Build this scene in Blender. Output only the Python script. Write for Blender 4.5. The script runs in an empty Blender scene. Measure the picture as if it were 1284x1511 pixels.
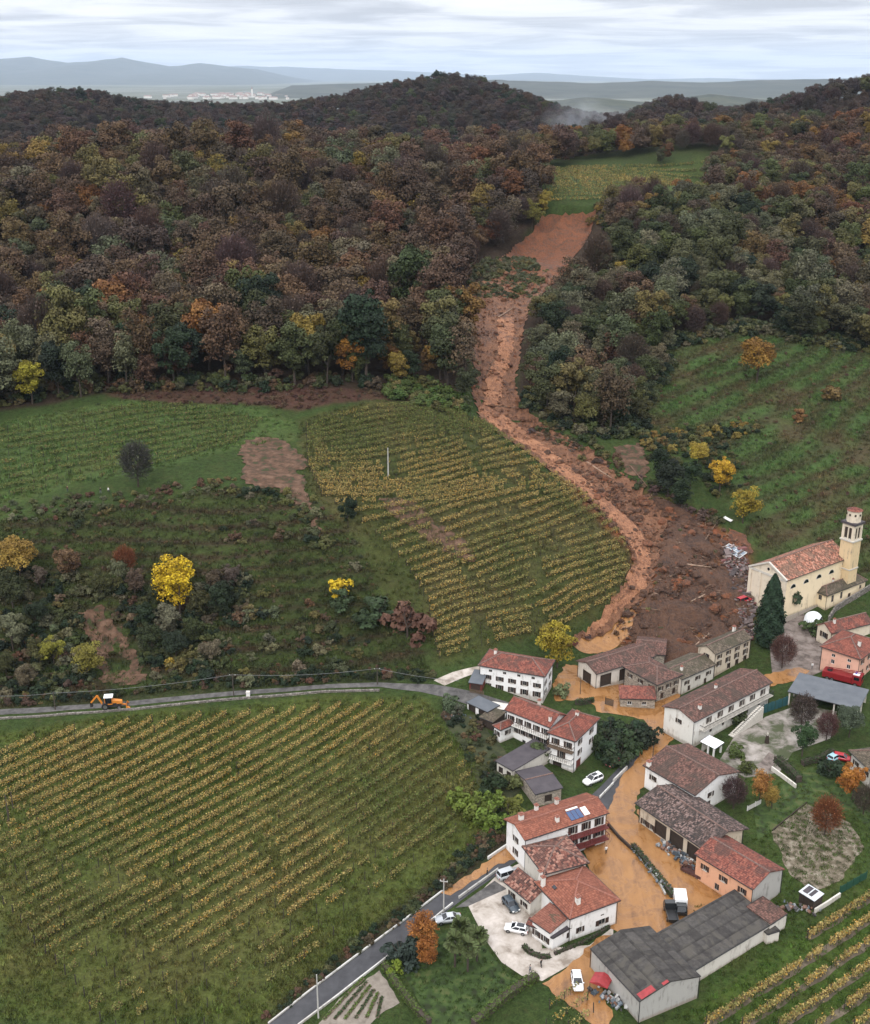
import bpy, bmesh, math, random
import numpy as np
from mathutils import Vector, Matrix
from mathutils.geometry import delaunay_2d_cdt
random.seed(7); RNG = np.random.default_rng(11)
R = math.radians
scene = bpy.context.scene
COL = scene.collection

# ------------------------------------------------------------------ camera
FPX, PITCH, CZ = 1750.0, R(20.2), 136.0
CX, CY = 642.0, 755.5
cam_d = bpy.data.cameras.new('camera'); cam = bpy.data.objects.new('camera', cam_d)
COL.objects.link(cam); scene.camera = cam
cam.location = (0, 0, CZ); cam.rotation_euler = (R(90) - PITCH, 0, 0)
cam_d.sensor_fit = 'VERTICAL'; cam_d.sensor_height = 36; cam_d.lens = 36 * FPX / 1511.0
cam_d.clip_start = 1; cam_d.clip_end = 120000

# ------------------------------------------------------------------ sky (overcast), soft sun, exposure
HAZE_D = 0.000024
SUN_EL, SUN_AZ = 42, 200            # azimuth clockwise from +Y: behind the camera, a little to the left
world = bpy.data.worlds.new('World'); scene.world = world; world.use_nodes = True
wt = world.node_tree; wt.nodes.clear()
def N(t, kind, **kw):
    n = t.nodes.new(kind)
    for k, v in kw.items():
        if k.startswith('i_'): n.inputs[k[2:].replace('_', ' ')].default_value = v
        else: setattr(n, k, v)
    return n
def MATH(t, op, a, b=None, clamp=False):
    n = t.nodes.new('ShaderNodeMath'); n.operation = op; n.use_clamp = clamp
    for i, s in enumerate((a, b)):
        if s is None: continue
        if isinstance(s, (int, float)): n.inputs[i].default_value = s
        else: t.links.new(s, n.inputs[i])
    return n.outputs[0]
def RAMP(t, fac, stops, interp='LINEAR'):
    n = t.nodes.new('ShaderNodeValToRGB'); n.color_ramp.interpolation = interp
    e = n.color_ramp.elements
    while len(e) < len(stops): e.new(0.5)
    for x, (p, c) in zip(e, stops):
        x.position = p; x.color = (*c, 1) if len(c) == 3 else c
    t.links.new(fac, n.inputs[0]); return n.outputs[0]
def MIX(t, fac, a, b, mode='MIX'):
    n = t.nodes.new('ShaderNodeMix'); n.data_type = 'RGBA'; n.blend_type = mode
    for i, s in ((0, fac), (6, a), (7, b)):
        if isinstance(s, (int, float)): n.inputs[i].default_value = s
        elif isinstance(s, tuple): n.inputs[i].default_value = (*s, 1) if len(s) == 3 else s
        else: t.links.new(s, n.inputs[i])
    return n.outputs[2]
tc = N(wt, 'ShaderNodeTexCoord'); sx = N(wt, 'ShaderNodeSeparateXYZ'); wt.links.new(tc.outputs['Generated'], sx.inputs[0])
zc = MATH(wt, 'MAXIMUM', sx.outputs[2], 0.0)
den = MATH(wt, 'ADD', zc, 0.055)                    # a flat cloud deck seen from below
cu = MATH(wt, 'DIVIDE', sx.outputs[0], den); cv = MATH(wt, 'DIVIDE', sx.outputs[1], den)
cx = N(wt, 'ShaderNodeCombineXYZ'); wt.links.new(MATH(wt, 'MULTIPLY', cu, 0.8), cx.inputs[0]); wt.links.new(cv, cx.inputs[1])
nz = N(wt, 'ShaderNodeTexNoise'); nz.inputs['Scale'].default_value = 0.85; nz.inputs['Detail'].default_value = 9
nz.inputs['Roughness'].default_value = 0.56; nz.inputs['Distortion'].default_value = 0.5
wt.links.new(cx.outputs[0], nz.inputs['Vector'])
cloud = RAMP(wt, nz.outputs[0], [(0.36, (0.56, 0.57, 0.61)), (0.46, (0.73, 0.74, 0.78)), (0.54, (0.93, 0.93, 0.95)), (0.66, (1.05, 1.04, 1.04))])
grad = MATH(wt, 'ADD', MATH(wt, 'MULTIPLY', zc, 1.62), 0.76)   # overcast sky: zenith about three times the horizon
cl = N(wt, 'ShaderNodeVectorMath', operation='SCALE'); wt.links.new(cloud, cl.inputs[0]); wt.links.new(grad, cl.inputs['Scale'])
sky = N(wt, 'ShaderNodeTexSky', sky_type='NISHITA', sun_disc=False, sun_elevation=R(SUN_EL), sun_rotation=R(SUN_AZ))
sks = N(wt, 'ShaderNodeVectorMath', operation='SCALE'); wt.links.new(sky.outputs[0], sks.inputs[0]); sks.inputs['Scale'].default_value = 0.09
bg = N(wt, 'ShaderNodeBackground'); out = N(wt, 'ShaderNodeOutputWorld')
wt.links.new(MIX(wt, 0.97, sks.outputs[0], cl.outputs[0]), bg.inputs[0]); bg.inputs[1].default_value = 1.0
wt.links.new(bg.outputs[0], out.inputs[0])
sun_d = bpy.data.lights.new('sun', 'SUN'); sun = bpy.data.objects.new('sun', sun_d); COL.objects.link(sun)
sun_d.energy = 1.4; sun_d.angle = R(20); sun_d.color = (1, 0.96, 0.9)
sdir = Vector((math.sin(R(SUN_AZ)) * math.cos(R(SUN_EL)), math.cos(R(SUN_AZ)) * math.cos(R(SUN_EL)), math.sin(R(SUN_EL))))
sun.rotation_euler = sdir.to_track_quat('Z', 'Y').to_euler()
vs = scene.view_settings
vs.view_transform = 'Standard'; vs.look = 'None'; vs.exposure = 0.40; vs.gamma = 1.0; vs.use_curve_mapping = False
scene.cycles.max_bounces = 6; scene.cycles.diffuse_bounces = 3; scene.cycles.glossy_bounces = 2
scene.cycles.transmission_bounces = 2; scene.cycles.volume_bounces = 1; scene.cycles.use_denoising = True

# ------------------------------------------------------------------ picture point -> place
CO, SI = math.cos(PITCH), math.sin(PITCH)
def ray(px, py):
    a, b = (px - CX) / FPX, (CY - py) / FPX
    return np.array((a, CO + b * SI, -SI + b * CO))
def P(p, z):                       # where the sight line meets height z
    d = ray(*p); t = (z - CZ) / d[2]; return np.array((d[0] * t, d[1] * t, z))
def PY(p, y):                      # where it reaches distance y
    d = ray(*p); t = y / d[1]; return np.array((d[0] * t, y, CZ + d[2] * t))
def proj(x, y, z):
    dx, dy, dz = x, y, z - CZ
    dep = dy * CO - dz * SI
    return CX + FPX * dx / dep, CY - FPX * (dy * SI + dz * CO) / dep, dep
CROP = {0: (0, 0, 1.0), 1: (640, 900, 4.0125), 2: (820, 900, 4.0125), 3: (1040, 720, 5.262), 4: (980, 960, 4.2237), 5: (640, 1130, 4.0125),
        6: (840, 1150, 3.567), 7: (380, 1290, 2.918), 8: (1060, 1200, 4.857), 9: (700, 560, 3.057), 10: (0, 560, 3.057), 11: (340, 540, 3.057),
        12: (640, 280, 3.567), 13: (900, 440, 3.344), 14: (0, 900, 3.057), 15: (640, 0, 1.994)}
def q(k, x, y):
    o = CROP[k]; return (o[0] + x / o[2], o[1] + y / o[2])

# ------------------------------------------------------------------ terrain heights
CTRL = []
def cz(px, py, z): CTRL.append(P((px, py), z))
DS = 1.6
def cy(px, py, y):                 # slopes: y is a first guess of the distance, kept as a height below the wood, as a distance above
    a = math.atan((py - CY) / 1250.0) + R(27.3); z = 120 - y * math.tan(a)
    CTRL.append(P((px, py), z) if py >= 560 else PY((px, py), y * DS))
# village and the flat land
for a in [(420,1511,0),(700,1511,0),(1000,1511,-.5),(1284,1511,-1),(600,1370,.6),(760,1380,.5),(930,1330,.3),(1100,1330,.3),(1284,1330,.5),
          (720,1280,1),(905,1200,1.2),(1200,1230,1.5),(1284,1180,2),(960,1110,2),(1100,1100,2.5),(1284,1080,3.5),(960,1045,3),(1130,1050,3.2),
          (1180,985,4.2),(1284,990,4.8),(880,1010,3.6),(830,1000,4),(760,1030,5),(640,1022,6.5),(700,1100,4),(700,1180,2.5),
          (1100,960,4.5),(1150,915,6),(1250,890,7),(1284,930,6.5),(0,1511,2),(200,1511,1),(100,1300,3.5),(400,1300,2.2),(580,1200,2.5),
          (0,1090,7.2),(0,1055,8.4),(200,1042,8.2),(345,1027,8.0),(500,1014,7.6),(570,1012,7.2),(200,1075,6.6),(400,1050,6.2),(560,1080,4.8),(900,930,5.5),
          (1000,950,5.0),(850,945,5)]: cz(*a)
# slope above the road, vineyards, forest edge
for a in [(0,1030,136),(200,1015,137),(345,1000,139),(500,990,142),(0,950,147),(150,950,149),(300,930,150),(450,930,150),(600,930,152),
          (0,850,158),(150,840,160),(300,830,161),(450,830,163),(600,830,165),(0,770,170),(200,750,174),(330,720,179),(450,740,177),(600,740,179),
          (0,740,177),(0,660,196),(150,640,203),(300,620,211),(400,620,212),(470,650,203),(600,660,200),(572,703,190),(700,700,194),(0,605,211),(150,580,219),(300,570,224),(450,575,223),
          (600,590,223),(700,610,224),(780,700,200),(800,800,177),(750,880,161),(850,880,164),(700,930,152),(690,760,180),(860,740,194),(930,820,178),(920,870,168),(830,650,217)]: cy(*a)
# slide channel and the gully
for a in [(720,600,228),(700,560,240),(740,500,263),(730,440,292),(690,430,296),(750,390,322),(800,400,322),(840,360,346),(840,315,362),(820,297,369),(880,297,369)]: cy(*a)
for a in [(900,720,202),(950,760,193),(1000,800,184),(1050,800,186),(1080,870,172),(1000,880,169),(950,900,165),(1100,800,187)]: cy(*a)
# top vineyard plateau, hut
for a in [(800,285,378),(950,285,378),(1040,285,378),(800,245,440),(920,240,450),(1040,235,452),(990,305,368)]: cy(*a)
# right slope
for a in [(850,560,255),(900,620,232),(1000,600,240),(960,700,208),(1050,700,208),(1000,500,273),(950,400,312),(900,330,345),(1050,330,345),
          (1200,810,186),(1284,830,182),(1284,780,192),(1200,740,200),(1200,690,211),(1284,690,212),(1100,640,227),(1200,600,240),(1284,620,236),
          (1100,550,256),(1200,540,262),(1284,540,265),(1284,450,305),(1150,430,305),(1200,330,352),(1284,300,372),(1284,200,450)]: cy(*a)
def top(px, py, y, tree): p = PY((px, py), y * DS); CTRL.append(np.array((p[0], y * DS, p[2] - tree)))
# crest of the near wood (tree tops given, ground 13 m lower)
for px, py, y in [(-150,235,360),(0,205,375),(120,178,400),(250,180,402),(400,180,402),(550,182,405),(700,195,410),(1060,205,440),(1170,182,445),(1284,155,450),(1400,130,450)]: top(px, py, y, 25)
for px, py, y in [(-100,420,295),(0,400,300),(200,400,300),(400,400,300),(600,400,302),(0,300,338),(300,290,345),(600,290,347)]: top(px, py, y, 10)
for px, py, y in [(830,172,660),(900,176,690),(960,178,700),(1020,178,680),(1070,172,660),(1140,158,650),(1200,142,640),(1284,122,640),(900,180,600),(1000,182,590),(1100,178,580)]: top(px, py, y, 13)
# hollow behind, then the second ridge
for x, y, z in [(-400,560,62),(-100,560,58),(100,600,62),(300,600,75),(500,620,100),(-600,500,60),(50,700,60),(250,760,62),(-300,720,70)]: CTRL.append(np.array((x * 1.15, y * DS, z + 5)))
for px, py, y in [(-200,165,900),(0,140,900),(120,128,900),(190,146,900),(260,150,920),(340,152,940),(420,152,940),(500,142,930),(570,122,920),(640,108,920),(690,109,920),(760,132,920),
                  (830,158,920),(900,172,920),(1070,168,760),(1140,146,740),(1200,129,730),(1284,108,720),(1450,75,720)]: top(px, py, y, 13)
for px, py, y in [(930,163,1300),(960,148,1300),(1000,141,1300),(1035,152,1300),(1075,165,1300)]: top(px, py, y, 13)
for x, y, z in [(-900,1250,40),(-300,1250,45),(100,1250,60),(800,1200,110),(-900,300,60),(-700,120,20),(-500,-200,0),(0,-300,-6),(400,-200,-5),(700,100,30),(800,400,110),(900,700,150),(-900,600,80),(-900,900,95),
                (260,100,2),(330,200,30),(-200,60,6),(-260,120,14),(-160,40,3),(-60,20,0),(60,30,-2),(150,40,-2),(0,-100,-3),(-330,250,60)]: CTRL.append(np.array((x * 1.2, y * DS, z)))
CTRL = np.array(CTRL)
def tps_k(d2): return np.where(d2 > 0, d2 * np.log(np.maximum(d2, 1e-12)), 0) * 0.5
_S = 100.0
_c = CTRL[:, :2] / _S
_n = len(_c)
_A = np.zeros((_n + 3, _n + 3)); _d2 = ((_c[:, None] - _c[None]) ** 2).sum(-1)
_A[:_n, :_n] = tps_k(_d2) + np.eye(_n) * 0.0015
_A[:_n, _n] = 1; _A[:_n, _n + 1:] = _c; _A[_n, :_n] = 1; _A[_n + 1:, :_n] = _c.T
_w = np.linalg.solve(_A, np.concatenate([CTRL[:, 2], np.zeros(3)]))
def tps(x, y):
    sh = x.shape; p = np.stack([x.ravel(), y.ravel()], 1) / _S; o = np.zeros(len(p))
    for i in range(0, len(p), 20000):
        s = p[i:i + 20000]
        o[i:i + 20000] = tps_k(((s[:, None] - _c[None]) ** 2).sum(-1)) @ _w[:_n] + _w[_n] + s @ _w[_n + 1:]
    return o.reshape(sh)
def smooth(a, b, v): t = np.clip((v - a) / (b - a), 0, 1); return t * t * (3 - 2 * t)
def noise2(x, y, scale, seed=0, octv=4):
    """smooth value noise, -1..1"""
    o = np.zeros_like(x, dtype=float); amp = 1; tot = 0
    for k in range(octv):
        xs, ys = x / scale * 2 ** k + 17.3 * k + seed * 7.7, y / scale * 2 ** k + 9.1 * k + seed * 3.3
        xi, yi = np.floor(xs).astype(np.int64), np.floor(ys).astype(np.int64); fx, fy = xs - xi, ys - yi
        fx, fy = fx * fx * (3 - 2 * fx), fy * fy * (3 - 2 * fy)
        def h(a, b):
            v = np.sin(a * 127.1 + b * 311.7 + seed * 74.7) * 43758.5453; return (v - np.floor(v)) * 2 - 1
        o += amp * ((h(xi, yi) * (1 - fx) + h(xi + 1, yi) * fx) * (1 - fy) + (h(xi, yi + 1) * (1 - fx) + h(xi + 1, yi + 1) * fx) * fy)
        tot += amp; amp *= 0.5
    return o / tot
def inpoly(x, y, poly):
    x = np.asarray(x, float); y = np.asarray(y, float); r = np.zeros(x.shape, bool); n = len(poly)
    for i in range(n):
        x1, y1 = poly[i][0], poly[i][1]; x2, y2 = poly[(i + 1) % n][0], poly[(i + 1) % n][1]
        if y1 == y2: continue
        c = ((y1 > y) != (y2 > y)) & (x < (x2 - x1) * (y - y1) / (y2 - y1) + x1); r ^= c
    return r
def geo_axis(a, b, step, far, ratio):
    s = list(np.arange(a, b + 1e-6, step)); d = step; hi = b
    while hi < far[1]: d *= ratio; hi += d; s.append(hi)
    d = step; lo = a
    while lo > far[0]: d *= ratio; lo -= d; s.insert(0, lo)
    return np.array(s)
GX = geo_axis(-195, 265, 1.2, (-36000, 36000), 1.10); GY = geo_axis(128, 640, 1.2, (-1200, 56000), 1.06)
MX, MY = np.meshgrid(GX, GY)
BASE = np.full(MX.shape, -12.0)
_near = (np.abs(MX) < 2300) & (MY < 3700) & (MY > -1000)
BASE[_near] = tps(MX[_near], MY[_near])
_f = np.maximum(smooth(2200, 3300, MY), smooth(1150, 2000, np.abs(MX)))
_f = np.maximum(_f, smooth(-500, -900, MY))
BASE = np.clip(BASE, -14, 260) * (1 - _f) + _f * (-12.0 + 6 * noise2(MX, MY, 900, 3))
# the ridges behind end at the skyline of the photograph
SKY = np.array([(-900,190),(-300,168),(0,140),(120,128),(190,146),(260,150),(340,152),(420,152),(500,142),(570,122),(640,108),(690,109),(760,132),(830,158),(870,170),(925,172),(945,160),(965,149),(1000,141),(1035,151),(1072,166),(1140,146),(1200,129),(1284,108),(1500,72),(2600,40)])
_dep = MY * CO + 20 * SI
_spx = CX + FPX * MX / np.maximum(_dep, 1); _spy = np.interp(_spx, SKY[:, 0], SKY[:, 1])
_lim = CZ - MY * np.tan(PITCH + np.arctan((_spy - CY) / FPX)) - 15.5
_old = BASE.copy()
BASE = np.where(MY > 780, np.minimum(BASE, _lim * smooth(780, 950, MY) + BASE * (1 - smooth(780, 950, MY))), BASE)
_k = smooth(2000, 2900, MY)
BASE = BASE * (1 - _k) + _old * _k
HZ = BASE.copy()
def H(x, y, Z=None):
    Z = HZ if Z is None else Z
    x = np.asarray(x, float); y = np.asarray(y, float)
    i = np.clip(np.searchsorted(GX, x) - 1, 0, len(GX) - 2); j = np.clip(np.searchsorted(GY, y) - 1, 0, len(GY) - 2)
    fx = np.clip((x - GX[i]) / (GX[i + 1] - GX[i]), 0, 1); fy = np.clip((y - GY[j]) / (GY[j + 1] - GY[j]), 0, 1)
    return (Z[j, i] * (1 - fx) + Z[j, i + 1] * fx) * (1 - fy) + (Z[j + 1, i] * (1 - fx) + Z[j + 1, i + 1] * fx) * fy
_T = np.concatenate([np.arange(110, 900, 1.0), np.arange(900, 4000, 8.0)])
def G(p):
    """ground point under a picture point"""
    d = ray(*p); d = d / np.linalg.norm(d); pts = d[None] * _T[:, None]; pts[:, 2] += CZ
    f = pts[:, 2] - H(pts[:, 0], pts[:, 1]); s = np.where(f < 0)[0]
    if len(s) == 0: return P(p, 0.0)
    i = s[0]
    if i == 0: return pts[0]
    a = f[i - 1] / (f[i - 1] - f[i]); r = pts[i - 1] * (1 - a) + pts[i] * a
    r[2] = H(r[0], r[1]); return r
def GP(pts, k=0): return [G(q(k, *p)) for p in pts]

# ------------------------------------------------------------------ helpers: tags, meshes, materials
def tag(o, label=None, cat=None, group=None, kind=None):
    if label: o['label'] = label
    if cat: o['category'] = cat
    if group: o['group'] = group
    if kind: o['kind'] = kind
    return o
def link(o, parent=None):
    COL.objects.link(o)
    if parent is not None: o.parent = parent
    return o
def empty(name, loc, rz=0.0):
    o = bpy.data.objects.new(name, None); o.location = loc; o.rotation_euler = (0, 0, rz); o.empty_display_size = 0.5
    return link(o)
def mesh(name, verts, faces, mats=None, mi=None, smooth_=False):
    me = bpy.data.meshes.new(name); me.from_pydata([tuple(map(float, v)) for v in verts], [], [tuple(f) for f in faces])
    for m in (mats or []): me.materials.append(m)
    if mi is not None: me.polygons.foreach_set('material_index', mi)
    if smooth_: me.polygons.foreach_set('use_smooth', [True] * len(me.polygons))
    me.update(); return me
def quads_mesh(name, V, mat, var=None):
    """V (n,4,3) loose quads, quickly; var (n,) per-quad value in 0..1"""
    n = len(V); me = bpy.data.meshes.new(name)
    me.vertices.add(n * 4); me.vertices.foreach_set('co', V.reshape(-1).astype(np.float32))
    me.loops.add(n * 4); me.loops.foreach_set('vertex_index', np.arange(n * 4, dtype=np.int32))
    me.polygons.add(n); me.polygons.foreach_set('loop_start', np.arange(0, n * 4, 4, dtype=np.int32))
    me.update(calc_edges=True)
    if var is not None:
        a = me.attributes.new('var', 'FLOAT', 'FACE'); a.data.foreach_set('value', var.astype(np.float32))
    me.materials.append(mat); return me
def obj(name, me, parent=None, loc=None, rz=None):
    o = bpy.data.objects.new(name, me)
    if loc is not None: o.location = loc
    if rz is not None: o.rotation_euler = (0, 0, rz)
    return link(o, parent)
class MB:
    """collects boxes, tubes and prisms into one mesh"""
    def __init__(s): s.v = []; s.f = []; s.m = []
    def add(s, vs, fs, m=0):
        k = len(s.v); s.v += [tuple(v) for v in vs]; s.f += [tuple(i + k for i in f) for f in fs]; s.m += [m] * len(fs); return s
    def box(s, x0, y0, z0, x1, y1, z1, m=0):
        return s.add([(x0,y0,z0),(x1,y0,z0),(x1,y1,z0),(x0,y1,z0),(x0,y0,z1),(x1,y0,z1),(x1,y1,z1),(x0,y1,z1)],
                     [(0,3,2,1),(4,5,6,7),(0,1,5,4),(1,2,6,5),(2,3,7,6),(3,0,4,7)], m)
    def tube(s, a, b, r0, r1=None, n=6, m=0, cap=True):
        r1 = r0 if r1 is None else r1; a, b = Vector(a), Vector(b); d = (b - a).normalized()
        e = d.orthogonal().normalized(); f = d.cross(e); vs = []
        for c, r in ((a, r0), (b, r1)):
            for i in range(n):
                t = 2 * math.pi * i / n; vs.append(c + e * (r * math.cos(t)) + f * (r * math.sin(t)))
        fs = [(i, (i + 1) % n, n + (i + 1) % n, n + i) for i in range(n)]
        if cap: fs += [tuple(range(n))[::-1], tuple(range(n, 2 * n))]
        return s.add(vs, fs, m)
    def bar(s, a, b, w, h, m=0):
        """box beam from a to b, width w, height h"""
        a, b = Vector(a), Vector(b); d = (b - a).normalized(); e = d.cross(Vector((0, 0, 1)))
        e = Vector((1, 0, 0)) if e.length < 1e-4 else e.normalized(); f = e.cross(d); vs = []
        for c in (a, b):
            for i, j in ((-1,-1),(1,-1),(1,1),(-1,1)): vs.append(c + e * (w / 2 * i) + f * (h / 2 * j))
        return s.add(vs, [(0,1,2,3),(7,6,5,4),(0,4,5,1),(1,5,6,2),(2,6,7,3),(3,7,4,0)], m)
    def mesh(s, name, mats, smooth_=False): return mesh(name, s.v, s.f, mats if isinstance(mats, list) else [mats], s.m, smooth_)
    def build(s, name, mats, parent=None, loc=None, rz=None, smooth_=False): return obj(name, s.mesh(name, mats, smooth_), parent, loc, rz)

MATS = {}
def new_mat(name):
    m = bpy.data.materials.new(name); m.use_nodes = True; t = m.node_tree; b = t.nodes['Principled BSDF']; MATS[name] = m
    return m, t, b
def texnoise(t, vec, scale, detail=4, rough=0.55, dist=0.0):
    n = t.nodes.new('ShaderNodeTexNoise'); n.inputs['Scale'].default_value = scale; n.inputs['Detail'].default_value = detail
    n.inputs['Roughness'].default_value = rough; n.inputs['Distortion'].default_value = dist
    if vec is not None: t.links.new(vec, n.inputs['Vector'])
    return n.outputs[0]
def bump(t, b, height, strength, dist):
    n = t.nodes.new('ShaderNodeBump'); n.inputs['Strength'].default_value = strength; n.inputs['Distance'].default_value = dist
    t.links.new(height, n.inputs['Height']); t.links.new(n.outputs[0], b.inputs['Normal'])
def geo_pos(t): return t.nodes.new('ShaderNodeNewGeometry').outputs['Position']
def mat_noise(name, stops, scale=1.0, rough=0.85, detail=6, bump_=(0.3, 0.05), bscale=None, spec=0.3, dist=0.3, space='world'):
    """base colour from world-space (or object-space) noise with a colour ramp"""
    m, t, b = new_mat(name)
    pos = geo_pos(t) if space == 'world' else t.nodes.new('ShaderNodeTexCoord').outputs['Object']
    f = texnoise(t, pos, scale, detail, 0.62, dist)
    t.links.new(RAMP(t, f, stops), b.inputs['Base Color'])
    b.inputs['Roughness'].default_value = rough; b.inputs['Specular IOR Level'].default_value = spec
    if bump_: bump(t, b, texnoise(t, pos, bscale or scale * 4, 5), *bump_)
    return m
def mat_plain(name, col, rough=0.6, metal=0.0, spec=0.4, vary=0.12, scale=1.5):
    """one colour with slight wear"""
    m, t, b = new_mat(name)
    f = texnoise(t, t.nodes.new('ShaderNodeTexCoord').outputs['Object'], scale, 5)
    t.links.new(RAMP(t, f, [(0.3, tuple(c * (1 - vary) for c in col)), (0.7, tuple(min(1, c * (1 + vary)) for c in col))]), b.inputs['Base Color'])
    b.inputs['Roughness'].default_value = rough; b.inputs['Metallic'].default_value = metal; b.inputs['Specular IOR Level'].default_value = spec
    return m
def mat_plaster(name, c0, c1, streak=0.5):
    """rendered wall with damp stains and rain streaks"""
    m, t, b = new_mat(name); tcn = t.nodes.new('ShaderNodeTexCoord').outputs['Object']
    mp = t.nodes.new('ShaderNodeMapping'); mp.inputs['Scale'].default_value = (1.6, 1.6, 0.28); t.links.new(tcn, mp.inputs[0])
    a = texnoise(t, mp.outputs[0], 1.0, 8, 0.65, 0.4); c = texnoise(t, tcn, 0.55, 6, 0.6, 0.6)
    f = MATH(t, 'ADD', MATH(t, 'MULTIPLY', a, streak), MATH(t, 'MULTIPLY', c, 1 - streak))
    sp = t.nodes.new('ShaderNodeSeparateXYZ'); t.links.new(tcn, sp.inputs[0])
    low = RAMP(t, MATH(t, 'ADD', MATH(t, 'MULTIPLY', sp.outputs[2], 0.45), MATH(t, 'MULTIPLY', a, 0.5)), [(0.26, (1, 1, 1)), (0.52, (0, 0, 0))])
    t.links.new(MIX(t, MATH(t, 'MULTIPLY', low, 0.6), RAMP(t, f, [(0.36, c1), (0.47, c0), (0.70, tuple(min(1, x * 1.06) for x in c0))]), (0.20, 0.15, 0.11)), b.inputs['Base Color'])
    b.inputs['Roughness'].default_value = 0.92; b.inputs['Specular IOR Level'].default_value = 0.2
    bump(t, b, texnoise(t, tcn, 6, 5), 0.25, 0.03); return m
def mat_tiles(name, cols, cell=(0.26, 0.40), moss=0.25, mosscol=(0.07, 0.06, 0.04), amp=0.5):
    """clay tile roof: uv is in metres along the eave and up the slope"""
    m, t, b = new_mat(name); uv = t.nodes.new('ShaderNodeUVMap').outputs[0]; s = t.nodes.new('ShaderNodeSeparateXYZ'); t.links.new(uv, s.inputs[0])
    cu = MATH(t, 'DIVIDE', s.outputs[0], cell[0]); cv = MATH(t, 'DIVIDE', s.outputs[1], cell[1])
    cc = t.nodes.new('ShaderNodeCombineXYZ'); t.links.new(MATH(t, 'FLOOR', cu), cc.inputs[0]); t.links.new(MATH(t, 'FLOOR', cv), cc.inputs[1])
    wn = t.nodes.new('ShaderNodeTexWhiteNoise'); t.links.new(cc.outputs[0], wn.inputs[0])
    pos = geo_pos(t); big = texnoise(t, pos, 0.35, 5, 0.6, 0.8); med = texnoise(t, pos, 1.4, 5, 0.65, 0.3)
    f = MATH(t, 'ADD', MATH(t, 'MULTIPLY', wn.outputs[0], amp), MATH(t, 'MULTIPLY', med, 1 - amp))
    n = len(cols); base = RAMP(t, f, [(0.27 + 0.46 * i / (n - 1), c) for i, c in enumerate(cols)])
    mf = RAMP(t, big, [(0.40, (1, 1, 1)), (0.42 + moss * .35, (0, 0, 0))])
    gap = RAMP(t, MATH(t, 'FRACT', cv), [(0.0, (0.52, 0.52, 0.52)), (0.24, (1, 1, 1))])
    t.links.new(MIX(t, 1.0, MIX(t, MATH(t, 'MULTIPLY', mf, 0.75 if moss > 0 else 0.0), base, mosscol), gap, 'MULTIPLY'), b.inputs['Base Color'])
    hu = MATH(t, 'SINE', MATH(t, 'MULTIPLY', cu, 6.2832)); hv = MATH(t, 'FRACT', cv)
    bump(t, b, MATH(t, 'ADD', MATH(t, 'MULTIPLY', hu, 0.5), MATH(t, 'MULTIPLY', hv, -0.4)), 0.8, 0.06)
    b.inputs['Roughness'].default_value = 0.85; b.inputs['Specular IOR Level'].default_value = 0.25
    return m
def mat_stone(name, cols, scale=2.2, mortar=(0.30, 0.27, 0.23)):
    m, t, b = new_mat(name); tcn = t.nodes.new('ShaderNodeTexCoord').outputs['Object']
    mp = t.nodes.new('ShaderNodeMapping'); mp.inputs['Scale'].default_value = (1, 1, 1.7); t.links.new(tcn, mp.inputs[0])
    v = t.nodes.new('ShaderNodeTexVoronoi'); v.inputs['Scale'].default_value = scale; t.links.new(mp.outputs[0], v.inputs['Vector'])
    v2 = t.nodes.new('ShaderNodeTexVoronoi', ); v2.feature = 'DISTANCE_TO_EDGE'; v2.inputs['Scale'].default_value = scale; t.links.new(mp.outputs[0], v2.inputs['Vector'])
    sp = t.nodes.new('ShaderNodeSeparateColor'); t.links.new(v.outputs['Color'], sp.inputs[0])
    n = len(cols); st = RAMP(t, sp.outputs[0], [(i / (n - 1), c) for i, c in enumerate(cols)])
    e = RAMP(t, v2.outputs[0], [(0.02, (1, 1, 1)), (0.07, (0, 0, 0))])
    t.links.new(MIX(t, e, st, mortar), b.inputs['Base Color']); b.inputs['Roughness'].default_value = 0.95
    bump(t, b, v2.outputs[0], 0.6, 0.1); return m
def mat_leaf(name, src, rough=0.7):
    """leaf clumps: the tint comes from the object's colour or, for a far wood, from its instances"""
    m, t, b = new_mat(name)
    if src == 'object': tint = t.nodes.new('ShaderNodeObjectInfo').outputs['Color']
    elif src == 'instance':
        a = t.nodes.new('ShaderNodeAttribute'); a.attribute_type = 'INSTANCER'; a.attribute_name = 'tint'; tint = a.outputs['Color']
    else:
        rgb = t.nodes.new('ShaderNodeRGB'); rgb.outputs[0].default_value = (*src, 1); tint = rgb.outputs[0]
    v = t.nodes.new('ShaderNodeAttribute'); v.attribute_name = 'var'
    hs = t.nodes.new('ShaderNodeHueSaturation'); t.links.new(tint, hs.inputs['Color'])
    t.links.new(MATH(t, 'ADD', MATH(t, 'MULTIPLY', v.outputs['Fac'], 0.026), 0.487), hs.inputs['Hue'])
    t.links.new(MATH(t, 'ADD', MATH(t, 'MULTIPLY', v.outputs['Fac'], 1.5), 0.30), hs.inputs['Value'])
    t.links.new(hs.outputs[0], b.inputs['Base Color'])
    b.inputs['Roughness'].default_value = rough; b.inputs['Specular IOR Level'].default_value = 0.15
    return m

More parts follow.
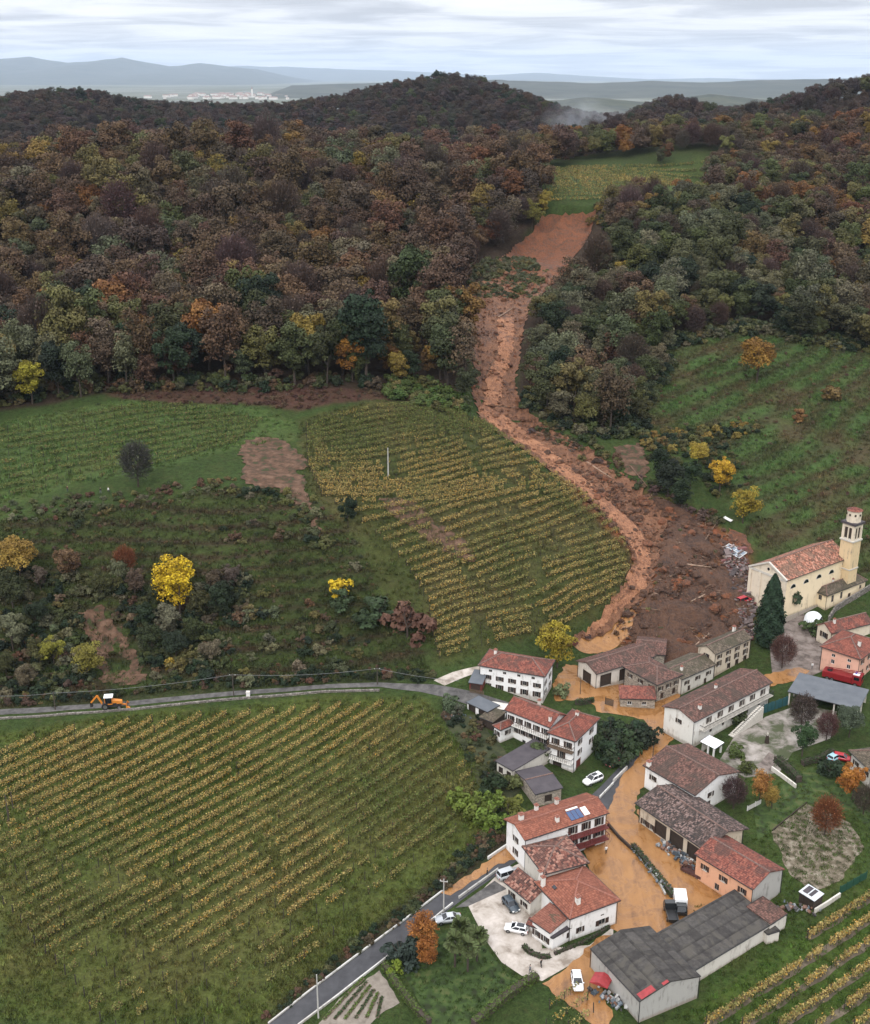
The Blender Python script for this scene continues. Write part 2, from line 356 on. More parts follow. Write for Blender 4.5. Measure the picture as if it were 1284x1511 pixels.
# ------------------------------------------------------------------ terrain: fields painted by polygon
def world_poly(pts, k=0): return [p[:2] for p in GP(pts, k)]
FIELD = dict(
  vine_low  = [(0,1085),(120,1062),(300,1048),(480,1030),(625,1028),(660,1075),(735,1150),(720,1215),(745,1240),(650,1300),(540,1380),(385,1511),(0,1511)],
  vine_mid  = [(440,620),(560,590),(690,612),(760,665),(850,735),(905,775),(935,825),(915,880),(830,935),(690,975),(640,985),(640,960),(560,880),(520,800),(450,720)],
  vine_left = [(0,625),(180,590),(370,598),(440,625),(430,650),(355,660),(250,690),(120,715),(0,745)],
  vine_top  = [(795,250),(1050,236),(1050,285),(985,285),(800,300)],
  vine_br   = [(985,1511),(1284,1305),(1400,1300),(1400,1511)],
  meadow_r  = [(935,615),(990,520),(1090,490),(1284,520),(1400,560),(1400,850),(1284,850),(1235,870),(1110,800),(1050,690)],
  terrace_l = [(0,770),(200,745),(360,720),(450,730),(530,800),(570,900),(640,985),(560,1000),(345,1010),(0,1045)],
  forest_l  = [(-300,640),(0,610),(180,575),(430,585),(560,575),(690,590),(690,440),(800,300),(800,200),(-300,160)],
  forest_r  = [(760,590),(760,440),(880,310),(1050,290),(1284,160),(1500,160),(1500,545),(1284,525),(1080,490),(990,520),(930,640),(860,640)],
  brown_edge= [(150,578),(430,570),(560,576),(690,588),(690,600),(560,588),(440,606),(380,598),(180,590)],
  verge     = [(770,1215),(775,1235),(655,1316),(590,1365),(520,1417),(398,1511),(375,1511),(540,1378),(650,1292)],
  bank      = [(-40,1030),(200,1015),(345,1000),(560,988),(640,990),(640,1004),(560,1006),(345,1019),(200,1033),(-40,1048)],
  garden_r  = [(1100,1140),(1284,1120),(1284,1310),(1150,1400),(1000,1490),(880,1500),(1100,1260)],
  debris    = [(780,640),(880,690),(960,730),(1060,780),(1105,810),(1110,920),(1085,970),(1000,990),(900,940),(930,880),(940,820),(860,740)],
)
WP = {k: world_poly(v) for k, v in FIELD.items()}
# terraces on the two grassy slopes follow the contours
_nz = noise2(MX, MY, 40, 5)
for key, stepz, amp_ in (('meadow_r', 2.6, 0.85), ('terrace_l', 2.2, 0.7)):
    mk = inpoly(MX + 3 * _nz, MY, WP[key]).astype(float)
    for _ in range(3):
        mk[1:-1, 1:-1] = (mk[1:-1, 1:-1] * 2 + mk[:-2, 1:-1] + mk[2:, 1:-1] + mk[1:-1, :-2] + mk[1:-1, 2:]) / 6
    ph = (BASE + 1.0 * noise2(MX, MY, 34, 8, 2) + .2 * noise2(MX, MY, 7, 18) - (.17 * MX if key == 'meadow_r' else 0)) / stepz
    HZ += mk * amp_ * np.sin(ph * 2 * np.pi) * 0.5 * stepz / 2.6
    if key == 'meadow_r': TERR_R, PH_R = mk, ph
    else: TERR_L, PH_L = mk, ph
_vis = (MY > 100) & (MY < 760) & (np.abs(MX) < 300)
HZ += np.where(BASE > 9, 0.28, 0.05) * noise2(MX, MY, 7, 2, 3) * _vis
DEB = inpoly(MX, MY, WP['debris']).astype(float)
for _ in range(4): DEB[1:-1, 1:-1] = (DEB[1:-1, 1:-1] * 2 + DEB[:-2, 1:-1] + DEB[2:, 1:-1] + DEB[1:-1, :-2] + DEB[1:-1, 2:]) / 6
HZ += DEB * (0.9 * noise2(MX, MY, 9, 21, 4) + 0.3)
def blur(mk, n):
    for _ in range(n): mk[1:-1, 1:-1] = (mk[1:-1, 1:-1] * 2 + mk[:-2, 1:-1] + mk[2:, 1:-1] + mk[1:-1, :-2] + mk[1:-1, 2:]) / 6
    return mk
SLIDE_PX = [(700,418),(760,398),(838,393),(800,432),(785,446),(772,480),(768,525),(760,560),(768,590),(790,612),(830,640),(872,660),(905,690),(935,705),(960,735),(985,770),(972,805),(966,840),(962,868),(935,890),(918,905),(890,935),
            (845,946),(900,900),(915,870),(935,835),(928,800),(905,770),(870,735),(845,715),(810,690),(780,665),(740,640),(708,615),(698,580),(700,545),(692,500),(690,465),(690,440)]
SCARP_PX = [(800,311),(835,306),(880,306),(872,335),(850,372),(838,395),(800,402),(760,400),(735,385),(760,355),(785,335)]
SLIDE_W, SCARP_W = GP(SLIDE_PX), GP(SCARP_PX)
HZ -= 2.2 * blur(inpoly(MX, MY, SLIDE_W).astype(float), 2) * smooth(200, 260, MY) + 6.0 * blur(inpoly(MX, MY, SCARP_W).astype(float), 2) * smooth(520, 560, MY)
# colours of the ground cover itself
def c(*a): return np.array(a)
CG = np.zeros(MX.shape + (3,)); CG[:] = c(0.030, 0.050, 0.014)
n1, n2, n3 = noise2(MX, MY, 16, 1), noise2(MX, MY, 5, 4), noise2(MX, MY, 45, 6)
def paint(mask, col, amount=1.0):
    w = np.clip(mask * amount, 0, 1)[..., None]; CG[:] = CG * (1 - w) + np.array(col) * w
def soft(key, warp=2.0, it=1):
    mk = inpoly(MX + warp * n2, MY + warp * n1, WP[key]).astype(float)
    for _ in range(it): mk[1:-1, 1:-1] = (mk[1:-1, 1:-1] * 2 + mk[:-2, 1:-1] + mk[2:, 1:-1] + mk[1:-1, :-2] + mk[1:-1, 2:]) / 6
    return mk
far_wood = smooth(690, 830, MY) * 1.0
paint(far_wood, (0.040, 0.028, 0.022))
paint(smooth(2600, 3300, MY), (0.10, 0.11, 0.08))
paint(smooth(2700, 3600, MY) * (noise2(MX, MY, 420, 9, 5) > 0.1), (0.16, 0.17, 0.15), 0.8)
for k in ('forest_l', 'forest_r'): paint(soft(k, 3, 2), (0.034, 0.024, 0.016))
paint(soft('vine_low'), (0.056, 0.072, 0.018)); paint(soft('vine_low') * np.clip(0.4 + n3 * 1.6, 0, 1), (0.048, 0.068, 0.015)); paint(soft('vine_low') * np.clip(n1 * 1.5, 0, 1), (0.082, 0.075, 0.027), 0.7)
paint(soft('verge', 1, 1), (0.030, 0.024, 0.015), .95); paint(soft('bank', 1, 1), (0.022, 0.024, 0.012), .9)
paint(soft('vine_mid'), (0.040, 0.050, 0.015)); paint(soft('vine_mid') * np.clip(n1 * 2 + .2, 0, 1), (0.062, 0.056, 0.022), 0.75)
paint(soft('vine_left'), (0.046, 0.076, 0.022)); paint(soft('vine_left') * np.clip(n1 * 1.6, 0, 1), (0.055, 0.062, 0.022), 0.5)
paint(soft('vine_top'), (0.045, 0.066, 0.020))
paint(soft('meadow_r'), (0.036, 0.050, 0.018))
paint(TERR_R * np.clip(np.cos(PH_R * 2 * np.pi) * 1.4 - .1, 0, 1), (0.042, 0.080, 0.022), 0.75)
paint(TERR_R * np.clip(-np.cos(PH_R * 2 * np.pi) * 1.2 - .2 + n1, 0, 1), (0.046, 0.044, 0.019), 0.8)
paint(TERR_R * np.clip(n1 * 2.4, 0, 1), (0.058, 0.046, 0.024), 0.75)
paint(soft('terrace_l'), (0.026, 0.033, 0.012))
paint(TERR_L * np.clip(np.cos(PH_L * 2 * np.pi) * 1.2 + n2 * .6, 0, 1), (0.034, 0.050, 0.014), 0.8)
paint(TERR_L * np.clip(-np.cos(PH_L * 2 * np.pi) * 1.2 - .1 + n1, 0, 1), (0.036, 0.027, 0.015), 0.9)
paint(soft('brown_edge', 2, 1), (0.060, 0.033, 0.023), 0.95)
paint(soft('garden_r', 1, 1), (0.036, 0.060, 0.015)); paint(soft('garden_r', 1, 1) * np.clip(n1 * 1.6, 0, 1), (0.06, 0.06, 0.02), 0.6)
paint(soft('vine_br', 1, 1), (0.040, 0.070, 0.014))
paint(np.clip(DEB * 1.2, 0, 1), (0.13, 0.055, 0.025)); paint(np.clip(DEB * (0.4 + n2 * 2 + n1), 0, 1), (0.060, 0.034, 0.018), 0.9); paint(np.clip(DEB * (n1 * 2.5 - .1), 0, 1), (0.24, 0.10, 0.042), 0.8)
CG *= 1.0
CG *= (1 + 0.16 * n2 + 0.10 * n1)[..., None]
nx_, ny_ = len(GX), len(GY)
V = np.stack([MX, MY, HZ], -1).reshape(-1, 3)
ii = (np.arange(ny_ - 1)[:, None] * nx_ + np.arange(nx_ - 1)[None]).ravel()
F4 = np.stack([ii, ii + 1, ii + 1 + nx_, ii + nx_], 1)
me = bpy.data.meshes.new('ground'); me.vertices.add(len(V)); me.vertices.foreach_set('co', V.ravel().astype(np.float32))
me.loops.add(F4.size); me.loops.foreach_set('vertex_index', F4.ravel().astype(np.int32)); me.polygons.add(len(F4))
me.polygons.foreach_set('loop_start', np.arange(0, F4.size, 4, dtype=np.int32)); me.polygons.foreach_set('use_smooth', np.ones(len(F4), bool))
me.update(calc_edges=True)
ca = me.color_attributes.new('cover', 'FLOAT_COLOR', 'POINT'); ca.data.foreach_set('color', np.concatenate([CG.reshape(-1, 3), np.ones((len(V), 1))], 1).ravel().astype(np.float32))
m, t, b = new_mat('ground_cover'); at = t.nodes.new('ShaderNodeAttribute'); at.attribute_name = 'cover'; pos = geo_pos(t)
f1 = texnoise(t, pos, 0.9, 8, 0.7, 0.3); f2 = texnoise(t, pos, 0.13, 5, 0.6, 0.5); f3 = texnoise(t, pos, 3.1, 4, 0.7)
hs = t.nodes.new('ShaderNodeHueSaturation'); t.links.new(at.outputs['Color'], hs.inputs['Color'])
t.links.new(MATH(t, 'ADD', MATH(t, 'MULTIPLY', f2, 0.06), 0.462), hs.inputs['Hue'])
t.links.new(MATH(t, 'ADD', MATH(t, 'ADD', MATH(t, 'MULTIPLY', f1, 2.1), MATH(t, 'MULTIPLY', f3, 2.0)), -1.08), hs.inputs['Value'])
dry = RAMP(t, texnoise(t, pos, 0.5, 8, 0.75, 0.6), [(0.52, (0, 0, 0)), (0.66, (1, 1, 1))])
t.links.new(MIX(t, MATH(t, 'MULTIPLY', dry, 0.35), hs.outputs[0], (0.075, 0.062, 0.028)), b.inputs['Base Color']); b.inputs['Roughness'].default_value = 0.95; b.inputs['Specular IOR Level'].default_value = 0.1
bump(t, b, MATH(t, 'ADD', f1, MATH(t, 'MULTIPLY', f3, 0.4)), 0.8, 0.5)
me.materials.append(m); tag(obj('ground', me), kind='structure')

# ------------------------------------------------------------------ draped sheets: roads, yards, mud
def densify(poly, step, closed=True, jit=0.0):
    out_ = []; n = len(poly); rr = random.Random(3)
    for i in range(n if closed else n - 1):
        a, b_ = np.array(poly[i][:2]), np.array(poly[(i + 1) % n][:2]); L = np.linalg.norm(b_ - a); k = max(1, int(L / step))
        nn = np.array((-(b_ - a)[1], (b_ - a)[0])) / max(L, 1e-6)
        for j in range(k):
            p = a + (b_ - a) * j / k
            if jit and j: p = p + nn * rr.uniform(-jit, jit)
            out_.append(p)
    if not closed: out_.append(np.array(poly[-1][:2]))
    return out_
def sheet(name, poly, mat, off=0.05, step=1.2, jit=0.0, zfun=None, kind='structure', parent=None, uvc=False):
    bp = densify(poly, step, True, jit); arr = np.array(bp)
    gx = np.arange(arr[:, 0].min(), arr[:, 0].max(), step); gy = np.arange(arr[:, 1].min(), arr[:, 1].max(), step)
    X, Y = np.meshgrid(gx, gy); X = X.ravel() + RNG.uniform(-.1, .1, X.size) * step; Y = Y.ravel() + RNG.uniform(-.1, .1, Y.size) * step
    mk = inpoly(X, Y, bp)
    X, Y = X[mk], Y[mk]
    d = np.full(len(X), 1e9)
    for p in bp: d = np.minimum(d, np.hypot(X - p[0], Y - p[1]))
    X, Y, d = X[d > step * .45], Y[d > step * .45], d[d > step * .45]
    vs = [Vector(p) for p in bp] + [Vector((x, y)) for x, y in zip(X, Y)]
    n = len(bp); r = delaunay_2d_cdt(vs, [(i, (i + 1) % n) for i in range(n)], [], 1, 1e-5)
    v2 = np.array([tuple(v) for v in r[0]]); z = H(v2[:, 0], v2[:, 1]) + off
    if zfun is not None:
        bd = np.full(len(v2), 1e9)
        for p in bp: bd = np.minimum(bd, np.hypot(v2[:, 0] - p[0], v2[:, 1] - p[1]))
        z = z + zfun(v2[:, 0], v2[:, 1], bd)
    o = obj(name, mesh(name, np.column_stack([v2, z]), [f[::-1] if False else f for f in r[2]], [mat], None, True), parent)
    return tag(o, kind=kind)
def ribbon(left, right):
    return list(left) + list(right)[::-1]
M_ASPH = mat_noise('asphalt', [(0.3, (0.036, 0.036, 0.040)), (0.6, (0.055, 0.055, 0.060)), (0.8, (0.075, 0.074, 0.078))], 0.5, 0.75, 8, (0.2, 0.02), 20)
M_OLDASPH = mat_noise('old_asphalt', [(0.36, (0.050, 0.047, 0.046)), (0.5, (0.080, 0.076, 0.074)), (0.64, (0.115, 0.108, 0.104))], 0.6, 0.9, 8, (0.2, 0.02), 20)
M_GRAVEL = mat_noise('gravel', [(0.36, (0.20, 0.165, 0.135)), (0.47, (0.34, 0.30, 0.26)), (0.56, (0.41, 0.365, 0.325)), (0.66, (0.50, 0.45, 0.41))], 0.35, 0.95, 10, (0.4, 0.04), 9)
M_YARD = mat_noise('yard_gravel', [(0.40, (0.060, 0.070, 0.035)), (0.47, (0.15, 0.138, 0.115)), (0.54, (0.24, 0.215, 0.19)), (0.64, (0.33, 0.30, 0.275))], 0.25, 0.95, 9, (0.4, 0.04), 8)
M_PAVE = mat_noise('paving', [(0.38, (0.09, 0.072, 0.062)), (0.5, (0.16, 0.13, 0.115)), (0.62, (0.22, 0.185, 0.165))], 0.5, 0.85, 8, (0.3, 0.03), 6)
M_SOIL = mat_noise('soil', [(0.25, (0.055, 0.042, 0.030)), (0.5, (0.12, 0.090, 0.066)), (0.8, (0.20, 0.155, 0.115))], 0.5, 0.95, 9, (0.6, 0.1), 5)
M_GRASS = mat_noise('lawn', [(0.36, (0.018, 0.024, 0.008)), (0.46, (0.026, 0.046, 0.011)), (0.55, (0.040, 0.068, 0.016)), (0.66, (0.072, 0.080, 0.028))], 0.55, 0.95, 9, (0.5, 0.08), 7)
# flood water thick with mud: matt silt where it is thin, a sheen where it stands
m, t, b = new_mat('flood_mud'); pos = geo_pos(t)
mp = t.nodes.new('ShaderNodeMapping'); mp.inputs['Rotation'].default_value = (0, 0, R(-52)); mp.inputs['Scale'].default_value = (1.0, .16, 1.0); t.links.new(pos, mp.inputs[0])
fa = texnoise(t, pos, 0.17, 8, 0.65, 1.4); fb = texnoise(t, mp.outputs[0], 0.8, 7, 0.7, 1.2); fc = texnoise(t, pos, 1.7, 6, .7, .8)
mud_f = MATH(t, 'ADD', MATH(t, 'ADD', MATH(t, 'MULTIPLY', fa, 0.48), MATH(t, 'MULTIPLY', fb, 0.32)), MATH(t, 'MULTIPLY', fc, .20))
t.links.new(RAMP(t, mud_f, [(0.37, (0.12, 0.056, 0.022)), (0.44, (0.205, 0.096, 0.033)), (0.50, (0.265, 0.128, 0.044)), (0.57, (0.305, 0.152, 0.056)), (0.66, (0.31, 0.17, 0.073)), (0.76, (0.24, 0.15, 0.082))]), b.inputs['Base Color'])
t.links.new(RAMP(t, fa, [(0.44, (0.12,) * 3), (0.54, (0.55,) * 3)]), b.inputs['Roughness']); b.inputs['Specular IOR Level'].default_value = 0.35
bump(t, b, fb, 0.3, 0.05); M_MUD = m
def mat_slide(name, k=1.0, red=0):
    """raw clay: wet and dry patches, ropey flow lines, clods"""
    m, t, b = new_mat(name); pos = geo_pos(t)
    mp = t.nodes.new('ShaderNodeMapping'); mp.inputs['Rotation'].default_value = (0, 0, R(38)); mp.inputs['Scale'].default_value = (1.0, .28, 1.0); t.links.new(pos, mp.inputs[0])
    fa = texnoise(t, pos, 0.13, 9, 0.72, 1.6); fb = texnoise(t, mp.outputs[0], 0.9, 8, 0.75, 1.6); fc = texnoise(t, pos, 2.2, 6, .75, .6)
    f = MATH(t, 'ADD', MATH(t, 'ADD', MATH(t, 'MULTIPLY', fa, 0.42), MATH(t, 'MULTIPLY', fb, 0.36)), MATH(t, 'MULTIPLY', fc, .22))
    t.links.new(RAMP(t, f, [(0.38, (0.055 * k, 0.026 * k, 0.016 * k)), (0.45, (0.17 * k, 0.072 * k, 0.036 * k)), (0.51, (0.34 * k, (.150 - .03 * red) * k, (.074 - .025 * red) * k)), (0.57, (0.42 * k, (.20 - .05 * red) * k, (.105 - .04 * red) * k)), (0.66, (0.54 * k, (.31 - .10 * red) * k, (.19 - .08 * red) * k))]), b.inputs['Base Color'])
    t.links.new(RAMP(t, fa, [(0.4, (0.45,) * 3), (0.6, (0.85,) * 3)]), b.inputs['Roughness']); bump(t, b, MATH(t, 'ADD', fb, fc), 1.0, 1.2); return m
M_SLIDE = mat_slide('slide_mud', 1.4); M_SCARP = mat_slide('raw_earth', 0.72, 1); M_DEB = mat_slide('debris_earth', 0.36); M_SLIDE2 = mat_slide('slide_earth', 0.78)
M_BROWN = mat_noise('bare_earth', [(0.38, (0.034, 0.040, 0.014)), (0.44, (0.058, 0.034, 0.021)), (0.53, (0.094, 0.052, 0.032)), (0.66, (0.14, 0.084, 0.055))], 0.45, 0.95, 9, (0.8, 0.3), 2.5)

# lower asphalt road with its pale kerb walls
RL = GP([(385,1521),(450,1470),(520,1417),(590,1365),(655,1316),(700,1288),(765,1240)])
RR_ = GP([(432,1521),(500,1467),(575,1408),(640,1360),(690,1322),(735,1290),(800,1245)])
sheet('road', ribbon(RL, RR_), M_ASPH, 0.045)
R2L = GP([(855,1190),(885,1162),(918,1128),(945,1108)]); R2R = GP([(885,1210),(905,1190),(935,1160),(975,1130)])
sheet('road', ribbon(R2L, R2R), M_ASPH, 0.045)
def kerb_wall(name, pts, h, w, mat, label, cat='wall', parts=None, group=None):
    d = densify(pts, 1.5, False); mb = MB()
    for a, b_ in zip(d[:-1], d[1:]):
        za, zb = H(*a), H(*b_); e = (b_ - a) / np.linalg.norm(b_ - a); nn = np.array((-e[1], e[0])) * w / 2; b2 = b_ + e * 0.02
        mb.add([(*(a - nn), za - .4), (*(b2 - nn), zb - .4), (*(b2 + nn), zb - .4), (*(a + nn), za - .4), (*(a - nn), za + h), (*(b2 - nn), zb + h), (*(b2 + nn), zb + h), (*(a + nn), za + h)],
               [(4,5,6,7),(0,1,5,4),(2,3,7,6),(1,2,6,5),(3,0,4,7)])
    return tag(mb.build(name, mat), label, cat, group)
M_CONC = mat_plaster('concrete', (0.36, 0.35, 0.33), (0.20, 0.19, 0.17)); M_WHITEP = mat_plaster('pale_kerb', (0.50, 0.49, 0.47), (0.24, 0.23, 0.20))
kerb_wall('kerb_wall', GP([(396,1511),(450,1468),(520,1415),(590,1363),(653,1315)]), 0.28, 0.22, M_WHITEP, 'long pale concrete kerb wall on the vineyard side of the lower asphalt road')
kerb_wall('kerb_wall', GP([(720,1268),(765,1238)]), 0.6, 0.3, M_WHITEP, 'short pale kerb wall beside the road behind the red roofed balcony house')
kerb_wall('kerb_wall', GP([(440,1514),(500,1469),(574,1411)]), 0.4, 0.22, M_WHITEP, 'pale concrete kerb wall between lower road and vegetable plot')
kerb_wall('kerb_wall', GP([(628,1366),(668,1334)]), 0.4, 0.22, M_WHITEP, 'short pale kerb wall beside the road behind the orange maple')
kerb_wall('kerb_wall', GP([(677,1326),(735,1284)]), 0.5, 0.25, M_CONC, 'low grey kerb wall between the mud covered road and white gravel forecourt')
M_LINE = mat_plain('road_paint', (0.7, 0.7, 0.68), 0.7)
for a in (RL, RR_):
    pass
# narrow lane on the hillside with its dry-stone retaining wall
LU = GP([(-40,1049),(0,1047),(100,1041),(200,1034),(345,1020),(480,1010),(560,1007),(640,1010),(700,1021),(745,1035),(790,1048)])
LL = GP([(-40,1057),(0,1055),(100,1048),(200,1041),(345,1026.5),(480,1016),(560,1013.5),(620,1021),(660,1030),(720,1050),(765,1062)])
sheet('lane', ribbon(LU, LL), M_OLDASPH, 0.05)
track_u = GP([(640,1004),(668,992),(712,982)]); track_l = GP([(656,1012),(684,1000),(716,989)])
sheet('gravel_track', ribbon(track_u, track_l), M_GRAVEL, 0.055)
M_DRYSTONE = mat_stone('dry_stone', [(0.10, 0.09, 0.08), (0.17, 0.15, 0.135), (0.26, 0.235, 0.21)], 1.7, (0.05, 0.045, 0.04))
_w = kerb_wall('retaining_wall', GP([(-40,1064),(0,1061),(100,1054),(200,1047),(345,1032),(480,1021),(560,1019)]), 0.35, 0.5, M_DRYSTONE, 'long dry stone retaining wall below the hillside lane above the big vineyard')
_w.scale = (1, 1, 1)
# gravel forecourt, yards, gardens
FORE = GP([(690,1335),(735,1290),(775,1270),(800,1330),(800,1400),(870,1395),(905,1368),(905,1380),(840,1425),(800,1448),(770,1440),(740,1420),(715,1385),(700,1355)])
sheet('gravel_forecourt', FORE, M_GRAVEL, 0.06)
_ap = sheet('grey_apron', GP([(672,1340),(730,1300),(748,1312),(690,1338)]), M_OLDASPH, 0.07)
sheet('courtyard', GP([(1060,1125),(1085,1085),(1130,1058),(1180,1040),(1235,1050),(1225,1090),(1170,1110),(1150,1140),(1100,1148)]), M_YARD, 0.055)
sheet('church_square', GP([(1140,1000),(1135,940),(1165,915),(1185,905),(1225,935),(1225,960),(1215,990),(1180,1005)]), M_PAVE, 0.05)
sheet('red_gravel_path', GP(((1118,1130),(1135,1110),(1148,1118),(1136,1140))), M_PAVE, 0.075)
sheet('vegetable_plot', GP([(470,1511),(500,1475),(560,1432),(590,1480),(560,1498),(535,1521),(470,1521)]), mat_noise('plot_soil', [(0.3, (0.13, 0.11, 0.09)), (0.7, (0.26, 0.225, 0.19))], 0.6, 0.95, 8, (0.5, 0.08), 5), 0.05, jit=.2)
sheet('lawn', GP([(595,1435),(610,1405),(640,1385),(690,1360),(715,1395),(745,1435),(775,1452),(760,1470),(690,1521),(640,1521)]), M_GRASS, 0.05)
sheet('lawn', GP([(1112,1190),(1145,1165),(1200,1130),(1300,1150),(1300,1240),(1260,1200),(1190,1185),(1140,1225),(1118,1240)]), M_GRASS, 0.05)
sheet('fallow_plot', GP([(1138,1228),(1190,1186),(1255,1215),(1275,1250),(1240,1300),(1200,1315),(1165,1290)]), mat_noise('fallow_soil', [(0.38, (0.045, 0.042, 0.022)), (0.48, (0.105, 0.085, 0.058)), (0.56, (0.16, 0.135, 0.10)), (0.66, (0.24, 0.21, 0.165))], 0.7, 0.95, 9, (0.7, 0.15), 4), 0.06, jit=.3)
sheet('dark_garden', GP([(655,1060),(700,1055),(735,1095),(775,1150),(750,1200),(720,1190),(690,1120)]), mat_noise('garden_soil', [(0.3, (0.02, 0.026, 0.012)), (0.6, (0.045, 0.05, 0.022)), (0.8, (0.08, 0.07, 0.04))], 0.5, 0.95, 9, (0.7, 0.15), 3), 0.05, jit=.3)
# flood mud through streets and yards, one pool at a time
def mud(name, pts, k=0, off=0.075, jit=0.35, step=1.1): return sheet(name, GP(pts, k), M_MUD, off, step, jit, lambda x, y, d: 0.05 * noise2(x, y, 3, 31) * np.clip(d, 0, 1))
mud('mud_flow', [(832,946),(900,905),(945,895),(930,935),(900,960),(870,965)])                # toe of the slide onto the lane
mud('mud_pool', [(815,1010),(835,980),(870,985),(900,965),(935,985),(945,1010),(985,1020),(1010,1010),(1000,1040),(1003,1080),(985,1100),(960,1135),(940,1180),(935,1200),(965,1240),(1000,1300),(1060,1320),
                 (1075,1340),(1000,1400),(960,1400),(900,1370),(880,1330),(860,1245),(885,1212),(905,1180),(915,1150),(940,1120),(960,1080),(950,1062),(920,1056),(880,1050),(870,1030),(820,1035)])
mud('mud_pool', [(940,1195),(975,1190),(1075,1290),(1110,1330),(1075,1345),(1030,1350),(985,1330),(975,1290),(955,1245)], off=0.088)
mud('mud_flow', [(650,1318),(700,1285),(770,1232),(800,1240),(770,1268),(735,1275),(690,1305),(665,1322)], off=0.085)
mud('mud_flow', [(800,1452),(835,1430),(880,1385),(915,1378),(880,1440),(905,1500),(890,1525),(850,1490)], off=0.085)
mud('mud_flow', [(1090,1010),(1130,995),(1180,985),(1195,990),(1180,1003),(1130,1015),(1120,1035)], off=0.085)
# the landslide: scarp, channel, run-out
def zslide(x, y, d): return np.clip(d / 2.2, 0, 1) * (0.55 * noise2(x, y, 5, 41, 4) + 0.35 * noise2(x, y, 17, 42, 2)) + 0.25 * np.exp(-((d - 1.0) / 0.7) ** 2)
sheet('landslide_scarp', SCARP_W, M_SCARP, 0.45, 1.5, 0.3, zslide)
sheet('landslide_channel', SLIDE_W, M_SLIDE2, 0.45, 1.3, 0.8, zslide)
sheet('mud_stream', GP([(712,598),(745,615),(790,650),(840,690),(885,728),(925,765),(955,800),(962,835),(955,868),(925,895),(895,925),(850,945),(890,905),(918,872),(938,832),(925,800),(895,765),(850,722),(805,685),(765,655),(728,630),(706,608)]), M_SLIDE, 0.95, 1.3, 0.5, lambda x, y, d: .3 * noise2(x, y, 6, 47, 3) - .45 * np.exp(-d / .8))
sheet('mud_stream', GP([(735,470),(760,470),(757,520),(745,560),(735,600),(714,600),(718,560),(735,520)]), M_SLIDE, 0.95, 1.3, 0.6, lambda x, y, d: .3 * noise2(x, y, 6, 48, 3) - .45 * np.exp(-d / .8))
sheet('landslide_debris', GP([(905,690),(960,735),(1000,745),(1050,790),(1075,800),(1105,830),(1112,900),(1092,960),(1050,975),(985,985),(925,945),(940,900),(965,868),(968,830),(985,775),(940,715)]), M_DEB, 0.3, 0.9, 0.9, lambda x, y, d: np.clip(d / 2, 0, 1) * (1.7 * noise2(x, y, 7, 44, 5) + .5 * noise2(x, y, 2.2, 45, 3) + .35))
sheet('landslide_scarp', GP([(905,660),(945,655),(958,690),(955,705),(925,700)]), M_BROWN, 0.2, 1.0, 0.9, zslide)
sheet('landslide_scarp', GP([(352,668),(360,652),(385,646),(412,648),(430,660),(446,672),(456,690),(438,694),(454,712),(448,724),(462,752),(478,800),(466,792),(444,750),(425,733),(405,720),(385,726),(362,712),(356,697),(364,686)]), M_BROWN, 0.2, 1.0, 0.9, zslide)
sheet('landslide_scarp', GP([(116,905),(150,893),(180,935),(208,975),(216,1005),(185,1012),(150,1005),(140,955)]), M_BROWN, 0.2, 1.0, 0.9, zslide)
sheet('landslide_scarp', GP([(560,735),(610,738),(640,770),(690,800),(700,830),(660,815),(620,790),(585,765)]), M_BROWN, 0.12, 1.0, 1.1, zslide)
sheet('landslide_scarp', GP([(1075,780),(1100,790),(1112,815),(1090,825),(1075,800)]), M_SCARP, 0.25, 1.0, 0.4, zslide)

# ------------------------------------------------------------------ buildings
M_WHITE = mat_plaster('white_plaster', (0.74, 0.73, 0.72), (0.44, 0.42, 0.39), 0.5)
M_OLDWHITE = mat_plaster('old_white_plaster', (0.64, 0.62, 0.58), (0.36, 0.32, 0.28), 0.6)
M_CREAM = mat_plaster('cream_plaster', (0.72, 0.60, 0.42), (0.52, 0.42, 0.29), 0.5)
M_FACADE = mat_plaster('pale_facade', (0.62, 0.54, 0.43), (0.42, 0.36, 0.29), 0.5)
M_PINK = mat_plaster('pink_plaster', (0.62, 0.36, 0.27), (0.46, 0.27, 0.21), 0.4)
M_PEACH = mat_plaster('peach_plaster', (0.60, 0.33, 0.21), (0.46, 0.24, 0.15), 0.5)
M_BEIGE = mat_plaster('beige_plaster', (0.50, 0.43, 0.34), (0.28, 0.23, 0.18), 0.6)
M_GREYW = mat_plaster('grey_render', (0.36, 0.35, 0.33), (0.20, 0.19, 0.18), 0.6)
M_PALEW = mat_plaster('pale_render', (0.56, 0.53, 0.48), (0.34, 0.31, 0.27), 0.6)
M_STONE = mat_stone('rubble_stone', [(0.14, 0.12, 0.10), (0.25, 0.21, 0.17), (0.38, 0.33, 0.27)], 2.4)
M_RED = mat_tiles('red_tiles', [(0.125, 0.042, 0.031), (0.195, 0.062, 0.044), (0.26, 0.092, 0.064)], moss=0.2, mosscol=(0.10, 0.045, 0.036), amp=0.4)
M_REDOLD = mat_tiles('old_red_tiles', [(0.10, 0.036, 0.030), (0.19, 0.062, 0.045), (0.27, 0.10, 0.07)], moss=0.3, mosscol=(0.075, 0.045, 0.038), amp=0.45)
M_BRIGHT = mat_tiles('terracotta_tiles', [(0.14, 0.050, 0.034), (0.22, 0.078, 0.050), (0.29, 0.112, 0.072)], moss=0.12, mosscol=(0.16, 0.062, 0.042), amp=0.35)
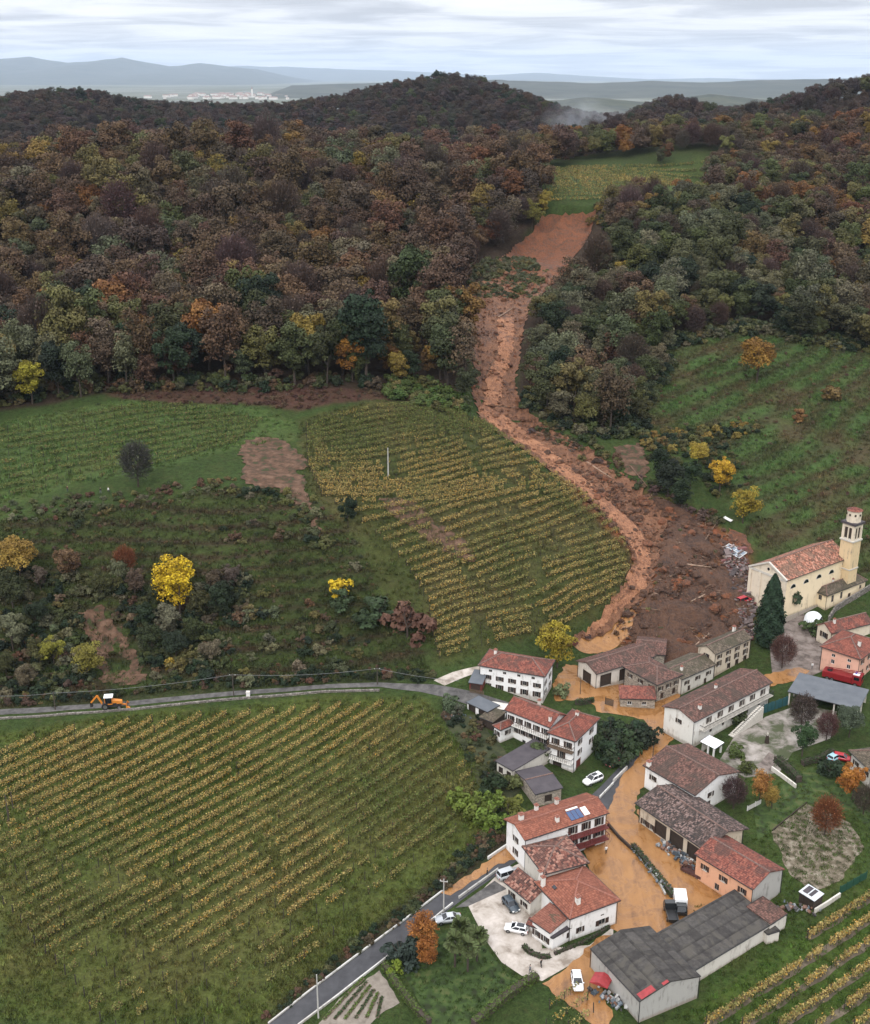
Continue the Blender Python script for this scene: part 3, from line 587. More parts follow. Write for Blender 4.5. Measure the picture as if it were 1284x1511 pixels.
M_BROWNT = mat_tiles('brown_tiles', [(0.055, 0.033, 0.028), (0.11, 0.058, 0.046), (0.19, 0.10, 0.08)], moss=0.3, mosscol=(0.06, 0.045, 0.037), amp=0.45)
M_DARKT = mat_tiles('dark_tiles', [(0.030, 0.025, 0.024), (0.085, 0.055, 0.046), (0.20, 0.14, 0.125)], moss=0.3, mosscol=(0.05, 0.04, 0.036), amp=0.7)
M_GREENT = mat_tiles('mossy_tiles', [(0.055, 0.045, 0.034), (0.10, 0.080, 0.058), (0.16, 0.125, 0.095)], moss=0.4, mosscol=(0.06, 0.055, 0.035), amp=0.45)
M_CHURCHT = mat_tiles('church_tiles', [(0.10, 0.055, 0.04), (0.28, 0.11, 0.07), (0.44, 0.22, 0.155)], cell=(0.36, 0.45), moss=0.3, mosscol=(0.13, 0.085, 0.06), amp=0.6)
M_HIPT = mat_tiles('patchy_tiles', [(0.06, 0.032, 0.027), (0.16, 0.062, 0.046), (0.30, 0.16, 0.12)], cell=(0.4, 0.5), moss=0.15, mosscol=(0.10, 0.05, 0.04), amp=0.65)
M_GREYROOF = mat_tiles('grey_sheet_roof', [(0.030, 0.027, 0.026), (0.050, 0.046, 0.043), (0.085, 0.078, 0.072)], cell=(0.95, 2.2), moss=0.2, mosscol=(0.075, 0.068, 0.058), amp=0.3)
M_BITUMEN = mat_noise('dark_felt_roof', [(0.3, (0.045, 0.038, 0.045)), (0.7, (0.075, 0.066, 0.072))], 0.5, 0.7, 7, (0.2, 0.03), 3)
M_BLUEROOF = mat_noise('blue_grey_roof', [(0.3, (0.075, 0.085, 0.10)), (0.7, (0.115, 0.125, 0.14))], 0.4, 0.6, 7, (0.2, 0.03), 3)
M_GLASS = mat_plain('window_glass', (0.012, 0.014, 0.018), 0.12, 0, 0.6)
M_FRAME = mat_plain('window_frame', (0.30, 0.27, 0.24), 0.6); M_FRAMEW = mat_plain('white_frame', (0.65, 0.64, 0.62), 0.6)
M_SHUT = mat_plain('brown_shutter', (0.045, 0.028, 0.022), 0.6); M_SHUTG = mat_plain('green_shutter', (0.03, 0.05, 0.04), 0.6)
M_WOOD = mat_plain('weathered_wood', (0.11, 0.075, 0.05), 0.85, vary=0.3, scale=4); M_DARKWOOD = mat_plain('dark_wood', (0.035, 0.024, 0.018), 0.85, vary=0.3)
M_RIDGE = mat_plain('ridge_tile', (0.24, 0.10, 0.072), 0.85, vary=0.35, scale=3); M_RIDGED = mat_plain('old_ridge_tile', (0.15, 0.095, 0.08), 0.85, vary=0.4, scale=3)
M_METAL = mat_plain('zinc', (0.30, 0.30, 0.31), 0.45, 0.7); M_DARKMETAL = mat_plain('dark_metal', (0.04, 0.04, 0.042), 0.5, 0.5)
M_STONETRIM = mat_plain('stone_trim', (0.50, 0.47, 0.42), 0.85)
M_BRICKRED = mat_plain('red_door', (0.13, 0.03, 0.022), 0.7)

WCACHE = {}
def window(parent, pos, rz, w, h, style):
    """frame (part) with pane, sill and open shutters (sub-parts); the frame sits back in the reveal"""
    key = (round(w, 2), round(h, 2), style)
    if key not in WCACHE:
        fr = M_FRAMEW if 'w' in style else M_FRAME; f = 0.07; d = {}
        if 'd' in style:
            d['door'] = (MB().box(-w/2, -.16, 0, w/2, -.10, h).box(-w/2+.12, -.10, .15, w/2-.12, -.085, h*.45).box(-w/2+.12, -.10, h*.52, w/2-.12, -.085, h-.15).mesh('door', M_BRICKRED if 'r' in style else M_SHUT), None)
            d['handle'] = MB().box(w/2-.16, -.085, h*.47, w/2-.1, -.04, h*.49).mesh('handle', M_METAL)
        elif 'o' in style:                                                        # open barn bay: a dark panel stands in for the shade inside
            d['main'] = MB().box(-w/2, -.12, 0, -w/2+.16, .02, h).box(w/2-.16, -.12, 0, w/2, .02, h).box(-w/2, -.12, h-.2, w/2, .02, h).mesh('opening', M_DARKWOOD)
            d['bay_shade_panel'] = MB().box(-w/2, -.17, 0, w/2, -.15, h).mesh('bay_shade_panel', M_DARKWOOD)
        else:
            mb = MB().box(-w/2, -.14, 0, -w/2+f, -.07, h).box(w/2-f, -.14, 0, w/2, -.07, h).box(-w/2+f, -.14, h-f, w/2-f, -.07, h).box(-w/2+f, -.14, 0, w/2-f, -.07, f).box(-.025, -.135, f, .025, -.08, h-f)
            d['main'] = mb.mesh('window', fr)
            d['pane'] = MB().box(-w/2+f, -.125, f, w/2-f, -.115, h-f).mesh('pane', M_GLASS)
            if 'n' not in style: d['sill'] = MB().box(-w/2-.1, -.1, -.09, w/2+.1, .12, 0).mesh('sill', M_STONETRIM)
            if 's' in style or 'g' in style:
                sm = M_SHUTG if 'g' in style else M_SHUT
                d['shutter'] = MB().box(0, 0.02, 0, w/2, .065, h).mesh('shutter', sm)
        WCACHE[key] = d
    d = WCACHE[key]
    if 'door' in d:
        o = obj('door', d['door'][0], parent, pos, rz); obj('handle', d['handle'], o); return o
    o = obj('opening' if 'o' in style else 'window', d['main'], parent, pos, rz)
    for k in ('pane', 'sill', 'bay_shade_panel'):
        if k in d: obj(k, d[k], o)
    if 'shutter' in d:
        obj('shutter', d['shutter'], o, (-w - .02, 0, 0)); obj('shutter', d['shutter'], o, (w/2 + .02, 0, 0))
    return o

def uv_roof(me):
    uv = me.uv_layers.new(name='UVMap'); zv = Vector((0, 0, 1))
    for p in me.polygons:
        n = p.normal; e = zv.cross(n); e = Vector((1, 0, 0)) if e.length < 1e-3 else e.normalized(); s = n.cross(e)
        for li in p.loop_indices:
            co = me.vertices[me.loops[li].vertex_index].co; uv.data[li].uv = (co.dot(e), co.dot(s))

HS = 0.9
class Bld:
    """a house from three picture points of its eaves (A to B along one side, C beyond B) at eave height h"""
    def __init__(s, name, label, cat, k, A, B, C=None, W=None, side=1, h=6, zg=None, roof='gable', along='AB', rh=2.0, oh=0.45,
                 wall=None, roofm=None, win=None, chim=(), parts=True, group=None, depth=1.6, ridge=None, high='CD', thick=0.2, noWalls=()):
        h, rh = h * HS, rh * HS; W = W * 1.28 if W is not None else None
        pa, pb = q(k, *A), q(k, *B); z0 = zg if zg is not None else 3.0
        for _ in range(4):
            a, b_ = P(pa, z0 + h), P(pb, z0 + h); mid = (a + b_) / 2
            if zg is None: z0 = float(H(mid[0], mid[1]))
        u = (b_ - a)[:2]; L = np.linalg.norm(u); u = u / L; v = np.array((-u[1], u[0])) * side
        if C is not None:
            cc = P(q(k, *C), z0 + h); W = float(np.dot((cc - b_)[:2], v))
            if W < 0: v = -v; W = -W; side = -side
        s.L, s.W, s.h, s.z0, s.side = L, W, h, z0, side; s.rz = math.atan2(u[1], u[0])
        s.root = empty(name, (a[0], a[1], z0), s.rz); tag(s.root, label, cat, group)
        s.wallm, s.oh, s.rh, s.kind, s.along, s.high = wall, oh, rh, roof, along, high
        sd = side; i = oh
        cor = {'A': (i, i * sd), 'B': (L - i, i * sd), 'C': (L - i, (W - i) * sd), 'D': (i, (W - i) * sd)}; s.cor = cor
        s.build_roof(roofm, thick, ridge); s.build_walls(win or {}, depth, noWalls)
        for ch in chim: s.chimney(*ch)
    def zroof(s, x, y):
        """height of the roof top over local x, |y|"""
        L, W, h, rh = s.L, s.W, s.h, s.rh
        if s.kind == 'gable': tt = y / W if s.along == 'AB' else x / L; return h + rh * (1 - abs(2 * tt - 1))
        if s.kind == 'hip': m_ = min(L, W) / 2; return h + rh * min(min(x, L - x), min(y, W - y)) / m_
        if s.kind == 'shed': return h + rh * {'CD': y / W, 'AB': 1 - y / W, 'BC': x / L, 'AD': 1 - x / L}[s.high]
        return h
    def build_roof(s, rm, th, ridgem):
        L, W, h, rh, sd = s.L, s.W, s.h, s.rh, s.side; f = lambda x, y, z: (x, y * sd, z)
        z = s.zroof; cs = [(0, 0), (L, 0), (L, W), (0, W)]; ridges = []
        if s.kind == 'gable':
            if s.along == 'AB': r0, r1 = (0, W / 2), (L, W / 2); polys = [[cs[0], cs[1], r1, r0], [r0, r1, cs[2], cs[3]]]
            else: r0, r1 = (L / 2, 0), (L / 2, W); polys = [[cs[0], r0, r1, cs[3]], [r0, cs[1], cs[2], r1]]
            ridges = [(r0, r1)]
        elif s.kind == 'hip':
            m_ = min(L, W) / 2
            if L >= W: r0, r1 = (m_, W / 2), (L - m_, W / 2); polys = [[cs[0], cs[1], r1, r0], [cs[1], cs[2], r1], [cs[2], cs[3], r0, r1], [cs[3], cs[0], r0]]; ridges = [(r0, r1), (cs[0], r0), (cs[3], r0), (cs[1], r1), (cs[2], r1)]
            else: r0, r1 = (L / 2, m_), (L / 2, W - m_); polys = [[cs[0], cs[1], r0], [cs[1], cs[2], r1, r0], [cs[2], cs[3], r1], [cs[3], cs[0], r0, r1]]; ridges = [(r0, r1), (cs[0], r0), (cs[1], r0), (cs[2], r1), (cs[3], r1)]
        else: polys = [cs]
        mb = MB()
        for p in polys:
            tp = [f(x, y, z(x, y)) for x, y in p]; bt = [f(x, y, z(x, y) - th) for x, y in p]
            if sd < 0: tp, bt = tp[::-1], bt[::-1]
            n = len(tp); mb.add(tp, [tuple(range(n))]); mb.add(bt, [tuple(range(n))[::-1]])
        for i in range(4):
            a, b_ = cs[i], cs[(i + 1) % 4]; pts = [a, b_]
            for r in ridges[:1]:
                for e in r:
                    if abs((b_[0]-a[0])*(e[1]-a[1]) - (b_[1]-a[1])*(e[0]-a[0])) < 1e-6: pts = [a, e, b_]
            for p0, p1 in zip(pts[:-1], pts[1:]):
                mb.add([f(*p0, z(*p0) - th), f(*p1, z(*p1) - th), f(*p1, z(*p1)), f(*p0, z(*p0))], [(0, 1, 2, 3)])
        me = mb.mesh('roof', rm); uv_roof(me); s.roof = obj('roof', me, s.root)
        if ridges and ridgem is not False:
            mb = MB()
            for p0, p1 in ridges:
                if math.hypot(p0[0]-p1[0], p0[1]-p1[1]) > .3: mb.tube(f(*p0, z(*p0) + .02), f(*p1, z(*p1) + .02), .15, n=5)
            mb.build('ridge_cap', ridgem or M_RIDGED, s.roof)
        for i in range(4):
            a, b_ = cs[i], cs[(i + 1) % 4]
            if abs(z(*a) - z(*b_)) < 1e-6 and abs(z((a[0]+b_[0])/2, (a[1]+b_[1])/2) - z(*a)) < 1e-6:
                cx_, cy_ = L / 2, W / 2; ox, oy = ((a[0]+b_[0])/2 - cx_), ((a[1]+b_[1])/2 - cy_); l_ = math.hypot(ox, oy); ox, oy = ox/l_*.07, oy/l_*.07
                MB().bar(f(a[0]+ox, a[1]+oy, z(*a) - .1), f(b_[0]+ox, b_[1]+oy, z(*b_) - .1), .12, .12).build('gutter', M_DARKMETAL, s.roof)
    def build_walls(s, win, depth, skip):
        mb = MB(); sd = s.side; todo = []
        for w in ('AB', 'BC', 'CD', 'DA'):
            if w in skip: continue
            p, q_ = np.array(s.cor[w[0]]), np.array(s.cor[w[1]]); Lw = np.linalg.norm(q_ - p); e = (q_ - p) / Lw
            n = np.array((e[1], -e[0])) * sd                                      # outward
            zt = lambda t_: s.zroof(*(lambda xy: (xy[0], abs(xy[1])))(p + e * t_)) - .22
            ztop = min(zt(0), zt(Lw)); rects = []
            for spec in win.get(w, []):
                cnt, zb, ww, hh, st = spec[:5]; zb, hh = zb * HS, hh * HS; s0, s1 = (spec[5], spec[6]) if len(spec) > 6 else (0.0, 1.0)
                for i in range(cnt):
                    t_ = Lw * (s0 + (s1 - s0) * (i + .5) / cnt); hh_ = min(hh, ztop - zb - .12)
                    if hh_ > .2 and ww < Lw: rects.append((max(.1, t_ - ww/2), zb, min(Lw - .1, t_ + ww/2), zb + hh_, st))
            xs = sorted({0, Lw} | {r[0] for r in rects} | {r[2] for r in rects}); zs = sorted({-depth, ztop} | {r[1] for r in rects} | {r[3] for r in rects})
            pt = lambda t_, z_, d_=0.0: (*(p + e * t_ - n * d_), z_)
            for x0, x1 in zip(xs[:-1], xs[1:]):
                for z0, z1 in zip(zs[:-1], zs[1:]):
                    cx_, cz_ = (x0+x1)/2, (z0+z1)/2
                    if any(r[0] < cx_ < r[2] and r[1] < cz_ < r[3] for r in rects): continue
                    mb.add([pt(x0, z0), pt(x1, z0), pt(x1, z1), pt(x0, z1)], [(0, 1, 2, 3)])
            for x0, z0, x1, z1, st in rects:
                for a, b_ in (((x0,z0),(x1,z0)), ((x1,z0),(x1,z1)), ((x1,z1),(x0,z1)), ((x0,z1),(x0,z0))):
                    mb.add([pt(*a), pt(*b_), pt(*b_, .2), pt(*a, .2)], [(0, 1, 2, 3)])
                todo.append((p + e * (x0 + x1) / 2, z0, n, x1 - x0, z1 - z0, st))
            zm = zt(Lw / 2)
            if zt(0) > ztop + .05 or zt(Lw) > ztop + .05 or zm > ztop + .05:
                top_ = [pt(0, ztop), pt(Lw, ztop)]
                if zt(Lw) > ztop + .05: top_.append(pt(Lw, zt(Lw)))
                if zm > max(zt(0), zt(Lw)) + .02: top_.append(pt(Lw / 2, zm))
                if zt(0) > ztop + .05: top_.append(pt(0, zt(0)))
                mb.add(top_, [tuple(range(len(top_)))])
        s.wall = mb.build('wall', s.wallm, s.root)
        if s.h > 4 and s.kind != 'flat':
            for cn in 'ABC':                                                  # rain pipes down the corners in view
                x, y = s.cor[cn]; ox = .09 * (1 if cn in 'BC' else -1); oy = .09 * sd * (1 if cn == 'C' else -1)
                MB().tube((x + ox, y + oy, -.3), (x + ox, y + oy, s.h - .1), .06, n=6).build('downpipe', M_DARKMETAL, s.root)
        for pos, z0, n, ww, hh, st in todo:
            window(s.root, (pos[0], pos[1], z0), math.atan2(-n[0], n[1]), ww, hh, st)
    def chimney(s, fu, fv, ht=1.3, w=.6, col=None):
        x, y = fu * s.L, fv * s.W; zb = s.zroof(x, y) - .5; y *= s.side
        c_ = MB().box(x-w/2, y-w/2, zb, x+w/2, y+w/2, zb+ht+.5).build('chimney', col or M_OLDWHITE, s.roof)
        MB().box(x-w*.68, y-w*.68, zb+ht+.5, x+w*.68, y+w*.68, zb+ht+.62).box(x-w*.3, y-w*.3, zb+ht+.62, x+w*.3, y+w*.3, zb+ht+.85).build('chimney_cap', M_RIDGE, s.roof)
    def pt(s, fu, fv, z): return (fu * s.L, fv * s.W * s.side, z)

W1 = 1.0
# upper white three-storey house at the lane
h1 = Bld('white_house', 'three storey white house with hipped red roof and stone ground floor beside the hillside lane', 'house', 1, (262,325), (660,393), (727,298), h=6.6, roof='hip', rh=2.0,
    wall=M_WHITE, roofm=M_REDOLD, win={'AB': [(4, 5.0, .8, .7, 'n', .05, .95), (5, 2.9, .9, 1.2, 's', .02, 1), (5, .3, .9, 1.5, 's', .02, 1)], 'BC': [(2, 3.0, .9, 1.2, 's'), (2, .5, .9, 1.2, 's')]}, chim=[(.17, .55, 1.0)])
# stone ground floor course set a little proud of the plaster
MB().box(.25, (.36 if h1.side > 0 else -.42), -1.5, h1.L*.09, (.42 if h1.side > 0 else -.36), 2.5).build('stone_course', M_STONE, h1.root)
Bld('garage', 'small red brick lean-to garage against the end of the three storey white house', 'garage', 1, (205,420), (288,432), W=4.0, side=1, h=2.4, roof='shed', rh=.8, oh=.2, wall=M_BRICKRED, roofm=M_BLUEROOF, win={'AB': [(1, 0, 2.2, 1.9, 'd')]})
# L-shaped white house with balconies
h2 = Bld('white_house', 'L shaped white house wing with red roof and long balcony above dark sheds', 'house', 1, (418,590), (690,697), W=5.2, side=1, h=7.2, roof='gable', rh=2.0,
    wall=M_WHITE, roofm=M_RED, win={'AB': [(5, 4.6, .85, 1.4, 's'), (5, 2.0, .9, 1.9, 's', .1, 1), (3, -.6, .9, 1.4, 'n', .3, 1)], 'DA': [(1, 4.5, .9, 1.3, 's')]}, chim=[(.45, .8, 1.1, .55, M_PALEW), (.92, .2, 1.0, .5)], depth=3)
h2b = Bld('white_house', 'tall white end block with red hipped roof, wooden balcony and dark red garage door', 'house', 1, (670,725), (840,780), (1020,650), h=8.3, roof='hip', rh=2.0,
    wall=M_WHITE, roofm=M_RED, win={'AB': [(2, 5.6, .9, 1.6, 's'), (1, 2.6, .9, 2.0, 's'), (1, -.3, 2.0, 2.0, 'o', .1, .6)], 'BC': [(2, 5.8, .9, 1.3, 's'), (2, 3.2, .9, 1.3, 's'), (1, -.2, 2.2, 2.3, 'dr', .0, .45)]}, chim=[(.5, .62, .7, .6)], depth=3)
def balcony(b, w, t0, t1, z, dep=1.1, mat=None, rail=None, roofed=False):
    """slab and balustrade on wall w of building b between fractions t0 and t1"""
    z = z * HS
    p, q_ = np.array(b.cor[w[0]]), np.array(b.cor[w[1]]); e = (q_ - p); n = np.array((e[1], -e[0])) * b.side; n = n / np.linalg.norm(n)
    a, c_ = p + e * t0, p + e * t1; f = lambda s_, d_, z_: (*(a + (c_ - a) * s_ + n * d_), z_)
    sl = MB().add([f(0,0,z), f(1,0,z), f(1,dep,z), f(0,dep,z), f(0,0,z-.18), f(1,0,z-.18), f(1,dep,z-.18), f(0,dep,z-.18)], [(0,1,2,3),(7,6,5,4),(2,3,7,6),(0,3,7,4),(1,2,6,5)]).build('balcony', mat or M_WOOD, b.root)
    r_ = MB(); L_ = np.linalg.norm(c_ - a); k = max(3, int(L_ / .45))
    r_.bar(f(0, dep-.05, z+1.0), f(1, dep-.05, z+1.0), .09, .09); r_.bar(f(0, 0, z+1.0), f(0, dep, z+1.0), .09, .09); r_.bar(f(1, 0, z+1.0), f(1, dep, z+1.0), .09, .09)
    for i in range(k + 1): r_.bar(f(i / k, dep-.05, z), f(i / k, dep-.05, z+1.0), .06, .06)
    r_.build('railing', rail or mat or M_WOOD, sl)
balcony(h2, 'AB', .18, 1.0, 4.3, 1.1, M_OLDWHITE, M_SHUT); balcony(h2b, 'AB', .0, 1.0, 5.3, 1.1, M_WOOD); balcony(h2b, 'AB', .1, 1.0, 2.4, 1.2, M_OLDWHITE, M_DARKMETAL)
Bld('white_annex', 'little white annex with a red hipped roof at the end of the L shaped house', 'annex', 1, (347,683), (395,712), (462,650), h=3.6, roof='hip', rh=.9, oh=.3, wall=M_WHITE, roofm=M_RED, win={'AB': [(1, 1.4, .8, 1.2, 's')], 'BC': [(1, 1.4, .8, 1.2, 's')]}, depth=3)
Bld('shed', 'upper dark felt roofed shed below the L shaped white house', 'shed', 1, (365,892), (470,952), (640,800), h=3.0, roof='shed', rh=.7, high='CD', oh=.25, wall=M_PALEW, roofm=M_BITUMEN, win={'AB': [(2, .3, 1.2, 1.6, 'o')]}, depth=3)
Bld('shed', 'lower dark felt roofed shed with a stone wall beside the green hedge', 'shed', 1, (482,955), (600,1092), (722,1002), h=3.0, roof='gable', rh=.7, along='BC', oh=.25, wall=M_STONE, roofm=M_BITUMEN, win={'BC': [(1, .1, 1.6, 1.8, 'o')]}, depth=3)
Bld('carport', 'low blue grey glazed carport beside the lane in front of the white house', 'carport', 1, (193,545), (318,603), W=3.2, side=1, h=2.3, roof='flat', rh=0, oh=.15, wall=M_WHITE, roofm=M_BLUEROOF, thick=.12, win={'AB': [(2, 0, 2.0, 1.9, 'o')]})
Bld('woodshed', 'low brown roofed open woodshed behind the red roofed annex', 'shed', 1, (268,632), (352,665), (405,603), h=2.4, roof='shed', rh=.4, oh=.2, wall=M_DARKWOOD, roofm=M_GREENT)
Bld('white_garden_house', 'low white wing with flat top joining the L shaped house to the lane', 'annex', 1, (320,575), (425,592), W=2.2, side=1, h=2.4, roof='flat', rh=0, oh=.1, wall=M_WHITE, roofm=M_PALEW, thick=.1)

# balcony house with solar panels
h3 = Bld('balcony_house', 'white house with terracotta roof, rooftop solar panels and dark red balconies beside the asphalt road', 'house', 5, (540,442), (1040,277), (945,145), h=7.6, roof='gable', rh=1.3,
    wall=M_WHITE, roofm=M_BRIGHT, ridge=M_RIDGE, win={'AB': [(3, 4.9, 1.0, 1.8, 's', .5, 1), (3, 2.2, 1.2, 1.9, 's', .5, 1), (1, 0, 2.2, 2.0, 'dr', .72, .92)], 'BC': [(2, 4.8, .9, 1.3, 's')], 'DA': [(1, 4.4, .9, 1.3, 's'), (1, 1.4, .9, 1.4, 's')]},
    chim=[(.11, .62, 1.2, .75), (.36, .9, 1.1, .6), (.60, .88, 1.1, .6), (.43, .22, 1.0, .6)])
M_DKRED = mat_plain('dark_red_paint', (0.12, 0.028, 0.026), 0.6); M_SOLAR = mat_plain('solar_glass', (0.045, 0.08, 0.17), 0.12, 0.2, 0.6)
balcony(h3, 'AB', .52, 1.0, 4.7, 1.3, M_DKRED); balcony(h3, 'AB', .52, 1.0, 2.1, 1.5, M_DKRED)
def on_roof(b, name, mats, fu0, fu1, fv0, fv1, lift, thick_, parent=None):
    c4 = [(fu0,fv0),(fu1,fv0),(fu1,fv1),(fu0,fv1)]; g = lambda c_, dz: (c_[0]*b.L, c_[1]*b.W*b.side, b.zroof(c_[0]*b.L, c_[1]*b.W) + lift + dz)
    return MB().add([g(c_, 0) for c_ in c4] + [g(c_, thick_) for c_ in c4], [(0,3,2,1),(4,5,6,7),(0,1,5,4),(1,2,6,5),(2,3,7,6),(3,0,4,7)]).build(name, mats, parent or b.roof)
for i in range(3): on_roof(h3, 'solar_panel', M_SOLAR, .57 + i*.052, .617 + i*.052, .10, .36, .06, .06)
on_roof(h3, 'skylight', M_FRAMEW, .735, .80, .12, .36, .05, .1); on_roof(h3, 'skylight', M_FRAMEW, .58, .72, .385, .43, .05, .08)
# old house with patchy hipped roof and lean-to
h4 = Bld('old_tiled_house', 'old house with patchy brown tiles between the two bright red roofed houses', 'house', 5, (650,642), (922,572), (808,405), h=6.4, roof='hip', rh=1.9, wall=M_PALEW, roofm=M_HIPT, win={'BC': [(2, 3.4, .9, 1.2, 's'), (1, .4, 1.2, 2.0, 'd', .2, .6)]})
Bld('lean_to', 'tiled lean-to with dark patchy roof beside the parked silver van', 'lean-to', 5, (572,812), (655,770), (610,590), h=3.3, roof='shed', rh=1.8, high='BC', oh=.3, wall=M_PALEW, roofm=M_HIPT, win={'DA': [(2, .9, .9, 1.1, 's')]})
# house with the big terracotta hipped roof
h5 = Bld('hipped_house', 'white house under a big terracotta pyramid roof beside the grey barn', 'house', 5, (805,908), (1107,795), (922,572), h=5.6, roof='hip', rh=2.4, wall=M_WHITE, roofm=M_BRIGHT, ridge=M_RIDGE,
    win={'AB': [(1, 3.0, .7, .4, 'n', .6, .8), (1, 1.1, 1.3, 1.2, 's', .55, .85), (1, 1.2, .8, 1.2, 's', .05, .4)], 'BC': [(2, 2.6, .9, 1.2, 's')]}, chim=[(.28, .18, 1.3, .7), (.06, .83, 1.8, .6), (.12, 1.0, 1.8, .6)])
on_roof(h5, 'skylight', M_GLASS, .14, .19, .62, .70, .05, .08)
h5b = Bld('annex', 'front annex with flat brown sheet roof on the house with the pyramid roof', 'annex', 5, (690,990), (808,912), (735,800), h=4.2, roof='shed', rh=.9, high='BC', oh=.35, wall=M_WHITE, roofm=mat_tiles('brown_red_tiles', [(0.13, 0.05, 0.036), (0.19, 0.075, 0.052), (0.24, 0.10, 0.07)], moss=.05, amp=.3),
    win={'AB': [(1, .5, 1.3, 2.1, 's', .3, .9)], 'DA': [(2, 1.0, .9, 1.3, 's')]})
Bld('white_annex', 'low white walled terrace annex under the pyramid roof above the planted bed', 'annex', 5, (705,1020), (850,935), W=3.0, side=1, h=2.9, roof='flat', rh=0, oh=.05, wall=M_WHITE, roofm=M_BITUMEN, thick=.1, win={'AB': [(1, .9, .9, 1.1, 's', .55, .95)]})
Bld('porch', 'small red tiled porch on the forecourt side of the annex', 'porch', 5, (628,965), (648,935), (592,868), h=2.7, roof='shed', rh=.5, high='BC', oh=.1, wall=M_WHITE, roofm=M_REDOLD, noWalls=('DA',))
# the L-shaped grey barn
b6 = Bld('grey_barn', 'grey barn with dark sheet gable roof and two red roof patches nearest the camera', 'barn', 6, (112,888), (372,1168), (657,1002), h=4.6, roof='gable', along='AB', rh=1.6, oh=.15, wall=M_GREYW, roofm=M_GREYROOF, ridge=False, win={}, depth=2)
M_PATCH = mat_plain('red_sheet', (0.27, 0.030, 0.034), 0.55, vary=.25)
on_roof(b6, 'roof_patch', M_PATCH, .90, .995, .03, .26, .03, .04); on_roof(b6, 'roof_patch', M_PATCH, .955, .995, .38, .47, .03, .04)
b6r = Bld('long_barn', 'long low grey roofed barn wing with pale wall facing the right hand vineyard', 'barn', 6, (660,1004), (1085,748), (908,582), h=3.4, roof='shed', rh=1.1, oh=.15, wall=M_PALEW, roofm=M_GREYROOF, win={'CD': [(4, 0, 2.6, 2.6, 'o')]}, depth=2)
Bld('tiled_outhouse', 'small brown tiled outhouse at the far end of the long grey barn', 'outhouse', 6, (1060,762), (1148,705), (1040,612), h=3.5, roof='shed', rh=.5, oh=.1, wall=M_PALEW, roofm=M_BROWNT)
Bld('well_house', 'little roofless concrete box against the end of the long barn', 'outhouse', 6, (1045,815), (1108,795), W=2.0, side=1, h=2.4, roof='flat', rh=0, oh=.02, wall=M_PALEW, roofm=M_GREYROOF, thick=.1)
Bld('outhouse', 'small pale stone outhouse nearest the far gable of the peach coloured house', 'outhouse', 6, (1088,742), (1146,712), W=1.8, side=1, h=2.6, roof='shed', rh=.3, oh=.02, wall=M_PALEW, roofm=M_PALEW)
# peach house and the long speckled barn
b7 = Bld('peach_house', 'peach walled house with faded red gable roof joined to the long speckled barn', 'house', 6, (968,580), (1135,472), (855,275), h=6.0, roof='gable', along='BC', rh=1.7, oh=.3, wall=M_PEACH, roofm=M_REDOLD, win={'DA': [(3, 3.4, .9, 1.2, 's'), (2, .6, 1.0, 1.5, 'n', .2, 1)]})
MB().add([(.32, .27*b7.side, -1.4), (b7.L-.32, .27*b7.side, -1.4), (b7.L-.32, .27*b7.side, b7.h), (b7.L/2, .27*b7.side, b7.h+b7.rh-.3), (.32, .27*b7.side, b7.h)], [(0,1,2,3,4)]).build('grey_gable', M_GREYW, b7.root)
b8 = Bld('speckled_barn', 'long barn with very dark speckled tile roof facing the flooded yard', 'barn', 6, (345,122), (717,374), W=9.0, side=1, h=5.2, roof='gable', rh=1.9, oh=.8, wall=M_BEIGE, roofm=M_DARKT,
    win={'AB': [(2, .6, .9, 1.3, 's', .02, .25), (1, .3, 3.0, 3.4, 'o', .25, .42), (2, .2, 3.4, 3.6, 'o', .45, .98)], 'DA': [(1, .2, 1.6, 2.2, 'o')]})
b9 = Bld('brown_gable_house', 'large brown tiled house with white gable end in the middle of the village', 'house', 2, (828,1098), (1095,957), (850,755), h=5.8, roof='gable', along='BC', rh=2.1, oh=.4, wall=M_WHITE, roofm=M_BROWNT, win={'AB': [(2, 2.9, .9, 1.2, 's', .2, .9), (1, .2, 1.1, 1.8, 'd', .2, .5)], 'DA': [(3, 3, .9, 1.2, 's')]}, chim=[(.04, .92, 1.0, .7)])
b10 = Bld('long_white_house', 'long white house with brown roof, gallery and outside stair above the gravel courtyard', 'house', 2, (822,664), (1285,427), W=6.8, side=1, h=6.8, roof='gable', rh=1.5, oh=.4, wall=M_OLDWHITE, roofm=M_BROWNT, win={'AB': [(6, 4.2, .85, 1.5, 's', .12, .98), (5, 1.2, .85, 1.3, 'n', .15, .95)], 'DA': [(1, 4.2, .8, 1.1, 's')]}, chim=[(.16, .25, .9, .6), (.5, .6, .8, .5)])
balcony(b10, 'AB', .08, 1.0, 3.6, 1.2, M_STONETRIM, M_DARKMETAL)
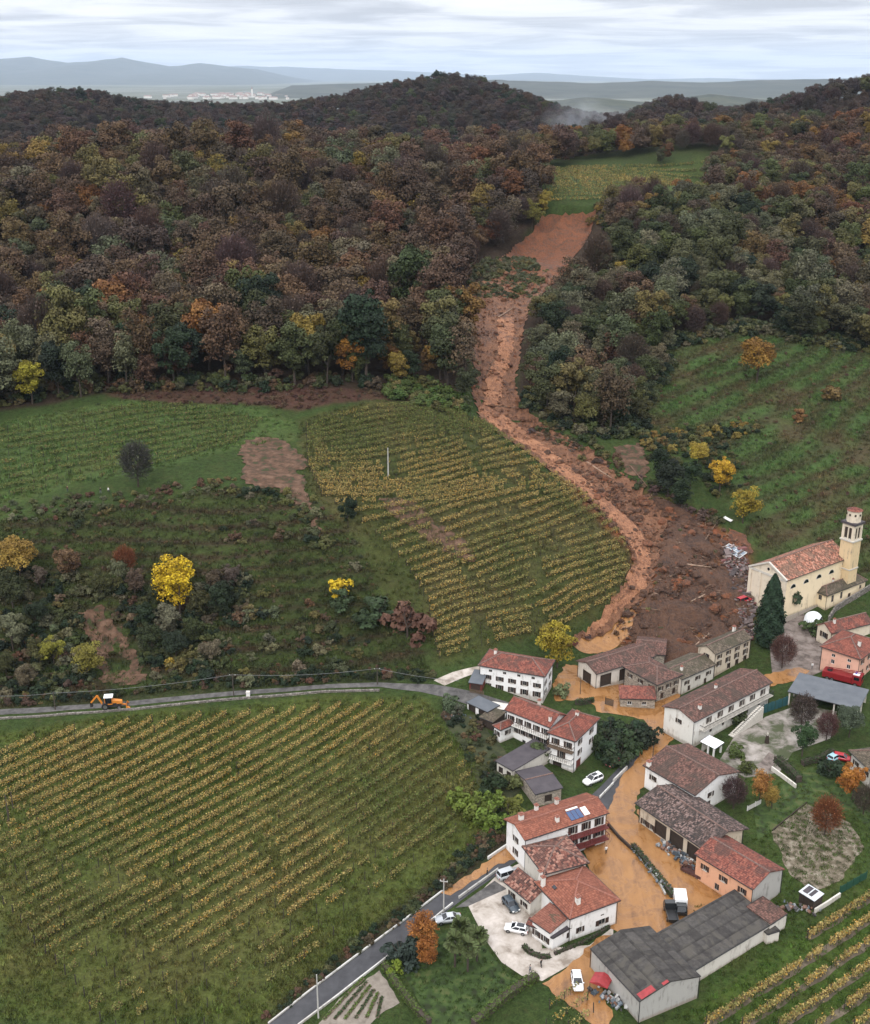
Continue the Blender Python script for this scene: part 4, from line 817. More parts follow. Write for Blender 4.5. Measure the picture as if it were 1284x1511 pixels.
# stone farm group by the flooded yard
b11a = Bld('tall_stone_house', 'tall pale house with two rows of brown windows nearest the big cypress', 'house', 2, (948,264), (1167,166), (1095,100), h=6.4, roof='gable', rh=1.4, oh=.35, wall=M_BEIGE, roofm=M_GREENT, win={'AB': [(4, 4.4, .85, 1.1, 's'), (4, 2.2, .9, 1.5, 's'), (3, .1, 1.2, 1.6, 'o', .3, 1)], 'DA': [(1, 4.2, .8, 1.1, 's')]}, chim=[(.9, .8, 1.3, .6)])
b11b = Bld('low_stone_house', 'low stone house with mossy roof between tall pale house and farmhouse', 'house', 2, (748,412), (952,322), W=6.0, side=1, h=4.6, roof='gable', rh=1.3, oh=.35, wall=M_PALEW, roofm=M_GREENT, win={'AB': [(3, 2.2, .85, 1.1, 's'), (2, .1, 1.0, 1.5, 'd')]}, chim=[(.2, .3, .9, .5)])
b11c = Bld('stone_farmhouse', 'rough stone farmhouse with dark gable roof at the bend of the flooded street', 'house', 2, (398,335), (600,444), (760,385), h=5.2, roof='hip', rh=1.7, oh=.4, wall=M_STONE, roofm=M_BROWNT, win={'AB': [(3, 2.9, .8, 1.1, 's')], 'BC': [(3, 2.8, .85, 1.1, 's'), (2, .3, 1.0, 1.7, 'd')]})
b11d = Bld('stone_porch', 'low stone annex with red brown lean-to roof and two windows beside the yard gate', 'annex', 2, (380,524), (597,530), W=3.2, side=1, h=2.7, roof='shed', rh=1.3, oh=.25, wall=M_STONE, roofm=M_REDOLD, win={'AB': [(2, .9, 1.0, .9, 'w', .05, .9)]})
b11e = Bld('rear_stone_house', 'rear farm building with brown roof buried by the landslide debris', 'house', 2, (470,250), (652,268), W=7.0, side=1, h=4.4, roof='gable', rh=1.3, oh=.3, wall=M_STONE, roofm=M_BROWNT)
b11f = Bld('open_barn', 'open sided barn with a broad dark purple brown roof at the toe of the landslide', 'barn', 2, (118,300), (240,380), (475,200), h=4.6, roof='gable', along='BC', rh=1.5, oh=.5, wall=M_PALEW, roofm=M_BROWNT, win={'BC': [(3, 0, 3.2, 3.4, 'o')], 'AB': [(1, 0, 3.0, 3.2, 'o')]})
# pink house, its wing, carport, right-hand house
b13 = Bld('pink_house', 'pink house with wine red hipped roof next to the red fire engine', 'house', 3, (893,1228), (1213,1333), (1440,1215), h=7.0, roof='hip', rh=2.6, oh=.5, wall=M_PINK, roofm=M_RED, win={'AB': [(2, 4.9, .9, .9, 'wn', .1, .95), (2, 3.0, .9, 1.2, 'wn', .1, .95), (2, .8, .9, 1.0, 'wn', .1, .95)], 'BC': [(3, 4.6, .9, 1.2, 's'), (3, 1.6, .9, 1.2, 's')]}, chim=[(.75, .35, 1.2, .6)])
b13b = Bld('cream_wing', 'cream gabled wing with brown red roof behind the pink house', 'house', 3, (862,1062), (985,1130), (1225,1005), h=4.8, roof='gable', along='BC', rh=1.9, oh=.35, wall=M_FACADE, roofm=M_REDOLD, win={'AB': [(1, 2.2, 1.3, 1.6, 's')]}, chim=[(.6, .2, 1.0, .5)])
def open_shed(name, label, cat, k, A, B, C, h, roofm, postm, nA=3, rh=.5, high='CD', thick=.2):
    s = Bld(name, label, cat, k, A, B, C, h=h, roof='shed' if rh else 'flat', rh=rh, high=high, oh=.3, wall=M_PALEW, roofm=roofm, thick=thick, noWalls=('AB', 'BC', 'DA'))
    for i in range(nA):
        x = .4 + (s.L - .8) * i / (nA - 1); y = .45 * s.side; MB().box(x-.16, y-.16, -.5, x+.16, y+.16, s.zroof(x, .45)-.2).build('post', postm, s.root)
    for x in (.4, s.L - .4): MB().box(x-.16, s.W*.5*s.side-.16, -.5, x+.16, s.W*.5*s.side+.16, s.zroof(x, s.W*.5)-.2).build('post', postm, s.root)
    return s
open_shed('carport', 'large grey blue flat roofed carport on pale posts beside the courtyard', 'carport', 4, (770,254), (1215,367), (1310,262), 3.8, M_BLUEROOF, M_PALEW, 4)
open_shed('canopy', 'small white sheet canopy on a thin post at the long white house', 'canopy', 4, (318,612), (375,572), (290,527), 2.8, mat_plain('white_sheet', (0.72, 0.74, 0.76), 0.5), M_FRAMEW, 2, .3, 'CD', .08)
b16 = Bld('right_edge_house', 'grey brown tiled house cut off by the right edge beside the red car', 'house', 4, (1150,622), (1290,752), W=9, side=1, h=5.0, roof='hip', rh=2.0, oh=.5, wall=M_PALEW, roofm=M_GREENT, win={'AB': [(2, 2.4, 1.0, 1.2, 's')]})
s17 = Bld('tin_shed', 'small shed with pale sheet metal roof and dark roof panels beside the vineyard', 'shed', 8, (575,560), (690,632), (757,588), h=2.5, roof='shed', rh=.4, oh=.15, wall=M_DARKWOOD, roofm=mat_plain('pale_sheet', (0.50, 0.52, 0.54), .5), thick=.08, win={'AB': [(1, 0, 1.8, 1.9, 'o')]})
on_roof(s17, 'dark_panel', M_BITUMEN, .12, .42, .2, .9, .03, .03); on_roof(s17, 'dark_panel', M_BITUMEN, .5, .7, .2, .9, .03, .03)
# far stone hut on the ridge above the scarp
hp = G((990, 308)); hut = empty('stone_hut', hp, R(-12)); tag(hut, 'little grey stone hut with pale window above the landslide scarp', 'hut')
MB().box(-2.3, -2, -.5, 2.3, 2, 4.3).build('wall', M_GREYW, hut)
_hr = MB().add([(-2.7,-2.4,4.2),(2.7,-2.4,4.2),(2.7,2.4,4.2),(-2.7,2.4,4.2),(-2.7,0,5.6),(2.7,0,5.6)], [(0,1,5,4),(2,3,4,5),(0,4,3),(1,2,5),(0,3,2,1)]).mesh('roof', M_GREENT); uv_roof(_hr); obj('roof', _hr, hut)
for x in (-1.0, 1.0): MB().box(x-.45, -2.06, 1.6, x+.45, -2.0, 2.9).build('window', M_FRAMEW, hut)

# ------------------------------------------------------------------ church
ch = Bld('church', 'cream church nave with red speckled tile roof and half round windows', 'church', 3, (345,575), (640,690), (1022,500), h=11.8, roof='gable', along='BC', rh=3.4, oh=.35, wall=M_CREAM, roofm=M_CHURCHT, depth=2.5)
sd = ch.side
def arch(w, hrect, d, n=10):
    pts = [(-w/2, 0), (w/2, 0)] + [(w/2*math.cos(math.pi*i/n), hrect + w/2*math.sin(math.pi*i/n)) for i in range(n+1)]
    return pts
def extrude(pts, y0, y1, mat, name, parent, loc, rz):
    n = len(pts); mb = MB().add([(x, y0, z) for x, z in pts] + [(x, y1, z) for x, z in pts], [tuple(range(n))[::-1], tuple(range(n, 2*n))] + [(i, (i+1) % n, n + (i+1) % n, n+i) for i in range(n)])
    return mb.build(name, mat, parent, loc, rz)
CE, CR = ch.h, ch.rh
for i in range(4):                                                   # lunette windows on the side wall B-C
    y = ch.W * (.13 + .20 * i) * sd; rz = math.atan2(-1, 0)
    w_ = extrude(arch(2.3, .05, 0), -.02, .05, M_STONETRIM, 'lunette', ch.root, (ch.L - .35, y, CE * .72), rz)
    extrude(arch(1.9, .02, 0), .05, .07, M_GLASS, 'pane', w_, (0, 0, .1), 0)
fx = ch.L                                                            # facade: pilasters, cornice, pediment, door
fy = (.35 - .02) * sd
for t_ in (.045, .30, .70, .955): MB().box(fx*t_-.42, min(fy, fy-.28*sd), -2, fx*t_+.42, max(fy, fy-.28*sd), CE - .6).build('pilaster', M_FACADE, ch.root)
MB().box(.02, min(fy, fy-.2*sd), CE - .6, fx-.02, max(fy, fy-.2*sd), CE).build('cornice', M_STONETRIM, ch.root)
_pf = [(.5, CE), (fx-.5, CE), (fx/2, CE+CR-.45)]
MB().add([(x, .31*sd, z) for x, z in _pf], [(0,1,2)]).build('pediment', M_FACADE, ch.root)
MB().add([(x, .33*sd, z) for x, z in [(.4,-2.2),(fx-.4,-2.2),(fx-.4,CE - .6),(.4,CE - .6)]], [(0,1,2,3)]).build('facade_panel', M_FACADE, ch.root)
for a, b_ in (((0, CE), (fx/2, CE+CR)), ((fx, CE), (fx/2, CE+CR))): MB().bar((a[0], .15*sd, a[1]-.05), (b_[0], .15*sd, b_[1]-.05), .5, .4).build('raking_cornice', M_STONETRIM, ch.root)
extrude([( .4*math.cos(t_), .4*math.sin(t_)) for t_ in np.linspace(0, 2*math.pi, 12, endpoint=False)], -.04, .04, M_GLASS, 'oculus', ch.root, (fx/2, .30*sd, CE + CR * .36), 0)
_dr = extrude(arch(2.0, 3.0, 0), -.06, .06, M_SHUT, 'door', ch.root, (fx/2, .28*sd, -.3), 0)
MB().add([(ch.L+.0, ch.W*t_*sd, z) for t_, z in ((.02, -2.2),(.98,-2.2),(.98,.3),(.02,.3))], [(0,1,2,3)]).build('plinth', M_PALEW, ch.root)
sac = Bld('sacristy', 'low cream sacristy with mossy brown roof against the church side wall', 'sacristy', 3, (838,785), (952,830), (1213,697), h=4.6, roof='hip', rh=1.8, oh=.35, wall=M_CREAM, roofm=M_GREENT, win={'AB': [(1, 2.4, 1.0, 1.5, 'n')], 'BC': [(2, 1.6, 1.0, 2.2, 'n', .05, .5), (1, .2, 1.2, 2.2, 'd', .5, .7), (1, 2.4, .9, 1.2, 'n', .75, 1)]}, chim=[(.35, .35, 1.0, .5)], depth=2.5)
Bld('side_porch', 'tiny cream porch with brown roof at the corner of the church', 'porch', 3, (645,890), (690,905), (740,868), h=3.2, roof='shed', rh=.5, high='AD', oh=.1, wall=M_CREAM, roofm=M_BROWNT, depth=2.5)
# bell tower
_cc = P(q(3, 1092, 468), ch.z0 + ch.h); TX = PY(q(3, 1168, 152), _cc[1] - 7.0); tower = empty('bell_tower', (TX[0], TX[1], TX[2] - 23.4), ch.rz); print('tower', TX[2] - 23.4 - H(TX[0], TX[1])); tag(tower, 'church bell tower with arched belfry and pale octagonal drum', 'bell tower')
def prism(n, r, z0, z1, r2=None, rot=0):
    r2 = r if r2 is None else r2; vs_ = [(r*math.cos(rot+2*math.pi*i/n), r*math.sin(rot+2*math.pi*i/n), z0) for i in range(n)] + [(r2*math.cos(rot+2*math.pi*i/n), r2*math.sin(rot+2*math.pi*i/n), z1) for i in range(n)]
    return vs_, [tuple(range(n))[::-1], tuple(range(n, 2*n))] + [(i, (i+1) % n, n+(i+1) % n, n+i) for i in range(n)]
hw = 1.8; sq = hw * math.sqrt(2)
MB().add(*prism(4, sq, -9, 14.6, rot=math.pi/4)).build('shaft', mat_plaster('tower_plaster', (0.60, 0.46, 0.28), (0.26, 0.22, 0.18), 0.6), tower)
MB().box(-hw-.15, -hw-.15, 6.8, hw+.15, hw+.15, 7.1).build('string_course', M_STONETRIM, tower)
MB().box(-hw-.25, -hw-.25, 14.6, hw+.25, hw+.25, 15.0).build('string_course', M_STONETRIM, tower)
bz0, bz1 = 15.0, 19.2
for sx_ in (-1, 1):
    for sy_ in (-1, 1): MB().box(sx_*hw-.35*sx_-.35, sy_*hw-.35*sy_-.35, bz0, sx_*hw-.35*sx_+.35, sy_*hw-.35*sy_+.35, bz1).build('corner_pier', M_FACADE, tower)
for rz in range(4):
    a_ = rz * math.pi / 2; cx_, sx_ = math.cos(a_), math.sin(a_)
    for off_ in (-.62, .62):                                         # dark arch slabs, two a side
        o = extrude(arch(.85, 2.5, 0), -.05, .05, M_DARKWOOD, 'belfry_arch', tower, (sx_*-(hw-.3)*-1 + cx_*off_, -cx_*(hw-.3) + sx_*off_, bz0+.4), a_)
    MB().box(-.16, -.14, bz0, .16, .14, bz1).build('mullion', M_FACADE, tower, (sx_*(hw-.25), -cx_*(hw-.25), 0), a_)
    MB().box(-hw+.7, -.14, bz1-.85, hw-.7, .14, bz1).build('belfry_head', M_FACADE, tower, (sx_*(hw-.2), -cx_*(hw-.2), 0), a_)
MB().box(-hw+.35, -hw+.35, bz0, hw-.35, hw-.35, bz1).build('belfry_core', M_PALEW, tower)
MB().box(-hw-.35, -hw-.35, bz1, hw+.35, hw+.35, bz1+.55).build('cornice', M_BITUMEN, tower)
MB().add(*prism(8, 1.85, bz1+.55, bz1+3.6, rot=R(22.5))).build('drum', M_FACADE, tower)
for i in range(8):
    a_ = R(45*i); MB().box(-.22, -.05, 0, .22, .05, .5).build('drum_vent', M_DARKWOOD, tower, (1.82*math.cos(a_), 1.82*math.sin(a_), bz1+2.3), a_ + math.pi/2)
_tr = MB().add(*prism(8, 2.15, bz1+3.6, bz1+4.4, .05, R(22.5))).mesh('roof', M_REDOLD); uv_roof(_tr); obj('roof', _tr, tower)

# ------------------------------------------------------------------ trees
M_BARK = mat_plain('bark', (0.055, 0.042, 0.034), 0.95, vary=0.35, scale=3)
LEAF_O, LEAF_I = mat_leaf('leaf_clumps', 'object'), mat_leaf('wood_leaf_clumps', 'instance')
def rnd_dirs(n, rng):
    v = rng.normal(size=(n, 3)); return v / np.linalg.norm(v, axis=1, keepdims=True)
def leaf_quads(pos, nrm, size, rng, aspect=0.75):
    n = len(pos); t_ = np.cross(nrm, rnd_dirs(n, rng)); t_ /= np.linalg.norm(t_, axis=1, keepdims=True) + 1e-9; b_ = np.cross(nrm, t_)
    s = (size * rng.uniform(.55, 1.35, n))[:, None]; t_ = t_ * s; b_ = b_ * s * aspect
    return np.stack([pos - t_ * .9 - b_ * .3, pos + t_ * .1 - b_, pos + t_ - b_ * .05, pos - t_ * .1 + b_], 1)
def crown_arrays(seed, rx=3.6, rz=4.2, zc=6.5, nclump=20, nleaf=5600, leaf=0.22, hollow=.35, flat=0.0):
    rng = np.random.default_rng(seed); cs = []
    nclump = int(nclump * 1.5); d = rnd_dirs(nclump, rng); rr = rng.uniform(.2, 1.05, nclump) ** .7
    st = np.array((rng.uniform(.82, 1.15), rng.uniform(.82, 1.15), 1.0)); cen = d * rr[:, None] * np.array((rx, rx, rz)) * st + np.array((rng.normal(0, .3), rng.normal(0, .3), 0)); rad = np.clip(rng.lognormal(-1.12, .38, nclump), .14, .55) * rx * (1.15 - .45 * rr)
    cval = rng.uniform(.15, .85, nclump)
    k = rng.choice(nclump, nleaf, p=rad ** 2 / (rad ** 2).sum()); dd = rnd_dirs(nleaf, rng)
    dd[:, 2] = np.where(dd[:, 2] < -.45, -dd[:, 2], dd[:, 2])
    r_ = rad[k] * (1 - hollow * rng.uniform(0, 1, nleaf) ** 2) * rng.uniform(.92, 1.14, nleaf)
    p = cen[k] + dd * r_[:, None] * np.array((1, 1, .85)); p[:, 2] += zc
    nrm = dd * .9 + rnd_dirs(nleaf, rng) * .75 + np.array((0, 0, .35)); nrm /= np.linalg.norm(nrm, axis=1, keepdims=True)
    var = np.clip(cval[k] * .5 + rng.uniform(0, .5, nleaf), 0, 1)
    return leaf_quads(p, nrm, np.full(nleaf, leaf), rng), var
def twig_arrays(seed, rx=3.2, rz=4.0, zc=6.0, n=3600, leaf_n=1100):
    """a nearly bare crown: upward twigs with a few leaves"""
    rng = np.random.default_rng(seed); d = rnd_dirs(n, rng); p = d * (rng.uniform(.25, 1, n) ** .6)[:, None] * np.array((rx, rx, rz)); p[:, 2] += zc
    g = d * .8 + np.array((0, 0, .75)) + rnd_dirs(n, rng) * .45; g /= np.linalg.norm(g, axis=1, keepdims=True)
    L = rng.uniform(.5, 1.5, n)[:, None]; s = np.cross(g, rnd_dirs(n, rng)); s /= np.linalg.norm(s, axis=1, keepdims=True); s *= rng.uniform(.018, .045, n)[:, None]
    Q = np.stack([p - s, p + s, p + g * L + s * .4, p + g * L - s * .4], 1); v = rng.uniform(.1, .55, n)
    if leaf_n:
        i = rng.integers(0, n, leaf_n); Q2 = leaf_quads(p[i] + g[i] * L[i], rnd_dirs(leaf_n, rng), np.full(leaf_n, .17), rng); Q = np.concatenate([Q, Q2]); v = np.concatenate([v, rng.uniform(.2, .7, leaf_n)])
    return Q, v
def trunk_mesh(seed, h=5.0, r=.22, limbs=5, spread=1.8, top_=None):
    rr = random.Random(seed); mb = MB(); bend = (rr.uniform(-.4, .4), rr.uniform(-.4, .4)); m_ = (bend[0]*.4, bend[1]*.4, h*.5); e_ = (bend[0], bend[1], h)
    mb.tube((0, 0, -.8), m_, r * 1.15, r * .8, 6); mb.tube(m_, e_, r * .8, r * .4, 6)
    for i in range(limbs):
        t_ = rr.uniform(.45, .95); a_ = rr.uniform(0, 6.28); s0 = (bend[0]*t_, bend[1]*t_, h*t_)
        mb.tube(s0, (s0[0] + math.cos(a_)*spread, s0[1] + math.sin(a_)*spread, s0[2] + rr.uniform(.8, 2.2)), r*.4, r*.12, 4)
    return mb.mesh('trunk', M_BARK)
KINDS = {}
def add_kind(name, n, fn, trunk): KINDS[name] = [(fn(i), trunk(i)) for i in range(n)]
add_kind('round', 6, lambda i: crown_arrays(100+i, rx=3.5+.25*(i % 3), rz=3.9+.3*(i % 2), zc=6.6, nclump=20+i), lambda i: trunk_mesh(i))
add_kind('loose', 5, lambda i: crown_arrays(200+i, rx=3.8, rz=4.2, zc=6.4, nclump=30, nleaf=4600, leaf=.20, hollow=.6), lambda i: trunk_mesh(20+i, 6, .2, 7, 2.2))
add_kind('bare', 4, lambda i: twig_arrays(300+i), lambda i: trunk_mesh(40+i, 6.0, .2, 9, 2.2))
def tuft_arrays(seed, n=26):
    rng = np.random.default_rng(seed); p = rng.normal(0, .28, (n, 3)); p[:, 2] = 0; g = rnd_dirs(n, rng) * .55 + np.array((0, 0, 1)); L = rng.uniform(.18, .5, n)[:, None]; w = np.cross(g, rnd_dirs(n, rng)); w = w / np.linalg.norm(w, axis=1, keepdims=True) * .07
    return np.stack([p - w, p + w, p + g * L + w * .3, p + g * L - w * .3], 1), rng.uniform(.2, .8, n)
add_kind('tuft', 4, lambda i: tuft_arrays(500+i), lambda i: None)
add_kind('bush', 5, lambda i: crown_arrays(400+i, rx=1.7, rz=1.3, zc=1.0, nclump=12, nleaf=900, leaf=.22, hollow=.3), lambda i: trunk_mesh(60+i, 1.2, .09, 5, .8))
CROWN_O = {k: [quads_mesh('crown', a[0], LEAF_O, a[1]) for a, tr in v] for k, v in KINDS.items()}
CROWN_I = {k: [quads_mesh('wood_crown', a[0], LEAF_I, a[1]) for a, tr in v] for k, v in KINDS.items()}
# leaf colours
BROWN = [(0.080,0.049,0.028),(0.069,0.042,0.027),(0.092,0.060,0.031),(0.065,0.045,0.031),(0.088,0.065,0.040),(0.072,0.040,0.025),(0.058,0.040,0.028)]
RUST = [(0.115,0.056,0.020),(0.10,0.049,0.022),(0.13,0.066,0.020),(0.092,0.040,0.021)]
OLIVE = [(0.078,0.072,0.026),(0.066,0.066,0.026),(0.095,0.080,0.030),(0.056,0.056,0.028)]
GREEN = [(0.036,0.043,0.017),(0.045,0.051,0.019),(0.030,0.037,0.016),(0.054,0.057,0.023)]
GREYG = [(0.080,0.080,0.045),(0.066,0.068,0.037),(0.096,0.090,0.052)]
YELLOW = [(0.34,0.22,0.018),(0.30,0.19,0.02)]
OCHRE = [(0.135,0.094,0.024),(0.155,0.104,0.028),(0.12,0.084,0.03)]
DARKG = [(0.014,0.022,0.012),(0.018,0.027,0.014)]
PURPLE = [(0.076,0.051,0.042),(0.090,0.065,0.053),(0.070,0.048,0.038)]
FARC = [(0.046,0.031,0.027),(0.054,0.038,0.030),(0.040,0.031,0.029),(0.058,0.036,0.026),(0.044,0.038,0.027)]
def jitc(cl, rr, a=.10): return tuple(max(.004, x * (1 + rr.uniform(-a, a))) for x in cl)
TR = random.Random(5)
CAT = {'bush': 'shrub'}
def tree(name, label, pos, kind, col, scale=1.0, group=None, idx=None, sz=1.0):
    v = TR.randrange(len(KINDS[kind])) if idx is None else idx
    r = empty(name, (pos[0], pos[1], pos[2] - .1), TR.uniform(0, 6.28)); tag(r, label, CAT.get(kind, 'tree'), group)
    s = scale * TR.uniform(.94, 1.06); r.scale = (s, s, s * sz)
    o = obj('crown', CROWN_O[kind][v], r); o.color = (*jitc(col, TR), 1)
    obj('trunk', KINDS[kind][v][1], r); return r
# --- woods: scatter by distance, colour by place
def scatter(poly, spacing, rng, tries=30):
    a = np.array(poly); lo, hi = a[:, :2].min(0), a[:, :2].max(0); cell = spacing
    nx, ny = int((hi[0]-lo[0]) / cell) + 1, int((hi[1]-lo[1]) / cell) + 1
    X, Y = np.meshgrid(np.arange(nx), np.arange(ny)); X = X + (Y % 2) * .5
    x = lo[0] + (X.ravel() + rng.uniform(-.36, .36, X.size)) * cell; y = lo[1] + (Y.ravel() + rng.uniform(-.36, .36, X.size)) * cell
    k = inpoly(x, y, poly); return x[k], y[k]
rngw = np.random.default_rng(77)
def pick(rr, table):
    x = rr.random() * sum(w for _, w, _ in table)
    for kd, w, cl in table:
        x -= w
        if x <= 0: break
    return kd, rr.choice(cl)
W_LEFT = [('loose', 5, BROWN), ('round', 2.5, BROWN), ('bare', 1.8, PURPLE), ('round', .3, RUST), ('loose', .8, OLIVE), ('round', .4, OLIVE), ('loose', .5, GREYG), ('round', .15, GREEN), ('loose', .4, OCHRE)]
W_LEFTLOW = [('loose', 3, BROWN), ('round', 1.8, OLIVE), ('round', 1.6, GREEN), ('loose', 1.6, GREYG), ('round', .7, RUST), ('bare', 1.0, PURPLE), ('round', .7, OCHRE), ('round', .8, DARKG)]
W_RIGHT = [('round', 3.2, GREEN), ('loose', 3.0, GREYG), ('round', 2, OLIVE), ('loose', 1.2, BROWN), ('bare', .8, PURPLE), ('round', .8, DARKG), ('round', .25, OCHRE)]
W_RTOP = [('loose', 3.5, BROWN), ('round', 1.2, RUST), ('round', 1.6, OLIVE), ('bare', 1.5, PURPLE), ('round', .9, OCHRE), ('round', .8, GREEN)]
W_FAR = [('loose', 5, FARC), ('round', 3, FARC), ('bare', 2, FARC), ('round', .7, DARKG), ('round', .4, GREEN)]
# clear of the slide, vineyard and scarp
CLEAR = [world_poly(p) for p in ([(775,298),(785,320),(765,345),(715,385),(680,415),(675,445),(682,500),(690,580),(700,620),(800,630),(785,590),(780,560),(788,500),(800,470),(835,450),(870,415),(890,375),(905,330),(905,298)],)] + [WP['vine_top'], WP['vine_left'], WP['brown_edge']]
def ws(l): return [(x * 1.15, y * 1.6) for x, y in l]
POLY_LEFT = world_poly([(-80,640),(0,612),(150,582),(240,575),(430,578),(560,575),(640,588),(696,600),(690,500),(690,440),(725,395),(775,345),(800,320)]) + ws([(66, 400), (68, 452), (-190, 430), (-270, 400)])
POLY_RIGHT = world_poly([(770,600),(770,520),(790,440),(840,400),(885,345),(900,318),(1045,300),(1055,285)]) + ws([(112, 450), (260, 470), (290, 320)]) + world_poly([(1330,540),(1284,520),(1200,505),(1160,500),(1085,488),(1000,512),(960,580),(945,640),(880,645),(820,625)])
POLY_CREST = ws([(66, 452), (70, 500), (260, 520), (260, 470), (140, 460), (112, 458)])
POLY_FARL = ws([(-480, 470), (-280, 410), (-190, 436), (75, 460), (80, 500), (260, 520), (300, 480), (560, 560), (640, 900), (300, 830), (230, 1000), (-50, 1010), (-420, 1000), (-560, 800)])
trees = []
def add_wood(poly, spacing, table_fn, s0):
    x, y = scatter(poly, spacing, rngw); z = H(x, y)
    for X, Y, Z in zip(x, y, z):
        if any(inpoly(np.array([X]), np.array([Y]), cp)[0] for cp in CLEAR): continue
        trees.append((X, Y, Z, table_fn(X, Y), s0 * TR.choice((.66, .8, .92, 1.0, 1.12, 1.3)) * TR.uniform(.92, 1.08)))
add_wood(POLY_LEFT, 8.2, lambda x, y: pick(TR, W_LEFTLOW if y < 415 + 22 * math.sin(x * .05) else W_LEFT), 1.6)
add_wood(POLY_RIGHT, 7.2, lambda x, y: pick(TR, W_RTOP if (y > 555 + 30 * math.sin(x * .06) or x > 165) else W_RIGHT), 1.32)
add_wood(POLY_CREST, 8.0, lambda x, y: pick(TR, W_RTOP), 1.25)
add_wood(POLY_FARL, 10.5, lambda x, y: pick(TR, W_FAR), 1.25)
add_wood(ws([(100, 1180), (160, 1320), (420, 1320), (500, 1150), (700, 1000), (650, 900), (500, 950), (350, 1100)]), 14, lambda x, y: pick(TR, W_FAR), 1.5)
def shown(x, y, z, m_=25):
    px, py, d = proj(x, y, z); return -m_ < px < 1284 + m_ and -10 < py < 1560 and d > 0
scored = []
for t_ in trees:
    if not shown(t_[0], t_[1], t_[2] + 6, 320): continue
    d = math.hypot(t_[0], t_[1]); scored.append((t_[4] / d, t_))
scored.sort(key=lambda a: -a[0])
CNAME = {}
for nm, lst in (('brown', BROWN), ('rust orange', RUST), ('olive', OLIVE), ('green', GREEN), ('grey green', GREYG), ('ochre', OCHRE), ('dark evergreen', DARKG), ('bare purple grey', PURPLE), ('yellow', YELLOW)):
    for cl in lst: CNAME[cl] = nm
FORM = {'round': 'dense crowned', 'loose': 'loose crowned', 'bare': 'nearly leafless', 'bush': 'low'}
near300 = [a for a in scored if shown(a[1][0], a[1][1], a[1][2] + 6)][:300]; _ids = {id(a[1]) for a in near300}
for sc, (x, y, z, (kd, cl), s) in near300:
    place = 'wood' + (' edge' if y < 410 else ' interior' if y < 450 else ' upper slope') + (' near the left border' if x < -75 else ' left of the slide') if x < 45 else 'wood' + (' edge' if y < 430 else '') + ' right of the slide'
    tree('woodland_tree', f'{CNAME[cl]} {FORM[kd]} autumn tree in the {place}', (x, y, z), kd, cl, s, 'woodland trees, ' + place, sz=TR.uniform(.95, 1.25))
rest = [t_ for sc, t_ in scored if id(t_) not in _ids]
# the rest of the wood: one mass, instances on points
vcol = bpy.data.collections.new('wood_variants'); order = []
for kd in ('round', 'loose', 'bare', 'bush', 'tuft'):
    for i, me_ in enumerate(CROWN_I[kd]):
        o = bpy.data.objects.new(f'v_{len(order):02d}', me_); vcol.objects.link(o); order.append((kd, i))
def gn_instances(name, pts, rot, scl, idx, tint, label=None):
    me_ = bpy.data.meshes.new(name); me_.vertices.add(len(pts)); me_.vertices.foreach_set('co', np.asarray(pts, np.float32).ravel())
    for an, ty, data in (('rot', 'FLOAT', rot), ('scl', 'FLOAT', scl)):
        a = me_.attributes.new(an, ty, 'POINT'); a.data.foreach_set('value', np.asarray(data, np.float32))
    a = me_.attributes.new('idx', 'INT', 'POINT'); a.data.foreach_set('value', np.asarray(idx, np.int32))
    a = me_.attributes.new('tint', 'FLOAT_COLOR', 'POINT'); a.data.foreach_set('color', np.concatenate([np.asarray(tint, np.float32), np.ones((len(pts), 1), np.float32)], 1).ravel())
    ng = bpy.data.node_groups.new(name + '_nodes', 'GeometryNodeTree')
    ng.interface.new_socket('Geometry', in_out='INPUT', socket_type='NodeSocketGeometry'); ng.interface.new_socket('Geometry', in_out='OUTPUT', socket_type='NodeSocketGeometry')
    gi, go = ng.nodes.new('NodeGroupInput'), ng.nodes.new('NodeGroupOutput'); ip = ng.nodes.new('GeometryNodeInstanceOnPoints'); ci = ng.nodes.new('GeometryNodeCollectionInfo')
    ci.inputs['Collection'].default_value = vcol; ci.inputs['Separate Children'].default_value = True; ci.inputs['Reset Children'].default_value = True
    ip.inputs['Pick Instance'].default_value = True
    def attr(nm, ty):
        n = ng.nodes.new('GeometryNodeInputNamedAttribute'); n.data_type = ty; n.inputs['Name'].default_value = nm; return n.outputs['Attribute']
    cb = ng.nodes.new('ShaderNodeCombineXYZ'); ng.links.new(attr('rot', 'FLOAT'), cb.inputs[2])
    e2r = ng.nodes.new('FunctionNodeEulerToRotation'); ng.links.new(cb.outputs[0], e2r.inputs[0])
    ng.links.new(gi.outputs[0], ip.inputs['Points']); ng.links.new(ci.outputs[0], ip.inputs['Instance']); ng.links.new(attr('idx', 'INT'), ip.inputs['Instance Index'])
    ng.links.new(e2r.outputs[0], ip.inputs['Rotation']); ng.links.new(attr('scl', 'FLOAT'), ip.inputs['Scale']); ng.links.new(ip.outputs[0], go.inputs[0])
    o = obj(name, me_); md = o.modifiers.new('scatter', 'NODES'); md.node_group = ng
    return tag(o, label, None, None, 'stuff')
lut = {v: i for i, v in enumerate(order)}
def inst_from(name, items, label):
    gn_instances(name, [(x, y, z - .2) for x, y, z, kc, s in items], [TR.uniform(0, 6.28) for _ in items], [s for *_, s in items],
                 [lut[(kc[0], TR.randrange(len(KINDS[kc[0]])))] for x, y, z, kc, s in items], [jitc(kc[1], TR) for x, y, z, kc, s in items], label)
inst_from('woodland', rest, 'autumn woodland covering the upper hillside and the ridges behind')
